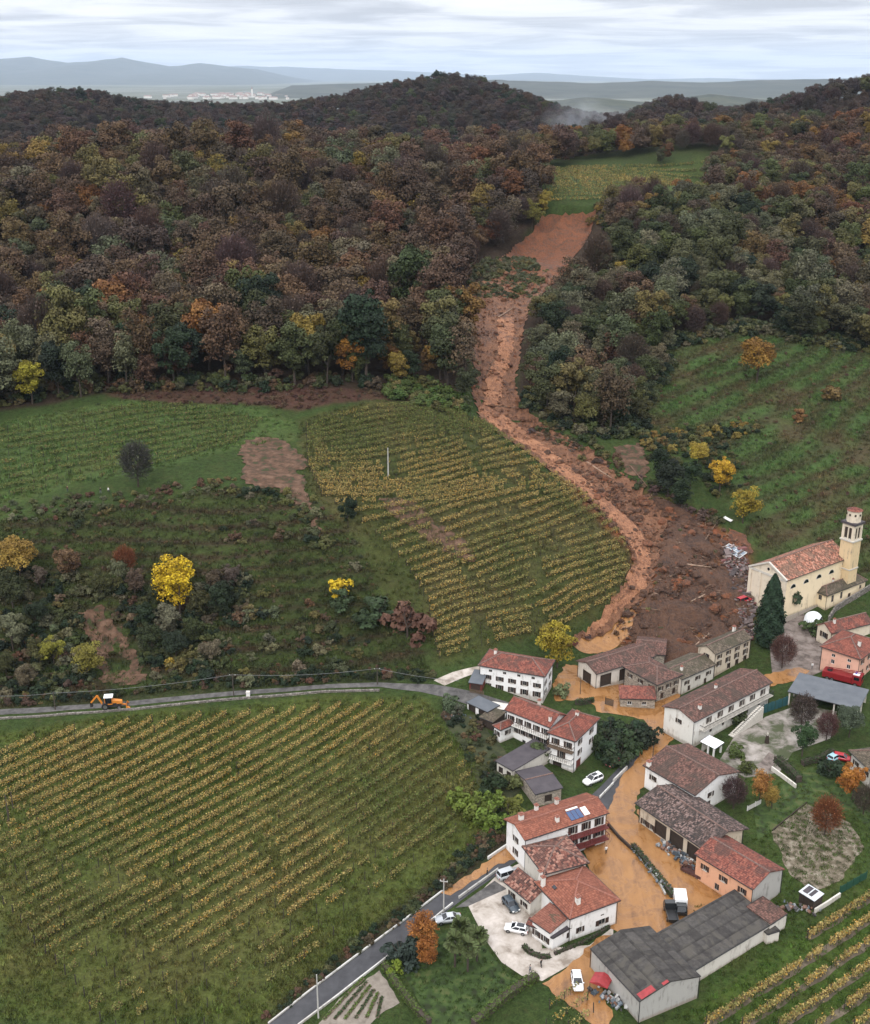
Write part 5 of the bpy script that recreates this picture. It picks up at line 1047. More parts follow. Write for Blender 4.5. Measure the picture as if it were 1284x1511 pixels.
# undergrowth: rough scrub on banks, wood edges, terraces and along the slide
ug = []
SCARS = [world_poly(p) for p in ([(352,665),(368,648),(410,645),(440,668),(455,690),(452,715),(440,735),(400,722),(362,710)], [(108,900),(152,885),(190,935),(216,972),(225,1012),(185,1025),(145,1022),(136,955)], [(908,662),(942,658),(955,690),(950,702),(927,698)])]
def scrub(poly, spacing, table, s0, prob=1.0, nscale=None):
    x, y = scatter(poly, spacing, rngw); z = H(x, y); nn = noise2(x, y, 14, 61) if nscale else np.ones(len(x))
    for X, Y, Z, n_ in zip(x, y, z, nn):
        if TR.random() > prob or n_ < (nscale if nscale is not None else -9): continue
        if any(inpoly(np.array([X]), np.array([Y]), cp)[0] for cp in SCARS): continue
        ug.append((X, Y, Z, ('bush', TR.choice(TR.choice(table))), s0 * TR.uniform(.5, 1.3)))
scrub(WP['terrace_l'], 1.5, [GREEN, OLIVE, GREEN, GREEN, BROWN], .30, .6)
scrub(WP['terrace_l'], 3.2, [GREEN, GREYG, OLIVE, BROWN, DARKG], .85, .6, .12)
scrub(WP['meadow_r'], 3.4, [OLIVE, BROWN, GREEN, BROWN], .38, .5, .0)
THK = world_poly([(-20,835),(100,850),(180,858),(230,880),(330,850),(365,860),(372,930),(310,1000),(228,1012),(205,960),(158,888),(112,902),(138,1010),(-20,1035)])
scrub(THK, 2.0, [GREEN, DARKG, DARKG, GREYG, OLIVE, GREEN, BROWN], 1.0, .85)
scrub(world_poly([(345,712),(365,716),(440,730),(470,790),(490,800),(480,830),(440,790),(420,745),(340,735)]), 2.0, [GREEN, GREYG, OLIVE, DARKG], .8, .6)
scrub(world_poly([(780,640),(870,685),(960,730),(1060,780),(1070,770),(960,715),(880,655),(800,625)]), 2.2, [BROWN, OLIVE, GREEN, PURPLE], .8, .7)
scrub(world_poly([(0,745),(200,725),(345,705),(350,728),(200,755),(0,775)]), 2.0, [GREEN, OLIVE, GREYG, BROWN], .6, .6)
scrub(WP['debris'], 2.2, [BROWN, OLIVE, BROWN, [(0.07,0.036,0.022)], [(0.10,0.05,0.03)]], .45, .5, .05)
scrub(WP['brown_edge'], 2.0, [[(0.07,0.036,0.026),(0.06,0.034,0.026)], BROWN], .45, .7)
scrub(world_poly([(-20,606),(150,580),(430,577),(560,573),(560,556),(430,556),(150,558),(-20,582)]), 3.0, [GREEN, DARKG, BROWN, OLIVE], 1.3, .85)
scrub(world_poly([(770,605),(820,632),(880,650),(945,645),(965,590),(1005,520),(1085,494),(1160,506),(1284,526),(1284,502),(1160,482),(1085,472),(990,495),(935,600),(880,618),(780,575)]), 2.6, [GREEN, DARKG, OLIVE, GREYG], 1.25, .9)
scrub(world_poly([(945,640),(1110,625),(1125,640),(1010,655),(960,680)]), 2.2, [GREEN, OLIVE, OCHRE, DARKG], .95, .85)
scrub(world_poly([(960,665),(1060,655),(1100,690),(1110,740),(1060,740),(1000,690)]), 2.4, [GREEN, OLIVE, DARKG], .8, .6)
scrub(world_poly([(720,1215),(745,1240),(655,1312),(590,1360),(520,1412),(395,1508),(385,1500),(540,1380),(650,1296)]), 1.0, [BROWN, GREEN, DARKG, DARKG], .5, .8)
scrub(world_poly([(0,1030),(345,1003),(560,992),(640,990),(640,1006),(560,1002),(345,1015),(0,1042)]), 1.2, [GREEN, DARKG, DARKG, BROWN], .6, .85)
scrub(world_poly([(655,1050),(700,1050),(735,1095),(760,1150),(745,1215),(690,1190),(715,1150),(660,1075)]), 1.9, [GREEN, DARKG, OLIVE, BROWN], .6, .6)
scrub(world_poly([(690,395),(790,385),(800,425),(785,440),(690,440)]), 2.4, [GREEN, OLIVE, GREYG, GREYG], .85, .9)
scrub(world_poly([(870,310),(1040,300),(1040,330),(880,345)]), 3.0, [GREEN, OLIVE, OCHRE], 1.2, .8)
scrub(world_poly([(565,568),(640,565),(690,595),(690,612),(640,605),(570,588)]), 2.2, [[(0.062,0.082,0.024)], OLIVE, [(0.05,0.075,0.02)]], 1.25, .95)
inst_from('undergrowth', ug, 'rough scrub and brambles on banks, terraces and slide edges')

# coarse grass: tufts in the fields, meadow and lawns
gt = []
def tufts(poly, spacing, cols, s0):
    x, y = scatter(poly, spacing, rngw); x = x + rngw.normal(0, spacing * .3, len(x)); y = y + rngw.normal(0, spacing * .3, len(y)); z = H(x, y); nn = noise2(x, y, 9, 66)
    for X, Y, Z, n_ in zip(x, y, z, nn):
        if n_ + TR.uniform(-.6, .6) < -.15: continue
        cl = np.array([float(H(X, Y, CG[..., i])) for i in range(3)]) * TR.uniform(.85, 1.7) * np.array((1.08, 1.0, 1.0))
        gt.append((X, Y, Z + .2, ('tuft', tuple(cl)), s0 * TR.uniform(.6, 1.5)))
GRC = [(0.050,0.068,0.018),(0.066,0.078,0.022),(0.085,0.080,0.030),(0.038,0.058,0.014),(0.058,0.085,0.020)]
tufts(WP['vine_low'], .85, GRC, 1.0); tufts(WP['vine_mid'], 1.1, GRC[:3], 1.1); tufts(WP['vine_left'], 1.2, [(0.055,0.088,0.024),(0.045,0.075,0.02),(0.07,0.085,0.03)], 1.1)
tufts(WP['meadow_r'], 1.1, [(0.050,0.085,0.022),(0.045,0.065,0.02),(0.075,0.070,0.03),(0.06,0.05,0.025)], 1.3); tufts(WP['terrace_l'], 1.1, [(0.040,0.052,0.016),(0.052,0.060,0.02),(0.06,0.05,0.024)], 1.3)
tufts(WP['garden_r'], .9, GRC, .7); tufts(world_poly([(595,1435),(690,1360),(775,1452),(690,1521),(640,1521)]), .8, GRC, .6); tufts(WP['vine_br'], .9, GRC, .9)
inst_from('grass_tufts', gt, 'coarse tufted grass of the fields and meadows')
print('tufts', len(gt), 'scrub', len(ug), 'wood', len(rest))

# ------------------------------------------------------------------ vineyards: every row a thing (foliage, posts, wires)
m, t, b = new_mat('vine_leaves'); at = t.nodes.new('ShaderNodeAttribute'); at.attribute_name = 'tint'
t.links.new(at.outputs['Color'], b.inputs['Base Color']); b.inputs['Roughness'].default_value = 0.7; b.inputs['Specular IOR Level'].default_value = 0.15; M_VINE = m
M_POST = mat_plain('vine_post', (0.032, 0.026, 0.022), 0.9, vary=.3)
VY, VG, VB, VO = np.array((0.34, 0.25, 0.09)), np.array((0.105, 0.125, 0.036)), np.array((0.115, 0.070, 0.036)), np.array((0.36, 0.20, 0.035))
M_STRIP = mat_noise('vine_strip_soil', [(0.3, (0.055, 0.046, 0.030)), (0.55, (0.11, 0.088, 0.062)), (0.8, (0.17, 0.135, 0.10))], 0.6, 0.95, 8, (0.5, 0.1), 4)
def vine_row(line, label, group, rng, yellow=.5, dens=26, leaf=.17, strip=0.0, postgap=5.5, hgt=1.65, thin=0.35, yfun=None, dfun=None):
    pts = np.array([p[:2] for p in line]); seg = np.hypot(*np.diff(pts, axis=0).T); L = seg.sum()
    if L < 3: return
    cum = np.concatenate([[0], np.cumsum(seg)])
    def at_(s): return np.stack([np.interp(s, cum, pts[:, 0]), np.interp(s, cum, pts[:, 1])], -1)
    n = int(L * dens); s = rng.uniform(0, L, n); p = at_(s); e = at_(np.minimum(s + .3, L)) - at_(np.maximum(s - .3, 0)); e /= np.linalg.norm(e, axis=1, keepdims=True) + 1e-9; nn = np.stack([-e[:, 1], e[:, 0]], 1)
    cover = 1.2 * noise2(p[:, 0], p[:, 1], 8, 71) + 1.0 * noise2(s, s * 0 + pts[0, 0], 1.9, 72, 3)
    if dfun is not None: cover = cover + dfun(p[:, 0], p[:, 1])
    keep = cover > thin - .5; plant = .5 + .5 * np.cos(s * 2 * np.pi / 1.05); keep &= rng.uniform(0, 1, n) < .78 + .22 * plant
    p, nn, s = p[keep], nn[keep], s[keep]; n = len(p)
    lat = rng.normal(0, .2, n); z = H(p[:, 0], p[:, 1]) + np.clip(rng.normal(.68 * hgt, .24 * hgt, n), .3, hgt * 1.15)
    pos = np.column_stack([p + nn * lat[:, None], z])
    nr = np.column_stack([nn * np.sign(lat)[:, None] * .7, np.full(n, .7)]) + rnd_dirs(n, rng) * .8; nr /= np.linalg.norm(nr, axis=1, keepdims=True)
    Q = leaf_quads(pos, nr, np.full(n, leaf), rng)
    yl = np.clip(yellow + (yfun(p[:, 0], p[:, 1]) if yfun is not None else 0) + .75 * noise2(p[:, 0], p[:, 1], 22, 73) + .25 * rng.normal(size=n) + .35 * noise2(s, s * 0 + pts[0, 1], 3, 74, 2), 0, 1)[:, None]
    col_ = VG * (1 - yl) + VY * yl; ob = rng.uniform(0, 1, n)[:, None]; col_ = np.where(ob < .13, VB, col_); col_ = np.where((ob > .9) & (yl > .5), VO, col_); col_ = col_ * rng.uniform(.55, 1.25, n)[:, None]
    root = empty('vine_row', (pts[0][0], pts[0][1], float(H(*pts[0])))); tag(root, label, 'vine row', group); o0 = np.array(root.location)
    me_ = quads_mesh('foliage', Q - o0, M_VINE); a = me_.attributes.new('tint', 'FLOAT_COLOR', 'FACE'); a.data.foreach_set('color', np.concatenate([col_, np.ones((n, 1))], 1).ravel().astype(np.float32))
    tag(obj('foliage', me_, root), kind='stuff')
    mb = MB(); k = max(2, int(L / postgap))
    for i in range(k + 1):
        x, y = at_(np.array([L * i / k]))[0]; z_ = float(H(x, y)); r_ = .075 if 0 < i < k else .1
        mb.tube((x - o0[0], y - o0[1], z_ - .3 - o0[2]), (x - o0[0] + rng.uniform(-.08, .08), y - o0[1] + rng.uniform(-.08, .08), z_ + hgt * 1.18 - o0[2]), r_, r_, 4)
    for s_ in np.arange(.5, L, 1.05):                       # vine stems
        x, y = at_(np.array([s_]))[0]; z_ = float(H(x, y)); mb.tube((x - o0[0], y - o0[1], z_ - .1 - o0[2]), (x - o0[0] + rng.uniform(-.12, .12), y - o0[1] + rng.uniform(-.12, .12), z_ + .85 - o0[2]), .045, .03, 3, cap=False)
    tag(mb.build('posts', M_POST, root), kind='stuff')
    if strip:
        d = densify(pts, 1.4, False); vs_, fs_ = [], []
        for i, c_ in enumerate(d):
            e_ = (d[min(i+1, len(d)-1)] - d[max(i-1, 0)]); e_ = e_ / np.linalg.norm(e_); w_ = np.array((-e_[1], e_[0])) * strip / 2 * rng.uniform(.7, 1.2)
            for q_ in (c_ - w_, c_ + w_): vs_.append((q_[0] - o0[0], q_[1] - o0[1], float(H(*q_)) + .045 - o0[2]))
            if i: fs_.append((2*i-2, 2*i, 2*i+1, 2*i-1))
        obj('soil_strip', mesh('soil_strip', vs_, fs_, [M_STRIP]), root)
    return root
def ordinal(i): return ['first', 'second', 'third', 'fourth', 'fifth', 'sixth', 'seventh', 'eighth', 'ninth', 'tenth', 'eleventh', 'twelfth', 'thirteenth', 'fourteenth', 'fifteenth', 'sixteenth', 'seventeenth', 'eighteenth', 'nineteenth', 'twentieth'][i] if i < 20 else f'{i+1}{"st" if (i+1) % 10 == 1 else "nd" if (i+1) % 10 == 2 else "rd" if (i+1) % 10 == 3 else "th"}'
def field_parallel(polypx, dirpx, spacing, labf, group, seed, **kw):
    rng = np.random.default_rng(seed); poly = np.array(world_poly(polypx)); a, b_ = G(dirpx[0])[:2], G(dirpx[1])[:2]; e = (b_ - a) / np.linalg.norm(b_ - a); n = np.array((-e[1], e[0]))
    if n[1] < 0: n = -n
    off = poly @ n; rows = []
    for o_ in np.arange(off.max() - .8, off.min(), -spacing):
        hits = []
        for i in range(len(poly)):
            p, r = poly[i], poly[(i+1) % len(poly)]; d0, d1 = p @ n - o_, r @ n - o_
            if (d0 < 0) != (d1 < 0): hits.append((p + (r - p) * d0 / (d0 - d1)) @ e)
        hits.sort()
        for s0, s1 in zip(hits[::2], hits[1::2]):
            if s1 - s0 > 4: rows.append([e * s + n * o_ for s in np.linspace(s0 + rng.uniform(0, .8), s1 - rng.uniform(0, .8), 12)])
    for i, r in enumerate(rows): vine_row(r, labf(i, len(rows)), group, rng, **kw)
    return len(rows)
field_parallel([(-30,1112),(0,1102),(130,1074),(300,1058),(470,1044),(600,1038),(640,1064),(705,1150),(690,1210),(620,1290),(540,1345),(380,1470),(330,1521),(150,1521),(120,1470),(60,1405),(0,1330),(-30,1310)], (q(14,690,960), q(14,1280,640)), 3.0,
    lambda i, n: f'{ordinal(i)} vine row from the hillside lane in the big lower left vineyard', 'rows of the lower left vineyard', 1, yellow=.42, dens=76, thin=.0, leaf=.14, yfun=lambda x, y: (lambda u, v, d: .55 * smooth(1270, 1110, v) * smooth(600, 150, u) + .25 * smooth(1200, 1100, v) - .3 * smooth(1270, 1395, v) - .25 * smooth(480, 720, u))(*proj(x, y, H(x, y))), dfun=lambda x, y: (lambda u, v, d: .3 * smooth(1300, 1130, v) - .55 * smooth(1290, 1420, v) - .5 * smooth(450, 690, u))(*proj(x, y, H(x, y))))
field_parallel([(1005,1516),(1284,1318),(1330,1300),(1330,1521)], (q(8,500,1500), q(8,1088,1100)), 3.3,
    lambda i, n: f'{ordinal(i)} vine row below the long grey barn in the bottom right vineyard', 'rows of the bottom right vineyard', 2, yellow=.7, dens=110, strip=1.4, thin=-.1)
field_parallel([(775,1521),(850,1455),(868,1470),(890,1521)], (q(7,1060,640), q(7,1284,490)), 2.4,
    lambda i, n: f'{ordinal(i)} short vine row beside the right hand clipped hedge at the bottom edge', 'short rows beside the lawn hedge', 3, yellow=.3, dens=26, thin=.2)
def field_guides(guides, spacing, labf, group, seed, npt=14, **kw):
    rng = np.random.default_rng(seed); W_ = []
    for g in guides:
        w = np.array([p[:2] for p in GP(g)]); sg = np.concatenate([[0], np.cumsum(np.hypot(*np.diff(w, axis=0).T))]); s = np.linspace(0, sg[-1], npt)
        W_.append(np.stack([np.interp(s, sg, w[:, 0]), np.interp(s, sg, w[:, 1])], 1))
    rows = []
    for a, b_ in zip(W_[:-1], W_[1:]):
        k = max(1, int(round(np.linalg.norm(a - b_, axis=1).mean() / spacing)))
        for i in range(k): rows.append(a + (b_ - a) * i / k)
    rows.append(W_[-1])
    for i, r in enumerate(rows): vine_row(list(r), labf(i, len(rows)), group, rng, **kw)
field_guides([[(452,630),(560,603),(640,602),(694,617)], [(455,690),(560,688),(650,668),(715,645),(742,645)], [(475,732),(560,735),(640,725),(745,700),(806,692)], [(555,790),(625,768),(690,745),(780,724),(842,718)],
              [(600,835),(680,812),(790,775),(876,745)], [(632,890),(720,862),(820,826),(922,800)], [(640,940),(720,915),(830,878),(930,842)], [(648,972),(710,955),(800,930),(865,902),(910,880)]], 3.1,
    lambda i, n: f'{ordinal(i)} curved vine row from the wood edge in the vineyard beside the landslide', 'curved rows of the hillside vineyard', 4, yellow=.46, dens=60, thin=-.05, leaf=.17, yfun=lambda x, y: (lambda u, v, d: -.45 * smooth(720, 620, v) + .2 * smooth(560, 850, u))(*proj(x, y, H(x, y))))
field_guides([[(-20,642),(100,620),(200,602),(285,599)], [(-20,690),(180,655),(300,632),(388,622)], [(-20,738),(150,705),(260,678),(352,652)]], 4.6,
    lambda i, n: f'{ordinal(i)} row from the wood in the young green vineyard at the left edge', 'rows of the young left vineyard', 5, yellow=-.35, dens=36, thin=.05, hgt=1.4, leaf=.18, postgap=3)
field_guides([[(800,252),(920,246),(1042,240)], [(806,298),(900,294),(975,288)]], 6.5,
    lambda i, n: f'{ordinal(i)} vine row from the crest in the small vineyard above the scarp', 'rows of the ridge top vineyard', 6, yellow=.4, dens=20, thin=.1, leaf=.28)

# ------------------------------------------------------------------ single trees and shrubs
def tr(k, x, y, kind, col, scale, label, name=None, sz=1.0, idx=None):
    scale = scale * (1.15 if kind == 'bush' else 1.45 if k == 0 else 1.25)
    p = G(q(k, x, y)); return tree(name or ('shrub' if kind == 'bush' else 'tree'), label, p, kind, col, scale, None, idx, sz)
Y_ = (0.40, 0.255, 0.016); Y2 = (0.32, 0.20, 0.02)
tr(0,266,908,'loose',Y_,.92,'bright yellow tree on the dark scrubby slope above the backhoe loader','yellow_tree')
tr(0,503,874,'bush',Y_,1.35,'small round bright yellow bush alone on the terraced slope','yellow_bush',1.2)
tr(0,1062,728,'round',Y2,.72,'larger yellow tree right of the landslide beside a dark evergreen clump','yellow_tree')
tr(0,1030,690,'round',(0.24,0.18,0.03),.55,'pale yellow tree behind the dark evergreens beside the landslide','yellow_tree')
tr(0,1096,772,'loose',(0.22,0.155,0.022),.72,'yellow olive tree nearest the church roof on the green terraces','yellow_tree')
tr(0,1116,564,'round',(0.155,0.095,0.020),1.08,'big round ochre tree standing alone on the upper right meadow','ochre_tree')
tr(0,48,596,'round',(0.20,0.155,0.022),.85,'yellow green tree at the wood edge by the left border','yellow_tree')
tr(0,520,562,'round',(0.175,0.080,0.018),.95,'rounded orange tree at the foot of the left wood','orange_tree')
tr(0,650,560,'round',(0.13,0.082,0.020),1.05,'orange brown tree at the wood edge beside the slide channel','orange_tree')
tr(0,822,985,'round',(0.21,0.165,0.020),.70,'yellow green tree between the three storey white house and the open barn','yellow_tree')
tr(0,30,860,'round',(0.19,0.125,0.03),.82,'ochre tree on the scrubby slope at the left edge','ochre_tree')
tr(0,80,985,'round',(0.15,0.145,0.025),.50,'yellow green small tree left of the lower brown scar','yellow_tree')
tr(0,130,1000,'loose',(0.15,0.135,0.03),.58,'olive yellow small tree touching the lower brown scar','olive_tree')
tr(0,253,985,'bush',(0.24,0.18,0.03),.9,'small pale yellow bush above the lane','yellow_bush')
tr(0,800,318,'round',(0.185,0.155,0.03),.8,'yellow green tree at the wood corner beside the upper scarp','yellow_tree')
tr(0,785,338,'loose',(0.14,0.125,0.03),.85,'olive tree just below the wood corner beside the upper scarp','olive_tree')
tr(0,1180,620,'bush',(0.13,0.070,0.028),1.5,'rusty brown bush on the right meadow','rusty_bush')
tr(0,1225,592,'bush',(0.12,0.066,0.03),1.9,'large rusty red brown bush at the right of the upper meadow','rusty_bush')
tr(0,602,942,'bush',(0.095,0.058,0.038),2.6,'large bare brown bush at the bottom of the hillside vineyard','brown_bush')
tr(0,555,915,'bush',(0.030,0.048,0.020),2.5,'wide dark green bush beside the bare brown bush','green_bush',.8)
tr(0,505,895,'bush',(0.034,0.050,0.022),1.7,'dark green bush just below the small yellow bush','green_bush')
tr(0,514,778,'round',(0.012,0.020,0.010),.42,'narrow black green evergreen on the terraced slope','evergreen',1.3)
tr(0,204,718,'bare',(0.060,0.050,0.048),.8,'leafless dark tree alone below the young vineyard','bare_tree')
tr(0,186,850,'bare',(0.15,0.055,0.030),.55,'small thin reddish tree on the terraced slope','bare_tree')
for i, (x, y, s, lab) in enumerate([(985,735,.78,'largest'), (1005,755,.62,'lowest'), (975,705,.6,'upper'), (1018,722,.55,'right hand')]): tr(0,x,y,'round',DARKG[i % 2],s,f'{lab} dark evergreen of the clump beside the landslide','evergreen')
# dark thicket between lane and yellow tree
TH = [(20,900),(55,925),(20,960),(60,985),(40,1020),(200,880),(235,900),(215,930),(250,945),(300,915),(320,880),(345,870),(290,950),(330,910),(180,860),(150,880),(100,860),(60,870),(225,970),(260,975),(310,980),(10,1000)]
for i, (x, y) in enumerate(TH):
    cl = [GREEN, DARKG, GREYG, GREEN, BROWN, PURPLE][i % 6]; p_ = G((x, y)); place_ = 'left of the lower brown scar' if x < 140 else 'around the bright yellow tree'
    tree('thicket_tree', f'{CNAME[cl[i % len(cl)]]} low tree of the thicket {place_}', p_, 'round' if i % 3 else 'loose', cl[i % len(cl)], TR.uniform(.55, .95), 'thicket trees ' + place_)
# garden trees in the village
tr(7,700,345,'loose',(0.21,0.078,0.020),.56,'orange leaved maple beside the asphalt road and palms','orange_tree')
tr(7,735,385,'loose',(0.22,0.080,0.020),.40,'small orange tree leaning over the lawn','orange_tree')
tr(7,615,375,'bush',(0.022,0.034,0.024),1.5,'dark blue green shrub between road and orange maple','green_bush')
tr(7,590,425,'bush',(0.10,0.14,0.015),.75,'bright yellow green small shrub at the hedge corner','green_bush')
tr(4,1170,930,'round',(0.235,0.095,0.020),.60,'round orange tree on the lawn by the right edge','orange_tree')
tr(4,1000,1150,'bare',(0.17,0.070,0.030),.62,'brown orange thin tree in the middle of the fallow plot','brown_tree')
tr(4,590,950,'loose',(0.20,0.100,0.030),.52,'orange tree beside the white gable of the brown roofed house','orange_tree')
tr(4,670,985,'loose',(0.20,0.120,0.030),.38,'small yellow orange tree on the lawn edge','orange_tree')
tr(4,430,985,'bare',(0.07,0.05,0.042),.55,'leafless shrub tree below the white gable end','bare_tree')
tr(4,860,660,'round',(0.030,0.046,0.018),.58,'dense green tree in the courtyard beside the dark hedge','green_tree')
tr(4,1150,540,'round',(0.055,0.068,0.042),.56,'grey green round tree in front of the large carport','green_tree')
tr(4,1010,560,'bare',(0.11,0.05,0.045),.5,'reddish bare tree behind the dense green courtyard tree','bare_tree')
tr(4,855,490,'bare',(0.065,0.052,0.045),.62,'leafless tree in front of the carport','bare_tree')
tr(4,410,655,'bush',(0.05,0.066,0.02),1.0,'small green shrub under the white canopy','green_bush')
tr(4,540,745,'bush',(0.045,0.060,0.018),1.0,'green shrub at the foot of the courtyard','green_bush')
tr(4,500,470,'bush',(0.030,0.045,0.018),1.1,'green shrub under the outside stair','green_bush')
tr(4,1040,790,'bush',(0.022,0.034,0.016),1.5,'dark clipped round bush beside the red car','green_bush')
tr(4,1240,1020,'bare',(0.085,0.058,0.045),.5,'leafless tree at the right edge of the lawn','bare_tree')
tr(3,600,1400,'bare',(0.10,0.050,0.042),.66,'bare reddish brown tree in the church square','bare_tree')
tr(3,640,960,'bush',(0.03,0.042,0.022),2.0,'dark shrub at the church corner','green_bush',1.5)
tr(3,815,1120,'bush',(0.045,0.062,0.025),1.4,'green shrub beside the white dome tent','green_bush')
tr(1,740,490,'bush',(0.09,0.11,0.06),1.1,'pale green round shrub beside the flooded garden','green_bush')
tr(1,60,600,'bush',(0.05,0.062,0.035),1.3,'green shrub beside the lane at the blue carport','green_bush')
tr(1,140,620,'bush',(0.06,0.066,0.05),1.0,'grey green shrub below the blue carport','green_bush')
tr(1,620,880,'bush',(0.04,0.055,0.022),1.6,'green shrub between dark shed and wooden balcony','green_bush')
tr(1,350,1090,'bush',(0.018,0.028,0.012),1.7,'very dark green bush behind the lower dark shed','green_bush')
tr(1,460,1060,'bush',(0.075,0.080,0.03),1.1,'olive bush against the lower dark shed','green_bush')
for i, (x, y, s) in enumerate([(300,720,2.2),(330,780,2.3),(380,720,2.3),(420,800,2.4),(480,720,2.2),(300,850,2.2),(360,880,2.2),(430,740,2.0),(520,730,2.0),(290,780,2.1)]):
    tr(2, x + 12, y + 35, 'bush', DARKG[i % 2] if i % 3 else (0.024,0.038,0.016), s * .72, 'dark evergreen shrub of the dense hedge clump at the street corner', 'evergreen_shrub').update_tag()
for o in [o for o in COL.objects if o.name.startswith('evergreen_shrub')]: o['group'] = 'evergreen hedge clump at the street corner'
# yellow-green shrubs along the vineyard foot
for i, (x, y) in enumerate([(200,250),(260,300),(300,360),(350,330),(400,270),(440,300),(240,330)]):
    o = tr(5, x, y, 'bush', (0.085,0.105,0.020), 1.35, 'bright olive shrub of the hedge beside the road bend above the balcony house', 'olive_shrub'); o['group'] = 'olive shrubs at the road bend'
# columnar cypress
rng = np.random.default_rng(900); n = 9000; hz = rng.uniform(0, 1, n) ** .85; rad = 3.1 * (1 - hz ** 2.3) ** .8 * (.78 + .22 * np.minimum(1, hz * 5)) + .08
an = rng.uniform(0, 2*np.pi, n); lump = 1 + .13 * np.sin(an * 5 + hz * 23) + .08 * np.sin(an * 9 - hz * 41); rr_ = rad * lump * rng.uniform(.78, 1.10, n)
pos = np.stack([rr_ * np.cos(an), rr_ * np.sin(an), .8 + hz * 18.2], 1); nr = np.stack([np.cos(an), np.sin(an), np.full(n, .5)], 1) + rnd_dirs(n, rng) * .6; nr /= np.linalg.norm(nr, axis=1, keepdims=True)
cp = G(q(3, 490, 1225)); cyp = empty('cypress', cp); tag(cyp, 'tall dark green cypress standing before the church facade', 'tree')
obj('crown', quads_mesh('crown', leaf_quads(pos, nr, np.full(n, .42), rng, .5), mat_leaf('cypress_leaves', (0.014, 0.027, 0.014)), np.clip(.2 + .3 * (lump - .85) * 3 + rng.uniform(0, .4, n), 0, 1)), cyp)
MB().tube((0,0,-.6), (0,0,6), .4, .25, 8).build('trunk', M_BARK, cyp)
# palms on the lawn
M_PALM = mat_leaf('palm_fronds', (0.062, 0.078, 0.030))
def palm_mesh(seed):
    rng = np.random.default_rng(seed); Q = []; V_ = []
    for i in range(34):
        a_ = rng.uniform(0, 6.28); el = rng.uniform(-.5, 1.25); L = rng.uniform(1.1, 1.5); d = np.array((math.cos(a_)*math.cos(el), math.sin(a_)*math.cos(el), math.sin(el))); s = np.array((-math.sin(a_), math.cos(a_), 0)); up = np.cross(d, s)
        c0 = d * L * .45
        for j in range(11):                                        # fan leaflets
            th = (j - 5) / 5 * 1.25; g = d * math.cos(th) + s * math.sin(th); e_ = c0 + g * L * .62 + np.array((0, 0, -.25 * abs(th) - .1)); w = np.cross(g, up) * .10
            Q.append([c0 - w*.3, c0 + w*.3, e_ + w, e_ - w]); V_.append(rng.uniform(.1, .95))
        w = s * .03; Q.append([-w, w, c0 + w, c0 - w]); V_.append(.4)
    return quads_mesh('crown', np.array(Q), M_PALM, np.array(V_))
PM = [palm_mesh(i) for i in (1, 2, 3)]
for i, (x, y, hh, lab) in enumerate([(850,400,5.2,'leftmost palm of the group on the lawn'), (905,420,5.0,'front palm of the group on the lawn with yellowing fronds'), (945,375,5.2,'rightmost palm of the group on the lawn'), (872,350,5.8,'tallest rear palm of the group on the lawn')]):
    p = G(q(7, x, y)); r = empty('palm_tree', p, i); tag(r, lab, 'palm', 'palms on the lawn')
    tk = MB()
    for j in range(6): tk.tube((0,0,-.3 + hh*j/6), (.02,0,hh*(j+1)/6 + .05), .17 + .03*(j % 2), .15, 7)
    tk.build('trunk', M_BARK, r); o = obj('crown', PM[i % 3], r, (0, 0, hh)); o.scale = (1.35,) * 3
# clipped hedges
M_HEDGE = mat_leaf('hedge_leaves', (0.055, 0.082, 0.018)); M_HEDGED = mat_leaf('dark_hedge_leaves', (0.026, 0.042, 0.015))
def hedge(k, pts, w, h, mat, label, seed=5):
    rng = np.random.default_rng(seed); d = np.array(densify([p[:2] for p in GP(pts, k)], .5, False)); seg = np.hypot(*np.diff(d, axis=0).T).sum(); n = int(seg * (w + 2*h) * 26)
    i = rng.integers(0, len(d) - 1, n); f = rng.uniform(0, 1, n)[:, None]; p = d[i] * (1-f) + d[i+1] * f; e = d[i+1] - d[i]; e /= np.linalg.norm(e, axis=1, keepdims=True); nn = np.stack([-e[:, 1], e[:, 0]], 1)
    u = rng.uniform(-(w/2 + h), w/2 + h, n); lat = np.clip(u, -w/2, w/2); z = np.where(np.abs(u) <= w/2, h, h - (np.abs(u) - w/2)); bumpy = .12 * noise2(p[:, 0], p[:, 1], 1.6, 88)
    pos = np.column_stack([p + nn * (lat * (1 + bumpy))[:, None], H(p[:, 0], p[:, 1]) + z * (1 + bumpy)]) + rng.normal(0, .05, (n, 3))
    nr = np.column_stack([nn * (np.where(np.abs(u) > w/2, np.sign(u), 0))[:, None], np.where(np.abs(u) <= w/2, 1.0, .2)]) + rnd_dirs(n, rng) * .6; nr /= np.linalg.norm(nr, axis=1, keepdims=True)
    r = empty('hedge', (d[0][0], d[0][1], float(H(*d[0])))); tag(r, label, 'hedge'); o0 = np.array(r.location)
    obj('foliage', quads_mesh('foliage', leaf_quads(pos - o0, nr, np.full(n, .14), rng), mat, rng.uniform(.1, .9, n)), r)
    core = MB()
    for a, b_ in zip(d[:-1:3], list(d[3::3]) + [d[-1]]): core.bar((*(a - o0[:2]), float(H(*a)) + h*.42 - o0[2]), (*(b_ - o0[:2]), float(H(*b_)) + h*.42 - o0[2]), w*.8, h*.9)
    tag(core.build('branches', M_BARK, r), kind='stuff'); return r
hedge(7, [(545,400),(585,460),(640,540),(700,610),(740,650)], 1.1, 1.2, M_HEDGE, 'clipped green hedge between the vegetable plot and the lawn')
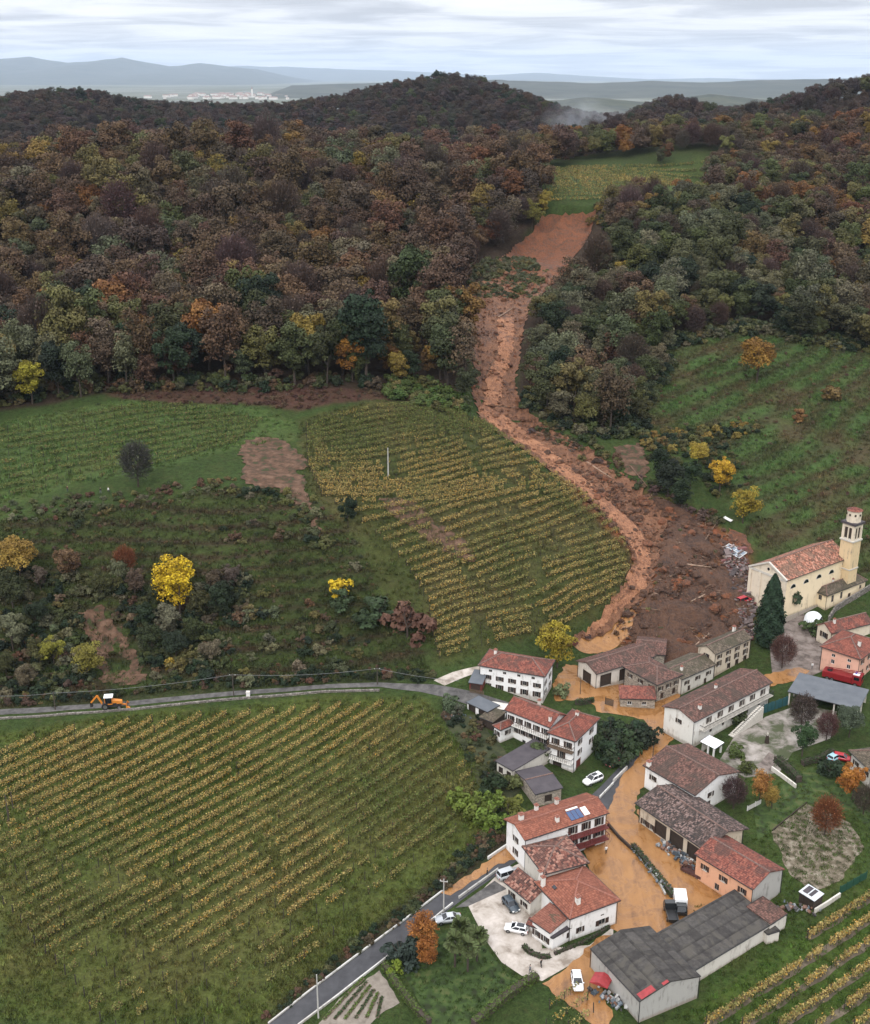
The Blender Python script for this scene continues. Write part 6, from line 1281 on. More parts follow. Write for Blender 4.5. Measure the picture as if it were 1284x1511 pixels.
hedge(7, [(930,655),(1060,545),(1150,480),(1205,452)], 1.3, 1.3, M_HEDGE, 'clipped green hedge along the lower right side of the lawn', 6)
hedge(4, [(700,690),(760,745),(840,825)], 1.6, 1.6, M_HEDGED, 'thick dark hedge between the courtyard and the lawn', 7)
hedge(4, [(860,715),(960,690),(1050,640)], 1.2, 1.3, M_HEDGED, 'dark hedge running from the courtyard to the red car', 8)
hedge(1, [(840,560),(895,560),(945,545)], .8, 1.3, M_HEDGED, 'short dark hedge at the gate of the flooded yard', 9)
hedge(5, [(330,395),(420,345),(500,300)], 1.0, 1.2, M_HEDGED, 'dark hedge on the bank behind the balcony house', 10)
hedge(6, [(335,360),(430,480),(500,565),(545,625)], 1.0, 1.1, M_HEDGED, 'scruffy hedge strip dividing the two flooded yards', 11)
hedge(5, [(530,1075),(575,1115),(640,1140),(690,1135)], .8, .7, M_HEDGED, 'low curved hedge of the planted bed on the gravel forecourt', 12)
hedge(5, [(715,1120),(800,1085),(900,1045),(1040,960)], .5, .6, M_HEDGED, 'low planting along the foot of the pyramid roofed house', 13)

# ------------------------------------------------------------------ walls, fences, small yard things
kerb_wall('yard_wall', GP([(205,245),(260,310),(330,375)], 6), .7, .35, M_DARKWOOD, 'dark low wall along the flooded street beside the balcony house')
kerb_wall('yard_wall', GP([(390,440),(480,560),(505,610)], 6), .5, .3, M_CONC, 'low concrete wall on the near side of the scruffy hedge strip')
kerb_wall('garden_wall', GP([(670,745),(745,800),(820,858)], 4), .9, .3, M_PALEW, 'pale concrete garden wall between hedge and lawn')
kerb_wall('church_wall', GP([(960,1040),(1010,960),(1100,900),(1284,790)], 3), 1.6, .4, M_DRYSTONE, 'grey stone retaining wall below the sacristy')
kerb_wall('garden_wall', GP([(690,715),(780,660),(870,600)], 8), .9, .3, M_PALEW, 'pale wall beside the tin roofed shed above the bottom right vineyard')
kerb_wall('street_wall', GP([(905,1155),(925,1135)]), .8, .25, M_WHITEP, 'white parapet beside the parked red car')
kerb_wall('street_wall', GP([(885,1178),(905,1157)]), .5, .25, M_WHITEP, 'low white parapet beside the white four wheel drive car')
kerb_wall('plot_edge', GP([(1140,1226),(1190,1185)]), .3, .15, M_DARKWOOD, 'dark timber edge along the top of the fallow plot')
def fence(k, a, b_, h, mat, label, board=.5, gap=.05, name='fence', posth=None):
    A_, B_ = G(q(k, *a)), G(q(k, *b_)); L = np.linalg.norm((B_ - A_)[:2]); r = empty(name, A_, math.atan2(B_[1]-A_[1], B_[0]-A_[0])); tag(r, label, 'fence'); n = max(2, int(L / board)); dz = (B_[2]-A_[2]) / L
    bm_ = MB().box(0, -.02, 0, board - gap, .02, h).mesh('board', mat)
    for i in range(n): obj('board', bm_, r, (i * L / n, 0, dz * i * L / n + .08))
    pm_ = MB().box(-.06, .02, -.3, .06, .14, (posth or h + .15)).mesh('post', mat)
    for i in range(0, n + 1, max(1, int(2.2 / board))): obj('post', pm_, r, (i * L / n, 0, dz * i * L / n))
    return r
fence(4, (622,392), (782,335), 2.2, mat_plain('teal_sheet', (0.02, 0.075, 0.085), .6), 'teal green sheet fence beside the carport', 1.0)
fence(4, (520,1000), (605,955), 1.0, M_FRAMEW, 'small white picket fence at the lawn corner', .22, .1)
fence(8, (872,580), (1062,470), 1.6, mat_plain('green_net', (0.012, 0.06, 0.035), .8), 'dark green netting fence above the bottom right vineyard', 1.5, .02)
fence(1, (1015,560), (1065,575), 1.7, M_DARKMETAL, 'dark metal gate panel at the flooded farm entrance', .14, .05, 'gate')
fence(1, (215,490), (300,505), .9, M_WOOD, 'brown wooden fence in front of the three storey white house', .25, .08)
# outside stair on the long white house
_s0, _s1 = G(q(4, 415, 535)), G(q(4, 600, 425)); st = empty('stone_stair', _s0, math.atan2(_s1[1]-_s0[1], _s1[0]-_s0[0])); tag(st, 'stone outside stair climbing to the gallery of the long white house', 'stair')
_L = np.linalg.norm((_s1-_s0)[:2]); ns = 18
for i in range(ns): MB().box(_L*i/ns, -.6, -.5, _L*(i+1)/ns + .002, .6, .2*(i+1)).build('step', M_STONETRIM, st)
MB().bar((0, -.55, 1.1), (_L, -.55, .2*ns + .9), .1, .1).build('railing', M_DARKMETAL, st)
# utility poles and wires
M_POLE = mat_plain('pole_wood', (0.06, 0.048, 0.04), .9); M_POLEC = mat_plain('pole_concrete', (0.40, 0.39, 0.37), .85); M_WIRE = mat_plain('wire', (0.20, 0.20, 0.21), .6)
POLES = []
def pole(k, x, y, h, mat, label, arm=True, r=.13):
    h = h * .87; p = G(q(k, x, y)); e = empty('utility_pole', p, TR.uniform(-.3, .3)); tag(e, label, 'utility pole'); MB().tube((0,0,-.5), (0,0,h), r, r*.65, 8).build('shaft', mat, e)
    if arm:
        MB().bar((-.7,0,h-.5), (.7,0,h-.5), .1, .1).build('crossarm', mat, e)
        for x_ in (-.6, .6): MB().tube((x_,0,h-.45), (x_,0,h-.25), .05, n=5).build('insulator', M_FRAMEW, e)
    POLES.append(p + np.array((0, 0, h - .3))); return POLES[-1]
pA = pole(0, 345, 1027, 6.4, M_POLE, 'dark wooden pole on the lane right of the backhoe loader'); pB = pole(0, 557, 1010, 5.0, M_POLE, 'dark wooden pole on the lane nearest the white house'); pC = pole(14, 250, 450, 5.0, M_POLE, 'dark wooden pole on the lane left of the backhoe loader', False)
pD = pole(0, 573, 703, 9.5, M_POLEC, 'pale pole standing alone in the hillside vineyard', False, .2); pE = pole(0, 470, 1502, 9.5, M_POLEC, 'pale concrete pole beside the lower road at the bottom edge', False, .14)
pF = pole(7, 802, 165, 8.0, M_POLEC, 'pale concrete pole where the mud crosses the lower road', True, .13); pG = pole(2, 570, 945, 6.5, M_POLE, 'dark pole in the flooded street before the brown roofed house', False, .12)
pH = pole(14, 42, 968, 7.5, M_POLE, 'leaning dark pole in the vineyard at the left edge', False, .14); pI = pole(14, 60, 900, 4.5, M_POLE, 'short dark pole beside the leaning vineyard pole', False, .12); pJ = pole(2, 145, 500, 5.0, M_POLE, 'thin dark pole in the flooded garden behind the shrub', False, .1)
def wire(a, b_, sag, label):
    mb = MB(); pr = None; a, b_ = np.array(a), np.array(b_); o0 = a.copy()
    for i in range(13):
        t_ = i / 12; p = a + (b_ - a) * t_ - np.array((0, 0, sag * 4 * t_ * (1 - t_))) - o0
        if pr is not None: mb.tube(pr, p, .03, .03, 4, cap=False)
        pr = p
    tag(mb.build('overhead_wire', M_WIRE, None, tuple(o0)), label, 'wire')
wire(PY((-30, 1026), pC[1] - 4) , pC, .4, 'overhead wire from the left edge to the lane pole'); wire(pC, pA, .7, 'overhead wire above the backhoe loader'); wire(pA, pB, .8, 'overhead wire between the two lane poles')
wire(pB, P(q(1, 150, 420), 11), .4, 'overhead wire from the lane pole to the white house')

# ------------------------------------------------------------------ vehicles
M_TYRE = mat_plain('tyre', (0.012, 0.012, 0.013), .85); M_RIM = mat_plain('rim', (0.30, 0.30, 0.31), .35, .8); M_CGLASS = mat_plain('car_glass', (0.010, 0.013, 0.017), .08, 0, .6)
M_LAMP = mat_plain('head_lamp', (0.7, 0.7, 0.68), .2); M_TAIL = mat_plain('tail_lamp', (0.35, 0.015, 0.012), .3)
PAINT = {}
def paint_mat(nm, col, rough=.28):
    if nm not in PAINT: PAINT[nm] = mat_plain('paint_' + nm, col, rough, .0, .6, .05)
    return PAINT[nm]
def wheel(parent, x, y, r=.33, w=.22):
    e = MB().tube((0, -w/2, 0), (0, w/2, 0), r, n=14).build('wheel', M_TYRE, parent, (x, y, r)); MB().tube((0, -w/2-.01, 0), (0, w/2+.01, 0), r*.6, n=10).build('rim', M_RIM, e)
def car(k, front, rear, pm, label, style='hatch', name='parked_car', group=None, L=None, zoff=0.0):
    a, b_ = G(q(k, *front)), G(q(k, *rear)); c_ = (a + b_) / 2; d = (a - b_)[:2]; e = empty(name, (c_[0], c_[1], c_[2] + .07 + zoff), math.atan2(d[1], d[0])); tag(e, label, 'car', group)
    L = L or {'hatch': 4.1, 'suv': 4.5, 'van': 4.7, 'sedan': 4.5}[style]; hl = L / 2; W_ = .88 if style != 'suv' else .92; roof = {'hatch': 1.46, 'suv': 1.72, 'van': 1.85, 'sedan': 1.42}[style]; belt = {'hatch': .92, 'suv': 1.05, 'van': 1.05, 'sedan': .92}[style]
    hood = belt - .10; xs = [-hl, -hl+.12, -hl+.5, -.3, hl*.42, hl-.35, hl-.08, hl]; zt = [.80, belt-.02, belt, belt, belt-.01, hood-.06, hood-.22, .52]; hw_ = [.72, .80, W_*.99, W_, W_, W_*.96, .78, .66]; zb = [.38, .28, .22, .22, .22, .22, .28, .36]
    if style in ('hatch', 'suv', 'van'): zt[0] = belt - .12
    vs_, fs_ = [], []
    for x, z1, w_, z0 in zip(xs, zt, hw_, zb):
        zm = (z0 + z1) * .55; vs_ += [(x, -w_*.88, z0), (x, -w_, zm), (x, -w_*.93, z1), (x, 0, z1 + .03), (x, w_*.93, z1), (x, w_, zm), (x, w_*.88, z0)]
    for i in range(len(xs) - 1):
        for j in range(7): fs_.append((7*i+j, 7*i+(j+1) % 7, 7*(i+1)+(j+1) % 7, 7*(i+1)+j))
    fs_ += [tuple(range(7))[::-1], tuple(range(7*len(xs)-7, 7*len(xs)))]
    obj('body', mesh('body', vs_, fs_, [pm], None, True), e)
    b0, b1 = (-hl+.15 if style != 'sedan' else -hl+.75), hl*.44; r0, r1 = (b0 + (.28 if style in ('hatch', 'suv') else .14 if style == 'van' else .7)), b1 - (.78 if style != 'van' else .6); wb, wr = W_*.90, W_*.70; zb_ = belt + .005
    C_ = [(b0,-wb,zb_),(b1,-wb,zb_),(b1,wb,zb_),(b0,wb,zb_),(r0,-wr,roof-.06),(r1,-wr,roof-.06),(r1,wr,roof-.06),(r0,wr,roof-.06)]
    for nm, f in (('side_window', (0,1,5,4)), ('side_window', (2,3,7,6)), ('windscreen', (1,2,6,5)), ('rear_window', (3,0,4,7))): obj(nm, mesh(nm, [C_[i] for i in f], [(0,1,2,3)], [M_CGLASS]), e)
    rf = MB().add([(r0-.06,-wr-.03,roof-.07),(r1+.08,-wr-.03,roof-.07),(r1+.08,wr+.03,roof-.07),(r0-.06,wr+.03,roof-.07),(r0+.1,-wr+.12,roof),(r1-.1,-wr+.12,roof),(r1-.1,wr-.12,roof),(r0+.1,wr-.12,roof)], [(4,5,6,7),(0,1,5,4),(1,2,6,5),(2,3,7,6),(3,0,4,7)])
    for i, j in ((0,4),(1,5),(2,6),(3,7)): rf.bar(C_[i], C_[j], .09, .09)
    mx = lambda s_: ((b0+b1)/2*s_ + (r0+r1)/2*(1-s_)); rf.bar((mx(1), -wb, zb_), (mx(0), -wr, roof-.06), .08, .05); rf.bar((mx(1), wb, zb_), (mx(0), wr, roof-.06), .08, .05)
    rf.build('roof', pm, e)
    for sx_ in (-hl*.62, hl*.62):
        for sy_ in (-W_+.08, W_-.08): wheel(e, sx_, sy_)
    for sy_ in (-1, 1):
        MB().box(hl-.16, sy_*.6-.16, .55, hl-.02, sy_*.6+.16, .70).build('headlight', M_LAMP, e); MB().box(-hl-.01, sy_*.62-.12, .62, -hl+.08, sy_*.62+.12, .86).build('tail_light', M_TAIL, e)
        MB().box(b1-.1, sy_*(W_+.02)-.09, belt, b1+.05, sy_*(W_+.02)+.09, belt+.14).build('mirror', pm, e)
    MB().box(hl-.02, -.26, .40, hl+.01, .26, .50).build('number_plate', M_LAMP, e)
    return e
PW = paint_mat('white', (.75, .75, .76)); PS = paint_mat('silver', (.42, .44, .46)); PD = paint_mat('dark_grey', (.045, .06, .075)); PR = paint_mat('red', (.36, .015, .025)); PK = paint_mat('black', (.015, .018, .02)); PB = paint_mat('pale_blue', (.30, .48, .55)); PO = paint_mat('orange', (.55, .19, .02), .5); PDR = paint_mat('fire_red', (.20, .010, .014), .4)
_sv = car(5, (895,118), (990,78), PW, 'white four wheel drive car parked beside the asphalt patch', 'suv')
MB().box(-1.0, -.42, 1.725, .25, .42, 1.74).build('sunroof', M_CGLASS, _sv)
car(1, (1042,930), (1092,898), PR, 'small red car parked behind the white parapet', 'hatch')
car(5, (505,640), (388,678), PS, 'silver estate van parked at the top of the gravel forecourt', 'van')
car(5, (488,878), (425,800), PD, 'dark grey hatchback on the gravel forecourt', 'hatch')
_wc = car(5, (425,968), (555,995), PW, 'white car with black glass roof on the gravel forecourt', 'hatch')
MB().box(-1.35, -.5, 1.462, -.05, .5, 1.474).build('glass_roof', M_CGLASS, _wc)
car(6, (48,1122), (35,1035), PW, 'white hatchback parked on the mud beside the red canopy', 'hatch')
car(7, (795,207), (848,200), PS, 'pale car half hidden under the palms beside the road', 'sedan')
car(4, (1150,692), (1070,675), PR, 'red hatchback beside the house at the right edge', 'hatch')
car(4, (1075,672), (1045,690), PB, 'pale blue small car tucked beside the red hatchback', 'hatch', L=3.4)
car(3, (345,880), (262,905), PR, 'crushed red van pushed against the church by the slide', 'van', 'wrecked_van')
def boxtruck(k, front, rear, pm, boxm, label, L=5.6, boxl=3.4, boxh=2.3, pickup=False):
    a, b_ = G(q(k, *front)), G(q(k, *rear)); c_ = (a + b_) / 2; d = (a - b_)[:2]; e = empty('parked_truck', (c_[0], c_[1], c_[2] + .08), math.atan2(d[1], d[0])); tag(e, label, 'truck'); hl = L / 2
    MB().box(-hl, -.4, .45, hl-.2, .4, .7).build('chassis', M_DARKMETAL, e)
    cb = MB().add([(hl-1.6,-.95,.5),(hl,-.95,.5),(hl,.95,.5),(hl-1.6,.95,.5),(hl-1.6,-.85,2.0),(hl-.55,-.85,2.0),(hl-.55,.85,2.0),(hl-1.6,.85,2.0),(hl,-.95,1.15),(hl,.95,1.15)], [(0,1,8,5,4),(3,7,6,9,2),(1,2,9,8),(0,4,7,3),(4,5,6,7),(0,3,2,1)]).build('cab', pm, e)
    MB().add([(hl+.012,-.8,1.2),(hl+.012,.8,1.2),(hl-.53,.72,1.93),(hl-.53,-.72,1.93)], [(0,1,2,3)]).build('windscreen', M_CGLASS, e)
    for s_ in (-1, 1): MB().box(hl-1.45, s_*.93-.02, 1.15, hl-.6, s_*.93+.02, 1.75).build('side_window', M_CGLASS, e)
    if pickup:
        for s_ in (-1, 1): MB().box(-hl, s_*.85-.05, .7, hl-1.65, s_*.85+.05, 1.2).build('bed_side', pm, e)
        MB().box(-hl, -.8, .7, hl-1.65, .8, .78).build('bed', M_DARKMETAL, e); MB().box(-hl-.05, -.85, .7, -hl+.03, .85, 1.2).build('tailgate', pm, e)
    else: MB().box(-hl, -1.05, .75, -hl+boxl, 1.05, .75+boxh).build('box_body', boxm, e)
    for x in (-hl*.55, hl*.62):
        for s_ in (-.85, .85): wheel(e, x, s_, .38, .24)
    return e
boxtruck(6, (590,728), (578,640), PK, paint_mat('box_white', (.74, .76, .78)), 'small truck with white box body in the flooded yard', 4.8, 3.1, 1.7)
boxtruck(6, (520,668), (548,775), PK, PK, 'black pickup truck beside the white box truck', 4.8, pickup=True)
# backhoe loader clearing the lane
bp_ = G(q(14, 500, 442)); bd_ = G(q(14, 580, 432)) - bp_; bk = empty('backhoe_loader', bp_ + np.array((0,0,.08)), math.atan2(bd_[1], bd_[0])); tag(bk, 'orange backhoe loader with white cab roof working on the hillside lane', 'excavator')
MB().box(-1.6, -.6, .7, 1.4, .6, 1.3).build('chassis', M_DARKMETAL, bk); MB().add([(.5,-.55,1.1),(2.6,-.5,1.1),(2.6,.5,1.1),(.5,.55,1.1),(.5,-.55,1.95),(2.5,-.45,1.6),(2.5,.45,1.6),(.5,.55,1.95)], [(0,3,2,1),(4,5,6,7),(0,1,5,4),(1,2,6,5),(2,3,7,6),(3,0,4,7)]).build('hood', PO, bk)
_cab = MB()
for x in (-1.0, .5):
    for y in (-.7, .7): _cab.bar((x, y, 1.2), (x, y, 2.75), .1, .1)
_cab.box(-1.05,-.75,1.1,.55,.75,1.3).build('cab_frame', PO, bk); MB().box(-.98,-.68,1.3,.48,.68,2.7).build('cab_glass', M_CGLASS, bk); MB().box(-1.2,-.85,2.75,.7,.85,2.9).build('cab_roof', PW, bk)
for x, r_ in ((-1.0, .75), (1.9, .5)):
    for y in (-.85, .85): wheel(bk, x, y, r_, .4)
MB().bar((2.3, 0, .8), (3.5, 0, .5), .25, .25).build('loader_arm', PO, bk); MB().add([(3.4,-1.1,.2),(4.2,-1.1,.1),(4.2,1.1,.1),(3.4,1.1,.2),(3.4,-1.1,.95),(3.4,1.1,.95)], [(0,1,2,3),(0,3,5,4),(0,4,1),(3,2,5)]).build('loader_bucket', PO, bk)
MB().bar((-1.6,0,1.0), (-2.6,0,3.1), .3, .35).build('boom', PO, bk); MB().bar((-2.6,0,3.1), (-4.0,0,1.5), .24, .3).build('dipper_arm', PO, bk); MB().add([(-4.2,-.35,.6),(-3.6,-.35,.6),(-3.6,.35,.6),(-4.2,.35,.6),(-4.2,-.35,1.5),(-3.8,-.35,1.5),(-3.8,.35,1.5),(-4.2,.35,1.5)], [(0,3,2,1),(0,1,5,4),(1,2,6,5),(2,3,7,6),(3,0,4,7)]).build('digging_bucket', M_DARKMETAL, bk)
# fire engine with ladder
fa, fb = G(q(4, 1235, 225)), G(q(4, 985, 165)); fd = (fa - fb)[:2]; fe = empty('fire_engine', (*((fa + fb)/2)[:2], float(H(*((fa+fb)/2)[:2])) + .08), math.atan2(fd[1], fd[0])); tag(fe, 'red fire engine with ladder parked in front of the pink house', 'fire engine'); hl = 4.4
MB().box(-hl, -1.2, .7, hl-2.2, 1.2, 2.1).build('body', PDR, fe); MB().box(hl-2.1, -1.2, .6, hl, 1.2, 2.9).build('cab', PDR, fe); MB().box(hl-.02, -1.05, 1.7, hl+.02, 1.05, 2.6).build('windscreen', M_CGLASS, fe); MB().box(hl-2.0, -1.0, 2.9, hl-.6, 1.0, 3.05).build('cab_roof', PW, fe)
for s_ in (-1, 1): MB().box(hl-1.7, s_*1.2-.02, 1.7, hl-.5, s_*1.2+.02, 2.5).build('side_window', M_CGLASS, fe)
for x in (-hl+1.2, -hl+2.3, hl-1.3):
    for s_ in (-1.05, 1.05): wheel(fe, x, s_, .5, .35)
_ld = MB()
for y in (-.35, .35): _ld.bar((-hl+.3, y, 2.6), (hl-.4, y, 3.4), .1, .14)
for i in range(14): _ld.bar((-hl+.4+i*.6, -.35, 2.62+i*.056), (-hl+.4+i*.6, .35, 2.62+i*.056), .05, .05)
_ld.build('ladder', PDR, fe); MB().tube((-hl+1.4,0,2.1), (-hl+1.4,0,2.65), .6, n=10).build('turntable', M_DARKMETAL, fe); MB().box(hl-1.6,-.6,3.05,hl-1.3,.6,3.2).build('light_bar', paint_mat('blue_lamp', (.05,.12,.5)), fe)
# red canopy, dome tent, skips, junk along the flooded yard
rc = G(q(6, 165, 1115)); can = empty('canopy', rc, R(-28)); tag(can, 'red canvas canopy on thin posts beside the grey barn', 'canopy')
MB().add([(-1.5,-1.3,2.2),(1.5,-1.3,2.2),(1.5,1.3,2.2),(-1.5,1.3,2.2),(0,-1.3,2.75),(0,1.3,2.75),(-1.5,-1.3,2.12),(1.5,-1.3,2.12),(1.5,1.3,2.12),(-1.5,1.3,2.12)], [(0,4,5,3),(4,1,2,5),(0,1,4),(2,3,5),(6,9,8,7),(0,6,7,1),(1,7,8,2),(2,8,9,3),(3,9,6,0)]).build('cloth', M_PATCH, can)
for x in (-1.4, 1.4):
    for y in (-1.2, 1.2): MB().tube((x,y,-.2), (x,y,2.15), .05, n=6).build('post', M_DARKMETAL, can)
dp = G(q(3, 840, 1035)); dome = empty('dome_tent', dp, ch.rz + R(20)); tag(dome, 'white dome shaped tent in front of the sacristy', 'tent'); mb = MB(); nseg, R_ = 14, 2.6
vs_ = []; fs_ = []
for i in range(9):
    x = -1.9 + 3.8 * i / 8; s_ = math.sqrt(max(.35, 1 - (x / 2.5) ** 2))
    for j in range(nseg + 1): a_ = math.pi * j / nseg; vs_.append((x, R_*s_*math.cos(a_), R_*s_*math.sin(a_)))
for i in range(8):
    for j in range(nseg): fs_.append((i*(nseg+1)+j, i*(nseg+1)+j+1, (i+1)*(nseg+1)+j+1, (i+1)*(nseg+1)+j))
obj('cloth', mesh('cloth', vs_, fs_, [mat_plain('white_canvas', (.74, .78, .82), .7)], None, True), dome); extrude(arch(1.5, .8, 0), -.02, .02, M_DARKWOOD, 'entrance', dome, (-1.92, -.2, 0), math.pi/2)
for i, (k, x, y, s_, rz, cl, lab) in enumerate([(2,92,208,(3.0,1.6,1.2),.35,(0.10,0.035,0.028),'brown red skip standing in the mud at the toe of the slide'), (2,188,172,(1.5,1.0,1.0),.3,(0.05,0.03,0.03),'small dark skip in the mud at the slide toe'), (6,650,500,(4.2,1.6,.9),-.75,(0.07,0.03,0.025),'rusty flat trailer in the flooded yard beside the barn')]):
    p = G(q(k, x, y)); e = empty('trailer' if 'trailer' in lab else 'skip', p, rz); tag(e, lab, 'trailer' if 'trailer' in lab else 'skip'); mt = mat_plain('rust_' + str(i), cl, .8, vary=.4); a_, b_, c_ = s_
    MB().box(-a_/2,-b_/2,.3,a_/2,b_/2,.4).build('floor', mt, e)
    for s2 in (-1, 1): MB().box(-a_/2, s2*b_/2-.05, .4, a_/2, s2*b_/2+.05, c_).build('side', mt, e); MB().box(s2*a_/2-.05, -b_/2+.06, .4, s2*a_/2+.05, b_/2-.06, c_).build('end', mt, e)
    for s2 in (-1, 1):
        for x_ in (-a_*.3, a_*.3): wheel(e, x_, s2*b_*.42, .24, .16)
JM = [mat_plain('junk_' + str(i), c_, .6, vary=.3) for i, c_ in enumerate([(.09,.11,.13),(.22,.23,.24),(.05,.045,.045),(.16,.09,.065),(.36,.36,.35),(.05,.065,.08)])]
def junk(k, a, b_, n, label, w=.8, smax=.7):
    A_, B_ = G(q(k, *a)), G(q(k, *b_)); mb = MB(); rr = random.Random(n)
    for i in range(n):
        p = A_ + (B_ - A_) * rr.random(); p = p + np.array((rr.gauss(0, w*.4), rr.gauss(0, w*.4), 0)) - A_; s_ = rr.uniform(.2, smax); z = rr.uniform(0, .5); c_, s2 = math.cos(rr.uniform(0, 3)), math.sin(rr.uniform(0, 3))
        mb.bar((p[0]-c_*s_/2, p[1]-s2*s_/2, z+.1), (p[0]+c_*s_/2, p[1]+s2*s_/2, z+.25+rr.uniform(-.2,.3)), s_*rr.uniform(.4,1), s_*rr.uniform(.3,.8), rr.randrange(6))
    return tag(mb.build('yard_clutter', JM, None, tuple(A_)), label, kind='stuff')
junk(6, (505,345), (640,470), 110, 'blue grey tarpaulins and crates stacked along the barn front', 1.6, .9); junk(6, (730,520), (780,570), 30, 'white sacks beside the peach house', 1.2, .9); junk(6, (340,375), (540,610), 70, 'pots and stones along the scruffy hedge strip', .8, .6)
junk(6, (150,1130), (300,1200), 60, 'garden clutter beside the grey barn', 2.0, .7); junk(8, (470,680), (680,690), 45, 'clutter around the tin roofed shed', 1.6, .8); junk(1, (90,640), (190,650), 30, 'pale garden clutter below the blue carport', 1.6, .5); junk(4, (600,790), (640,800), 14, 'clutter beside the courtyard path', .8, .5)
# rubble against the church
rr = random.Random(4); RUB = [np.array(p[:2]) for p in GP([(1068,808),(1095,812),(1110,850),(1112,905),(1110,945),(1088,950),(1088,890),(1072,845)])]; mb = MB(); ra = np.array(RUB)
cnt = 0
while cnt < 1500:
    x, y = rr.uniform(ra[:,0].min(), ra[:,0].max()), rr.uniform(ra[:,1].min(), ra[:,1].max())
    if not inpoly(np.array([x]), np.array([y]), RUB)[0]: continue
    cnt += 1; z = float(H(x, y)) + abs(rr.gauss(.4, .5)); s_ = rr.uniform(.12, .5) if rr.random() < .92 else rr.uniform(.6, 1.6); a_ = rr.uniform(0, 6.28); d_ = Vector((math.cos(a_), math.sin(a_), rr.uniform(-.6, .6))) * s_
    c0 = Vector((x, y, z)); mb.bar(c0 - d_, c0 + d_, s_*rr.uniform(.3, 1.1), s_*rr.uniform(.15, .6), rr.choices(range(5), (5, 3, 2, 2, 2))[0])
tag(mb.build('rubble', [mat_plain('rubble_grey', (.13,.10,.095), .9, vary=.4), mat_plain('rubble_tile', (.15,.062,.058), .9, vary=.4), mat_plain('rubble_pale', (.27,.22,.21), .9, vary=.4), mat_plain('rubble_dark', (.05,.04,.04), .9), M_WOOD]), 'heap of broken masonry, tiles and beams against the church', kind='stuff')
fp = G(q(3, 225, 520)); fr = empty('roof_panel', fp + np.array((0,0,1.2)), R(-50)); tag(fr, 'collapsed glazed roof frame lying on the rubble beside the church', 'roof panel'); fr.rotation_euler = (R(14), R(8), R(-50))
for i in range(5): MB().bar((-3+i*1.5,-1.6,0), (-3+i*1.5,1.6,0), .12, .12).build('rafter', M_FRAMEW, fr)
for y in (-1.6, 0, 1.6): MB().bar((-3.05,y,.02), (3.05,y,.02), .12, .1).build('rail', M_FRAMEW, fr)
for i in range(4):
    for j in range(2): MB().box(-2.92+i*1.5, -1.5+j*1.6, -.04, -1.58+i*1.5, -.1+j*1.6, -.01).build('pane', mat_plain('dusty_glass', (.18,.22,.27), .3) if 'dusty_glass' not in MATS else MATS['dusty_glass'], fr)
wp_ = G(q(3, 180, 258)); wpn = MB().box(-1.3,-.5,-.06,1.3,.5,.06).box(-1.3,-.5,.06,-1.1,.5,.2).box(1.1,-.5,.06,1.3,.5,.2).build('sheet_panel', M_FRAMEW, None, tuple(wp_ + np.array((0,0,.6)))); wpn.rotation_euler = (R(12), R(10), R(-48)); tag(wpn, 'white metal panel lying on the slide above the church', 'panel')
# fallen trunks on the slide
M_LOG = mat_plain('muddy_log', (0.12, 0.075, 0.05), .95, vary=.4); M_LOGP = mat_plain('stripped_log', (0.30, 0.21, 0.15), .9, vary=.3); LOGP = WP['debris']; n_ = 0; rr = random.Random(8); la = np.array(LOGP)
SP = [(745,520,755,470),(715,560,735,520),(790,640,850,655),(860,680,905,710),(960,745,1000,740),(985,775,1020,770),(1010,835,1050,840),(960,860,1000,850),(940,900,990,905),(1000,900,1040,880),(1040,870,1075,850),(980,935,1030,930),(1020,960,1050,935),(930,690,955,720),(1040,800,1060,770),(735,470,760,455),(1060,930,1085,920),(720,600,770,605)]
for i, (x0, y0, x1, y1) in enumerate(SP):
    a, b_ = G((x0, y0)), G((x1, y1)); mb = MB(); c0 = a.copy(); dv = b_ - a
    mb.tube((0,0,.5), dv + np.array((0,0,.6)), .24, .10, 6)
    for j in range(4): t_ = .45 + .13 * j; pp = dv * t_ + np.array((0,0,.55)); mb.tube(pp, pp + np.array((rr.uniform(-1.5,1.5), rr.uniform(-1.5,1.5), rr.uniform(.2,1.1))), .07, .03, 4)
    px_ = 'upper slide channel' if y0 < 620 else 'lower slide channel' if x0 < 930 else 'debris fan beside the church'
    tag(mb.build('fallen_trunk', M_LOG if i % 3 else M_LOGP, None, tuple(c0)), f'{"muddy dark" if i % 3 else "pale stripped"} fallen tree trunk lying on the {px_}', 'log', 'fallen trunks on the ' + px_)
mb = MB()
for i in range(1500):
    while True:
        x, y = rr.uniform(la[:,0].min(), la[:,0].max()), rr.uniform(la[:,1].min(), la[:,1].max())
        if inpoly(np.array([x]), np.array([y]), LOGP)[0]: break
    z = float(H(x, y)) + .35; a_ = rr.uniform(0, 6.28); L_ = rr.uniform(.3, 1.6) if i % 9 else rr.uniform(2.0, 4.5); mb.tube((x, y, z), (x + math.cos(a_)*L_, y + math.sin(a_)*L_, z + rr.uniform(-.1, .5)), rr.uniform(.04, .1), .03, 4, rr.randrange(3), cap=False)
tag(mb.build('driftwood', [M_LOG, M_LOGP, M_DARKWOOD]), 'broken branches and roots strewn over the slide debris', kind='stuff')
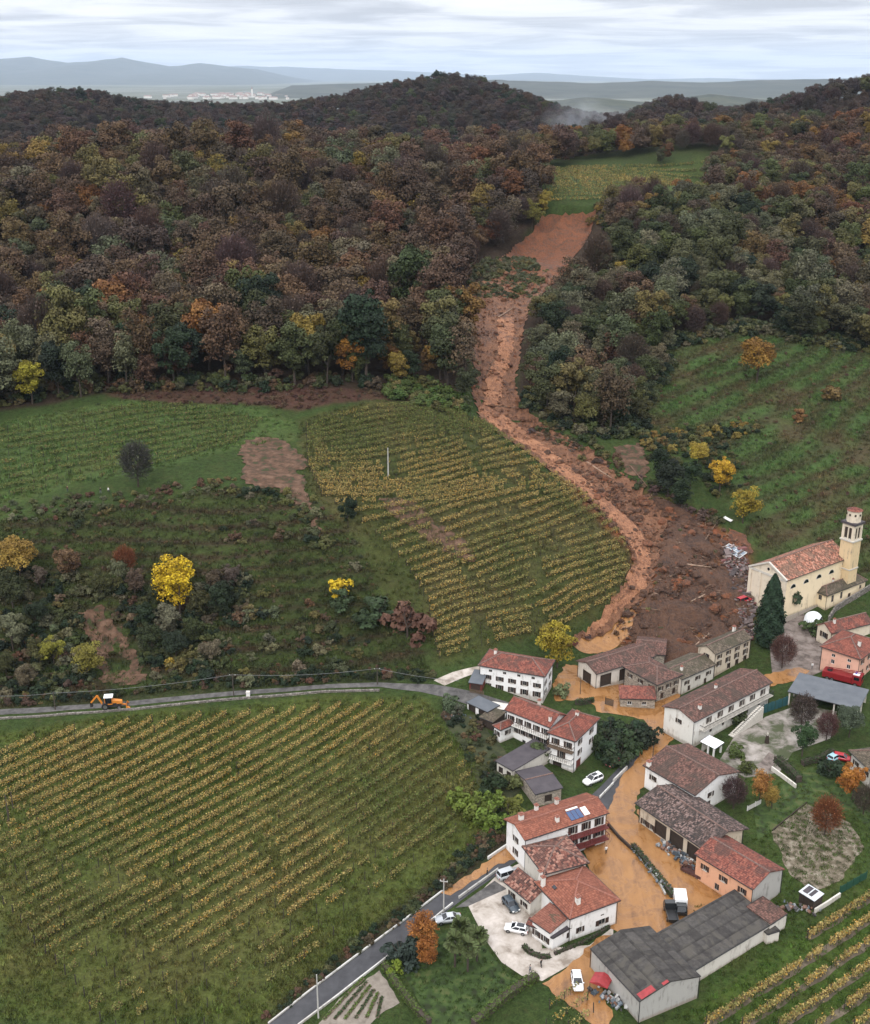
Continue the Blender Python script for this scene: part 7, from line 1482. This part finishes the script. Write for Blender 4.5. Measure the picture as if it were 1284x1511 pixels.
# clods and boulders riding on the mud
mb = MB(); SL = [p[:2] for p in SLIDE_W]; SLa = np.array(SL)
def clod(x, y, z, r_, mi):
    vs_ = []; ph_ = rr.uniform(0, 6)
    for lat, n_ in ((-.55, 5), (.15, 6), (.72, 4)):
        for i in range(n_):
            a_ = ph_ + 6.283 * i / n_; k_ = r_ * rr.uniform(.75, 1.2); c_ = math.sqrt(1 - lat * lat); vs_.append((x + k_ * c_ * math.cos(a_), y + k_ * c_ * math.sin(a_), z + k_ * lat * .75))
    vs_ += [(x, y, z - r_ * .6), (x, y, z + r_ * .7)]
    fs_ = [(i, (i + 1) % 5, 15) for i in range(5)] + [(11 + i, 11 + (i + 1) % 4, 16) for i in range(4)]
    for (s0, n0), (s1, n1_) in (((0, 5), (5, 6)), ((5, 6), (11, 4))):
        i = j = 0
        while i < n0 or j < n1_:
            if j >= n1_ or (i < n0 and i / n0 <= j / n1_): fs_.append((s0 + i % n0, s0 + (i + 1) % n0, s1 + j % n1_)); i += 1
            else: fs_.append((s0 + i % n0, s1 + (j + 1) % n1_, s1 + j % n1_)); j += 1
    mb.add(vs_, fs_, mi)
for poly_, arr_, n_, mi_ in ((LOGP, la, 1500, 0), (SL, SLa, 1100, 1)):
    k_ = 0
    while k_ < n_:
        x, y = rr.uniform(arr_[:, 0].min(), arr_[:, 0].max()), rr.uniform(arr_[:, 1].min(), arr_[:, 1].max())
        if not inpoly(np.array([x]), np.array([y]), poly_)[0]: continue
        k_ += 1; r_ = min(1.5, .22 * rr.paretovariate(2.0)); clod(x, y, float(H(x, y)) + .55 + (.35 if mi_ else 0), r_, mi_ if rr.random() < .7 else 2)
tag(mb.build('mud_clods', [M_DEB, M_SLIDE2, M_SCARP]), 'clods, stones and torn turf strewn over the landslide', kind='stuff')
# garden bits: vegetable beds, statue, planter wall
for i in range(6):
    a, b_ = G(q(7, 285 + i*46, 628 - i*2)), G(q(7, 455 + i*16, 448 + i*16)); d_ = b_ - a; mb = MB(); Lb = np.linalg.norm(d_[:2]); rng = np.random.default_rng(i); n = int(Lb * 34); t_ = rng.uniform(0, 1, n); pos = d_[None] * t_[:, None] + rng.normal(0, .14, (n, 3)) * (1, 1, .3) + (0, 0, .22)
    r = empty('vegetable_bed', a); tag(r, f'{ordinal(i)} row of leafy vegetables from the road in the garden plot', 'vegetable row', 'vegetable rows'); tag(obj('foliage', quads_mesh('foliage', leaf_quads(pos, rnd_dirs(n, rng) * .4 + (0, 0, .9), np.full(n, .13), rng), MATS['dark_hedge_leaves'] if i % 2 else MATS['hedge_leaves'], rng.uniform(0, .9, n)), r), kind='stuff')
    MB().bar((0,0,.03), tuple(d_ + np.array((0,0,.03))), .6, .14).build('soil_ridge', M_SOIL, r)
sp_ = G(q(4, 640, 575)); stt = empty('garden_statue', sp_); tag(stt, 'dark ivy covered stump with a pale figure in the courtyard', 'statue'); MB().tube((0,0,-.2), (0,0,1.8), .55, .3, 9).build('stump', M_DARKWOOD, stt); MB().tube((0,0,1.8), (0,0,2.3), .14, .17, 8).tube((0,0,2.3), (0,0,2.65), .12, .06, 8).build('figure', M_STONETRIM, stt)
bn = G(q(14, 1120, 388)); bin_ = empty('white_bin', bn); tag(bin_, 'small white bin standing beside the lane', 'bin'); MB().box(-.4,-.35,0,.4,.35,1.0).build('body', M_FRAMEW, bin_); MB().box(-.44,-.4,1.0,.44,.4,1.1).build('lid', M_PALEW, bin_)

# ------------------------------------------------------------------ people: one continuous skinned body each
SKIN = mat_plain('skin', (.42,.26,.19), .6); HAIR = mat_plain('hair', (.03,.02,.015), .8)
def person(k, x, y, top_c, leg_c, face, label, stride=.12, arm=.15):
    p = G(q(k, x, y)); s = stride
    V_ = [(0,0,.95),(0,0,1.15),(0,0,1.38),(0,0,1.5),(0,.01,1.62),(0,.02,1.74), (.10,0,.92),(.11,s,.50),(.11,s*.6,.08),(.11,s*.6+.14,.04), (-.10,0,.92),(-.11,-s,.50),(-.11,-s*1.6,.08),(-.11,-s*1.6+.14,.04), (.19,0,1.40),(.25,-arm*.4,1.13),(.24,arm,.90),(.23,arm+.05,.80), (-.19,0,1.40),(-.25,arm*.4,1.13),(-.24,-arm*.2,.90),(-.23,0,.80)]
    E_ = [(0,1),(1,2),(2,3),(3,4),(4,5),(0,6),(6,7),(7,8),(8,9),(0,10),(10,11),(11,12),(12,13),(2,14),(14,15),(15,16),(16,17),(2,18),(18,19),(19,20),(20,21)]
    R_ = [.15,.14,.15,.06,.10,.085,.095,.07,.05,.045,.095,.07,.05,.045,.075,.055,.042,.04,.075,.055,.042,.04]
    me_ = bpy.data.meshes.new('tmp'); me_.from_pydata(V_, E_, []); o = bpy.data.objects.new('tmp', me_); COL.objects.link(o); o.modifiers.new('s', 'SKIN'); o.modifiers.new('d', 'SUBSURF').levels = 1
    for i, r_ in enumerate(R_): me_.skin_vertices[0].data[i].radius = (r_, r_ * .8)
    me_.skin_vertices[0].data[0].use_root = True
    dg = bpy.context.evaluated_depsgraph_get(); m2 = bpy.data.meshes.new_from_object(o.evaluated_get(dg)); bpy.data.objects.remove(o); m2.name = 'body'
    for mt in (SKIN, top_c, leg_c, M_DARKWOOD): m2.materials.append(mt)
    for pl in m2.polygons:
        c_ = pl.center; pl.use_smooth = True
        pl.material_index = 3 if c_.z < .1 else 2 if c_.z < .93 and abs(c_.x) < .2 else 0 if c_.z > 1.47 or c_.z < .88 else 1
    e = empty('person', p + np.array((0,0,.07)), face); tag(e, label, 'person'); obj('body', m2, e)
    vs_, fs_ = prism(8, .105, 1.70, 1.80, .06); MB().add(vs_, fs_).build('hair', HAIR, e, smooth_=True)
CJ = {n: mat_plain('cloth_' + n, c_, .9) for n, c_ in (('navy', (.02,.03,.06)), ('black', (.015,.015,.017)), ('grey', (.16,.16,.17)), ('white', (.6,.6,.6)), ('brown', (.09,.05,.03)))}
person(7, 1174, 428, CJ['grey'], CJ['navy'], 2.0, 'person in grey top and dark trousers walking on the gravel forecourt'); person(7, 1221, 402, CJ['black'], CJ['black'], 1.0, 'person in black clothes standing on the gravel forecourt')
person(10, 306, 508, CJ['brown'], CJ['navy'], .5, 'person in brown standing alone below the young vineyard'); person(10, 455, 516, CJ['black'], CJ['grey'], -.5, 'person in black top beside another in the hillside field'); person(10, 491, 514, CJ['white'], CJ['black'], 2.6, 'person in white top in the hillside field')
person(5, 317, 655, CJ['black'], CJ['black'], 1.4, 'person in black standing at the roadside kerb wall'); person(3, 832, 1408, CJ['white'], CJ['grey'], 3.0, 'person in white top in the church square'); person(2, 480, 862, CJ['navy'], CJ['black'], 0.3, 'person in navy walking in the flooded street'); person(5, 1020, 522, CJ['white'], CJ['black'], .3, 'person in white below the dark red balconies')

# ------------------------------------------------------------------ far plain, town and mountains
def range_mesh(name, prof, y, depth, seed, mat, base=-15):
    pr = np.array(prof); xs = np.linspace(pr[:, 0].min(), pr[:, 0].max(), 260); top_ = np.interp(xs, pr[:, 0], pr[:, 1]); rows_ = 26
    X = np.zeros((rows_, len(xs))); Y = X.copy(); Z = X.copy()
    for j in range(rows_):
        f = j / (rows_ - 1); yy = y - depth * (1 - f) if f <= 1 else y
        for i, px in enumerate(xs):
            pk = PY((px, top_[i]), y); X[j, i] = pk[0]; Y[j, i] = yy; Z[j, i] = base + (pk[2] - base) * f ** 1.3
    Z += noise2(X, Y, depth * .22, seed, 5) * (Z - base) * .22 * (1 - np.linspace(0, 1, rows_) ** 4)[:, None] + noise2(X, Y, depth * .05, seed + 1, 4) * (Z - base) * .05
    vs_ = np.stack([X, Y, Z], -1).reshape(-1, 3).tolist(); n = len(xs); back = [(X[-1, i], y + depth * .9, base) for i in range(n)]
    fs_ = [(j*n+i, j*n+i+1, (j+1)*n+i+1, (j+1)*n+i) for j in range(rows_-1) for i in range(n-1)] + [((rows_-1)*n+i, (rows_-1)*n+i+1, rows_*n+i+1, rows_*n+i) for i in range(n-1)]
    return tag(obj(name, mesh(name, vs_ + back, fs_, [mat], None, True)), kind='structure')
M_MTN = mat_noise('mountain_wood', [(0.35, (0.022, 0.030, 0.022)), (0.6, (0.045, 0.050, 0.035)), (0.8, (0.075, 0.075, 0.06))], 0.003, 0.95, 8, None)
range_mesh('mountains', [(-250,80),(-100,82),(0,87),(45,84),(100,93),(140,90),(180,85),(215,92),(250,98),(295,93),(330,97),(380,102),(420,112),(460,122),(520,132),(600,140)], 30000, 9000, 51, M_MTN)
range_mesh('mountains', [(200,112),(350,97),(430,99),(500,102),(580,104),(660,108),(720,111),(790,107),(850,111),(900,114),(960,117),(1050,115),(1150,118),(1300,114),(1450,116)], 46000, 9000, 52, M_MTN)
range_mesh('hills', [(430,126),(560,122),(640,119),(700,117),(800,120),(880,123),(960,119),(1040,122),(1120,118),(1300,116),(1450,118)], 11000, 2500, 54, M_MTN)
range_mesh('hills', [(680,160),(760,152),(830,147),(870,143),(910,147),(960,151),(1010,144),(1050,138),(1090,143),(1150,150),(1300,146)], 5000, 1200, 53, mat_noise('far_fields', [(0.4, (0.022, 0.028, 0.02)), (0.55, (0.042, 0.05, 0.03)), (0.7, (0.065, 0.066, 0.045))], 0.008, 0.95, 6, None))
M_FARW = mat_plain('far_wall', (.62, .60, .57), .8, vary=.15); M_FARR = mat_plain('far_roof', (.22, .16, .14), .9)
rr = random.Random(12); far_w = {}
for i in range(110):
    px = rr.gauss(345, 42) if i < 75 else rr.uniform(215, 430); y = rr.uniform(8200, 10500); x = (px - CX) / FPX * y / (CO + (CY - 135) / FPX * SI) ; x = PY((px, 135), y)[0]; z = float(H(x, y)); s_ = rr.choice((0, 0, 1, 2)); w_, d_, h_ = [(18, 14, 9), (34, 18, 12), (52, 24, 10)][s_]; h_ *= 1.3
    e = empty('distant_house', (x, y, z), rr.uniform(-.6, .6)); tag(e, ['tiny pale house in the distant town on the plain', 'long pale block in the distant town on the plain', 'pale warehouse at the edge of the distant town'][s_], 'house', 'buildings of the distant town')
    if s_ not in far_w: far_w[s_] = (MB().box(-w_/2,-d_/2,-8,w_/2,d_/2,h_).mesh('wall', M_FARW), MB().add([(-w_/2-1,-d_/2-1,h_),(w_/2+1,-d_/2-1,h_),(w_/2+1,d_/2+1,h_),(-w_/2-1,d_/2+1,h_),(-w_/2,0,h_+d_*.25),(w_/2,0,h_+d_*.25)], [(0,1,5,4),(2,3,4,5),(0,4,3),(1,2,5)]).mesh('roof', M_FARR))
    obj('wall', far_w[s_][0], e); obj('roof', far_w[s_][1], e)
bx_ = PY((372, 135), 9000); bt = empty('distant_bell_tower', (bx_[0], 9000, float(H(bx_[0], 9000)))); tag(bt, 'tall pale bell tower rising over the distant town', 'bell tower'); MB().box(-5,-5,-8,5,5,58).build('shaft', M_FARW, bt); MB().add(*prism(4, 7.5, 58, 76, .3, math.pi/4)).build('spire', M_FARR, bt)

# ------------------------------------------------------------------ air: one even haze, and the wisp of smoke behind the ridge
m = bpy.data.materials.new('haze_air'); m.use_nodes = True; t = m.node_tree; t.nodes.clear(); vo = t.nodes.new('ShaderNodeVolumePrincipled'); oo = t.nodes.new('ShaderNodeOutputMaterial')
vo.inputs['Color'].default_value = (0.66, 0.80, 1.0, 1); vo.inputs['Density'].default_value = HAZE_D; vo.inputs['Anisotropy'].default_value = 0.0; t.links.new(vo.outputs[0], oo.inputs['Volume'])
hz_ = MB().box(-40000, -1500, -60, 40000, 60000, 1000).build('haze', m); tag(hz_, kind='stuff')
def smoke(px, py, y, rx, ry, rz_, dens, seed):
    m = bpy.data.materials.new('smoke'); m.use_nodes = True; t = m.node_tree; t.nodes.clear(); vo = t.nodes.new('ShaderNodeVolumePrincipled'); oo = t.nodes.new('ShaderNodeOutputMaterial')
    tcn = t.nodes.new('ShaderNodeTexCoord').outputs['Object']; ln = t.nodes.new('ShaderNodeVectorMath'); ln.operation = 'LENGTH'; t.links.new(tcn, ln.inputs[0])
    nzz = texnoise(t, tcn, 1.9, 5, .6, .8); fall = MATH(t, 'SUBTRACT', 1.0, ln.outputs['Value'], True)
    d_ = MATH(t, 'MULTIPLY', MATH(t, 'MULTIPLY', fall, MATH(t, 'SUBTRACT', nzz, .38, True)), dens); t.links.new(d_, vo.inputs['Density']); vo.inputs['Color'].default_value = (.86, .92, 1, 1); t.links.new(vo.outputs[0], oo.inputs['Volume'])
    bm = bmesh.new(); bmesh.ops.create_icosphere(bm, subdivisions=3, radius=1); me_ = bpy.data.meshes.new('smoke'); bm.to_mesh(me_); bm.free(); me_.materials.append(m); p = PY((px, py), y); o = obj('smoke', me_, None, tuple(p)); o.scale = (rx, ry, rz_); tag(o, 'pale wisp of smoke drifting before the wooded ridge', kind='stuff')
smoke(855, 182, 1020, 34, 30, 26, .08, 1); smoke(905, 185, 1050, 26, 24, 17, .08, 2)
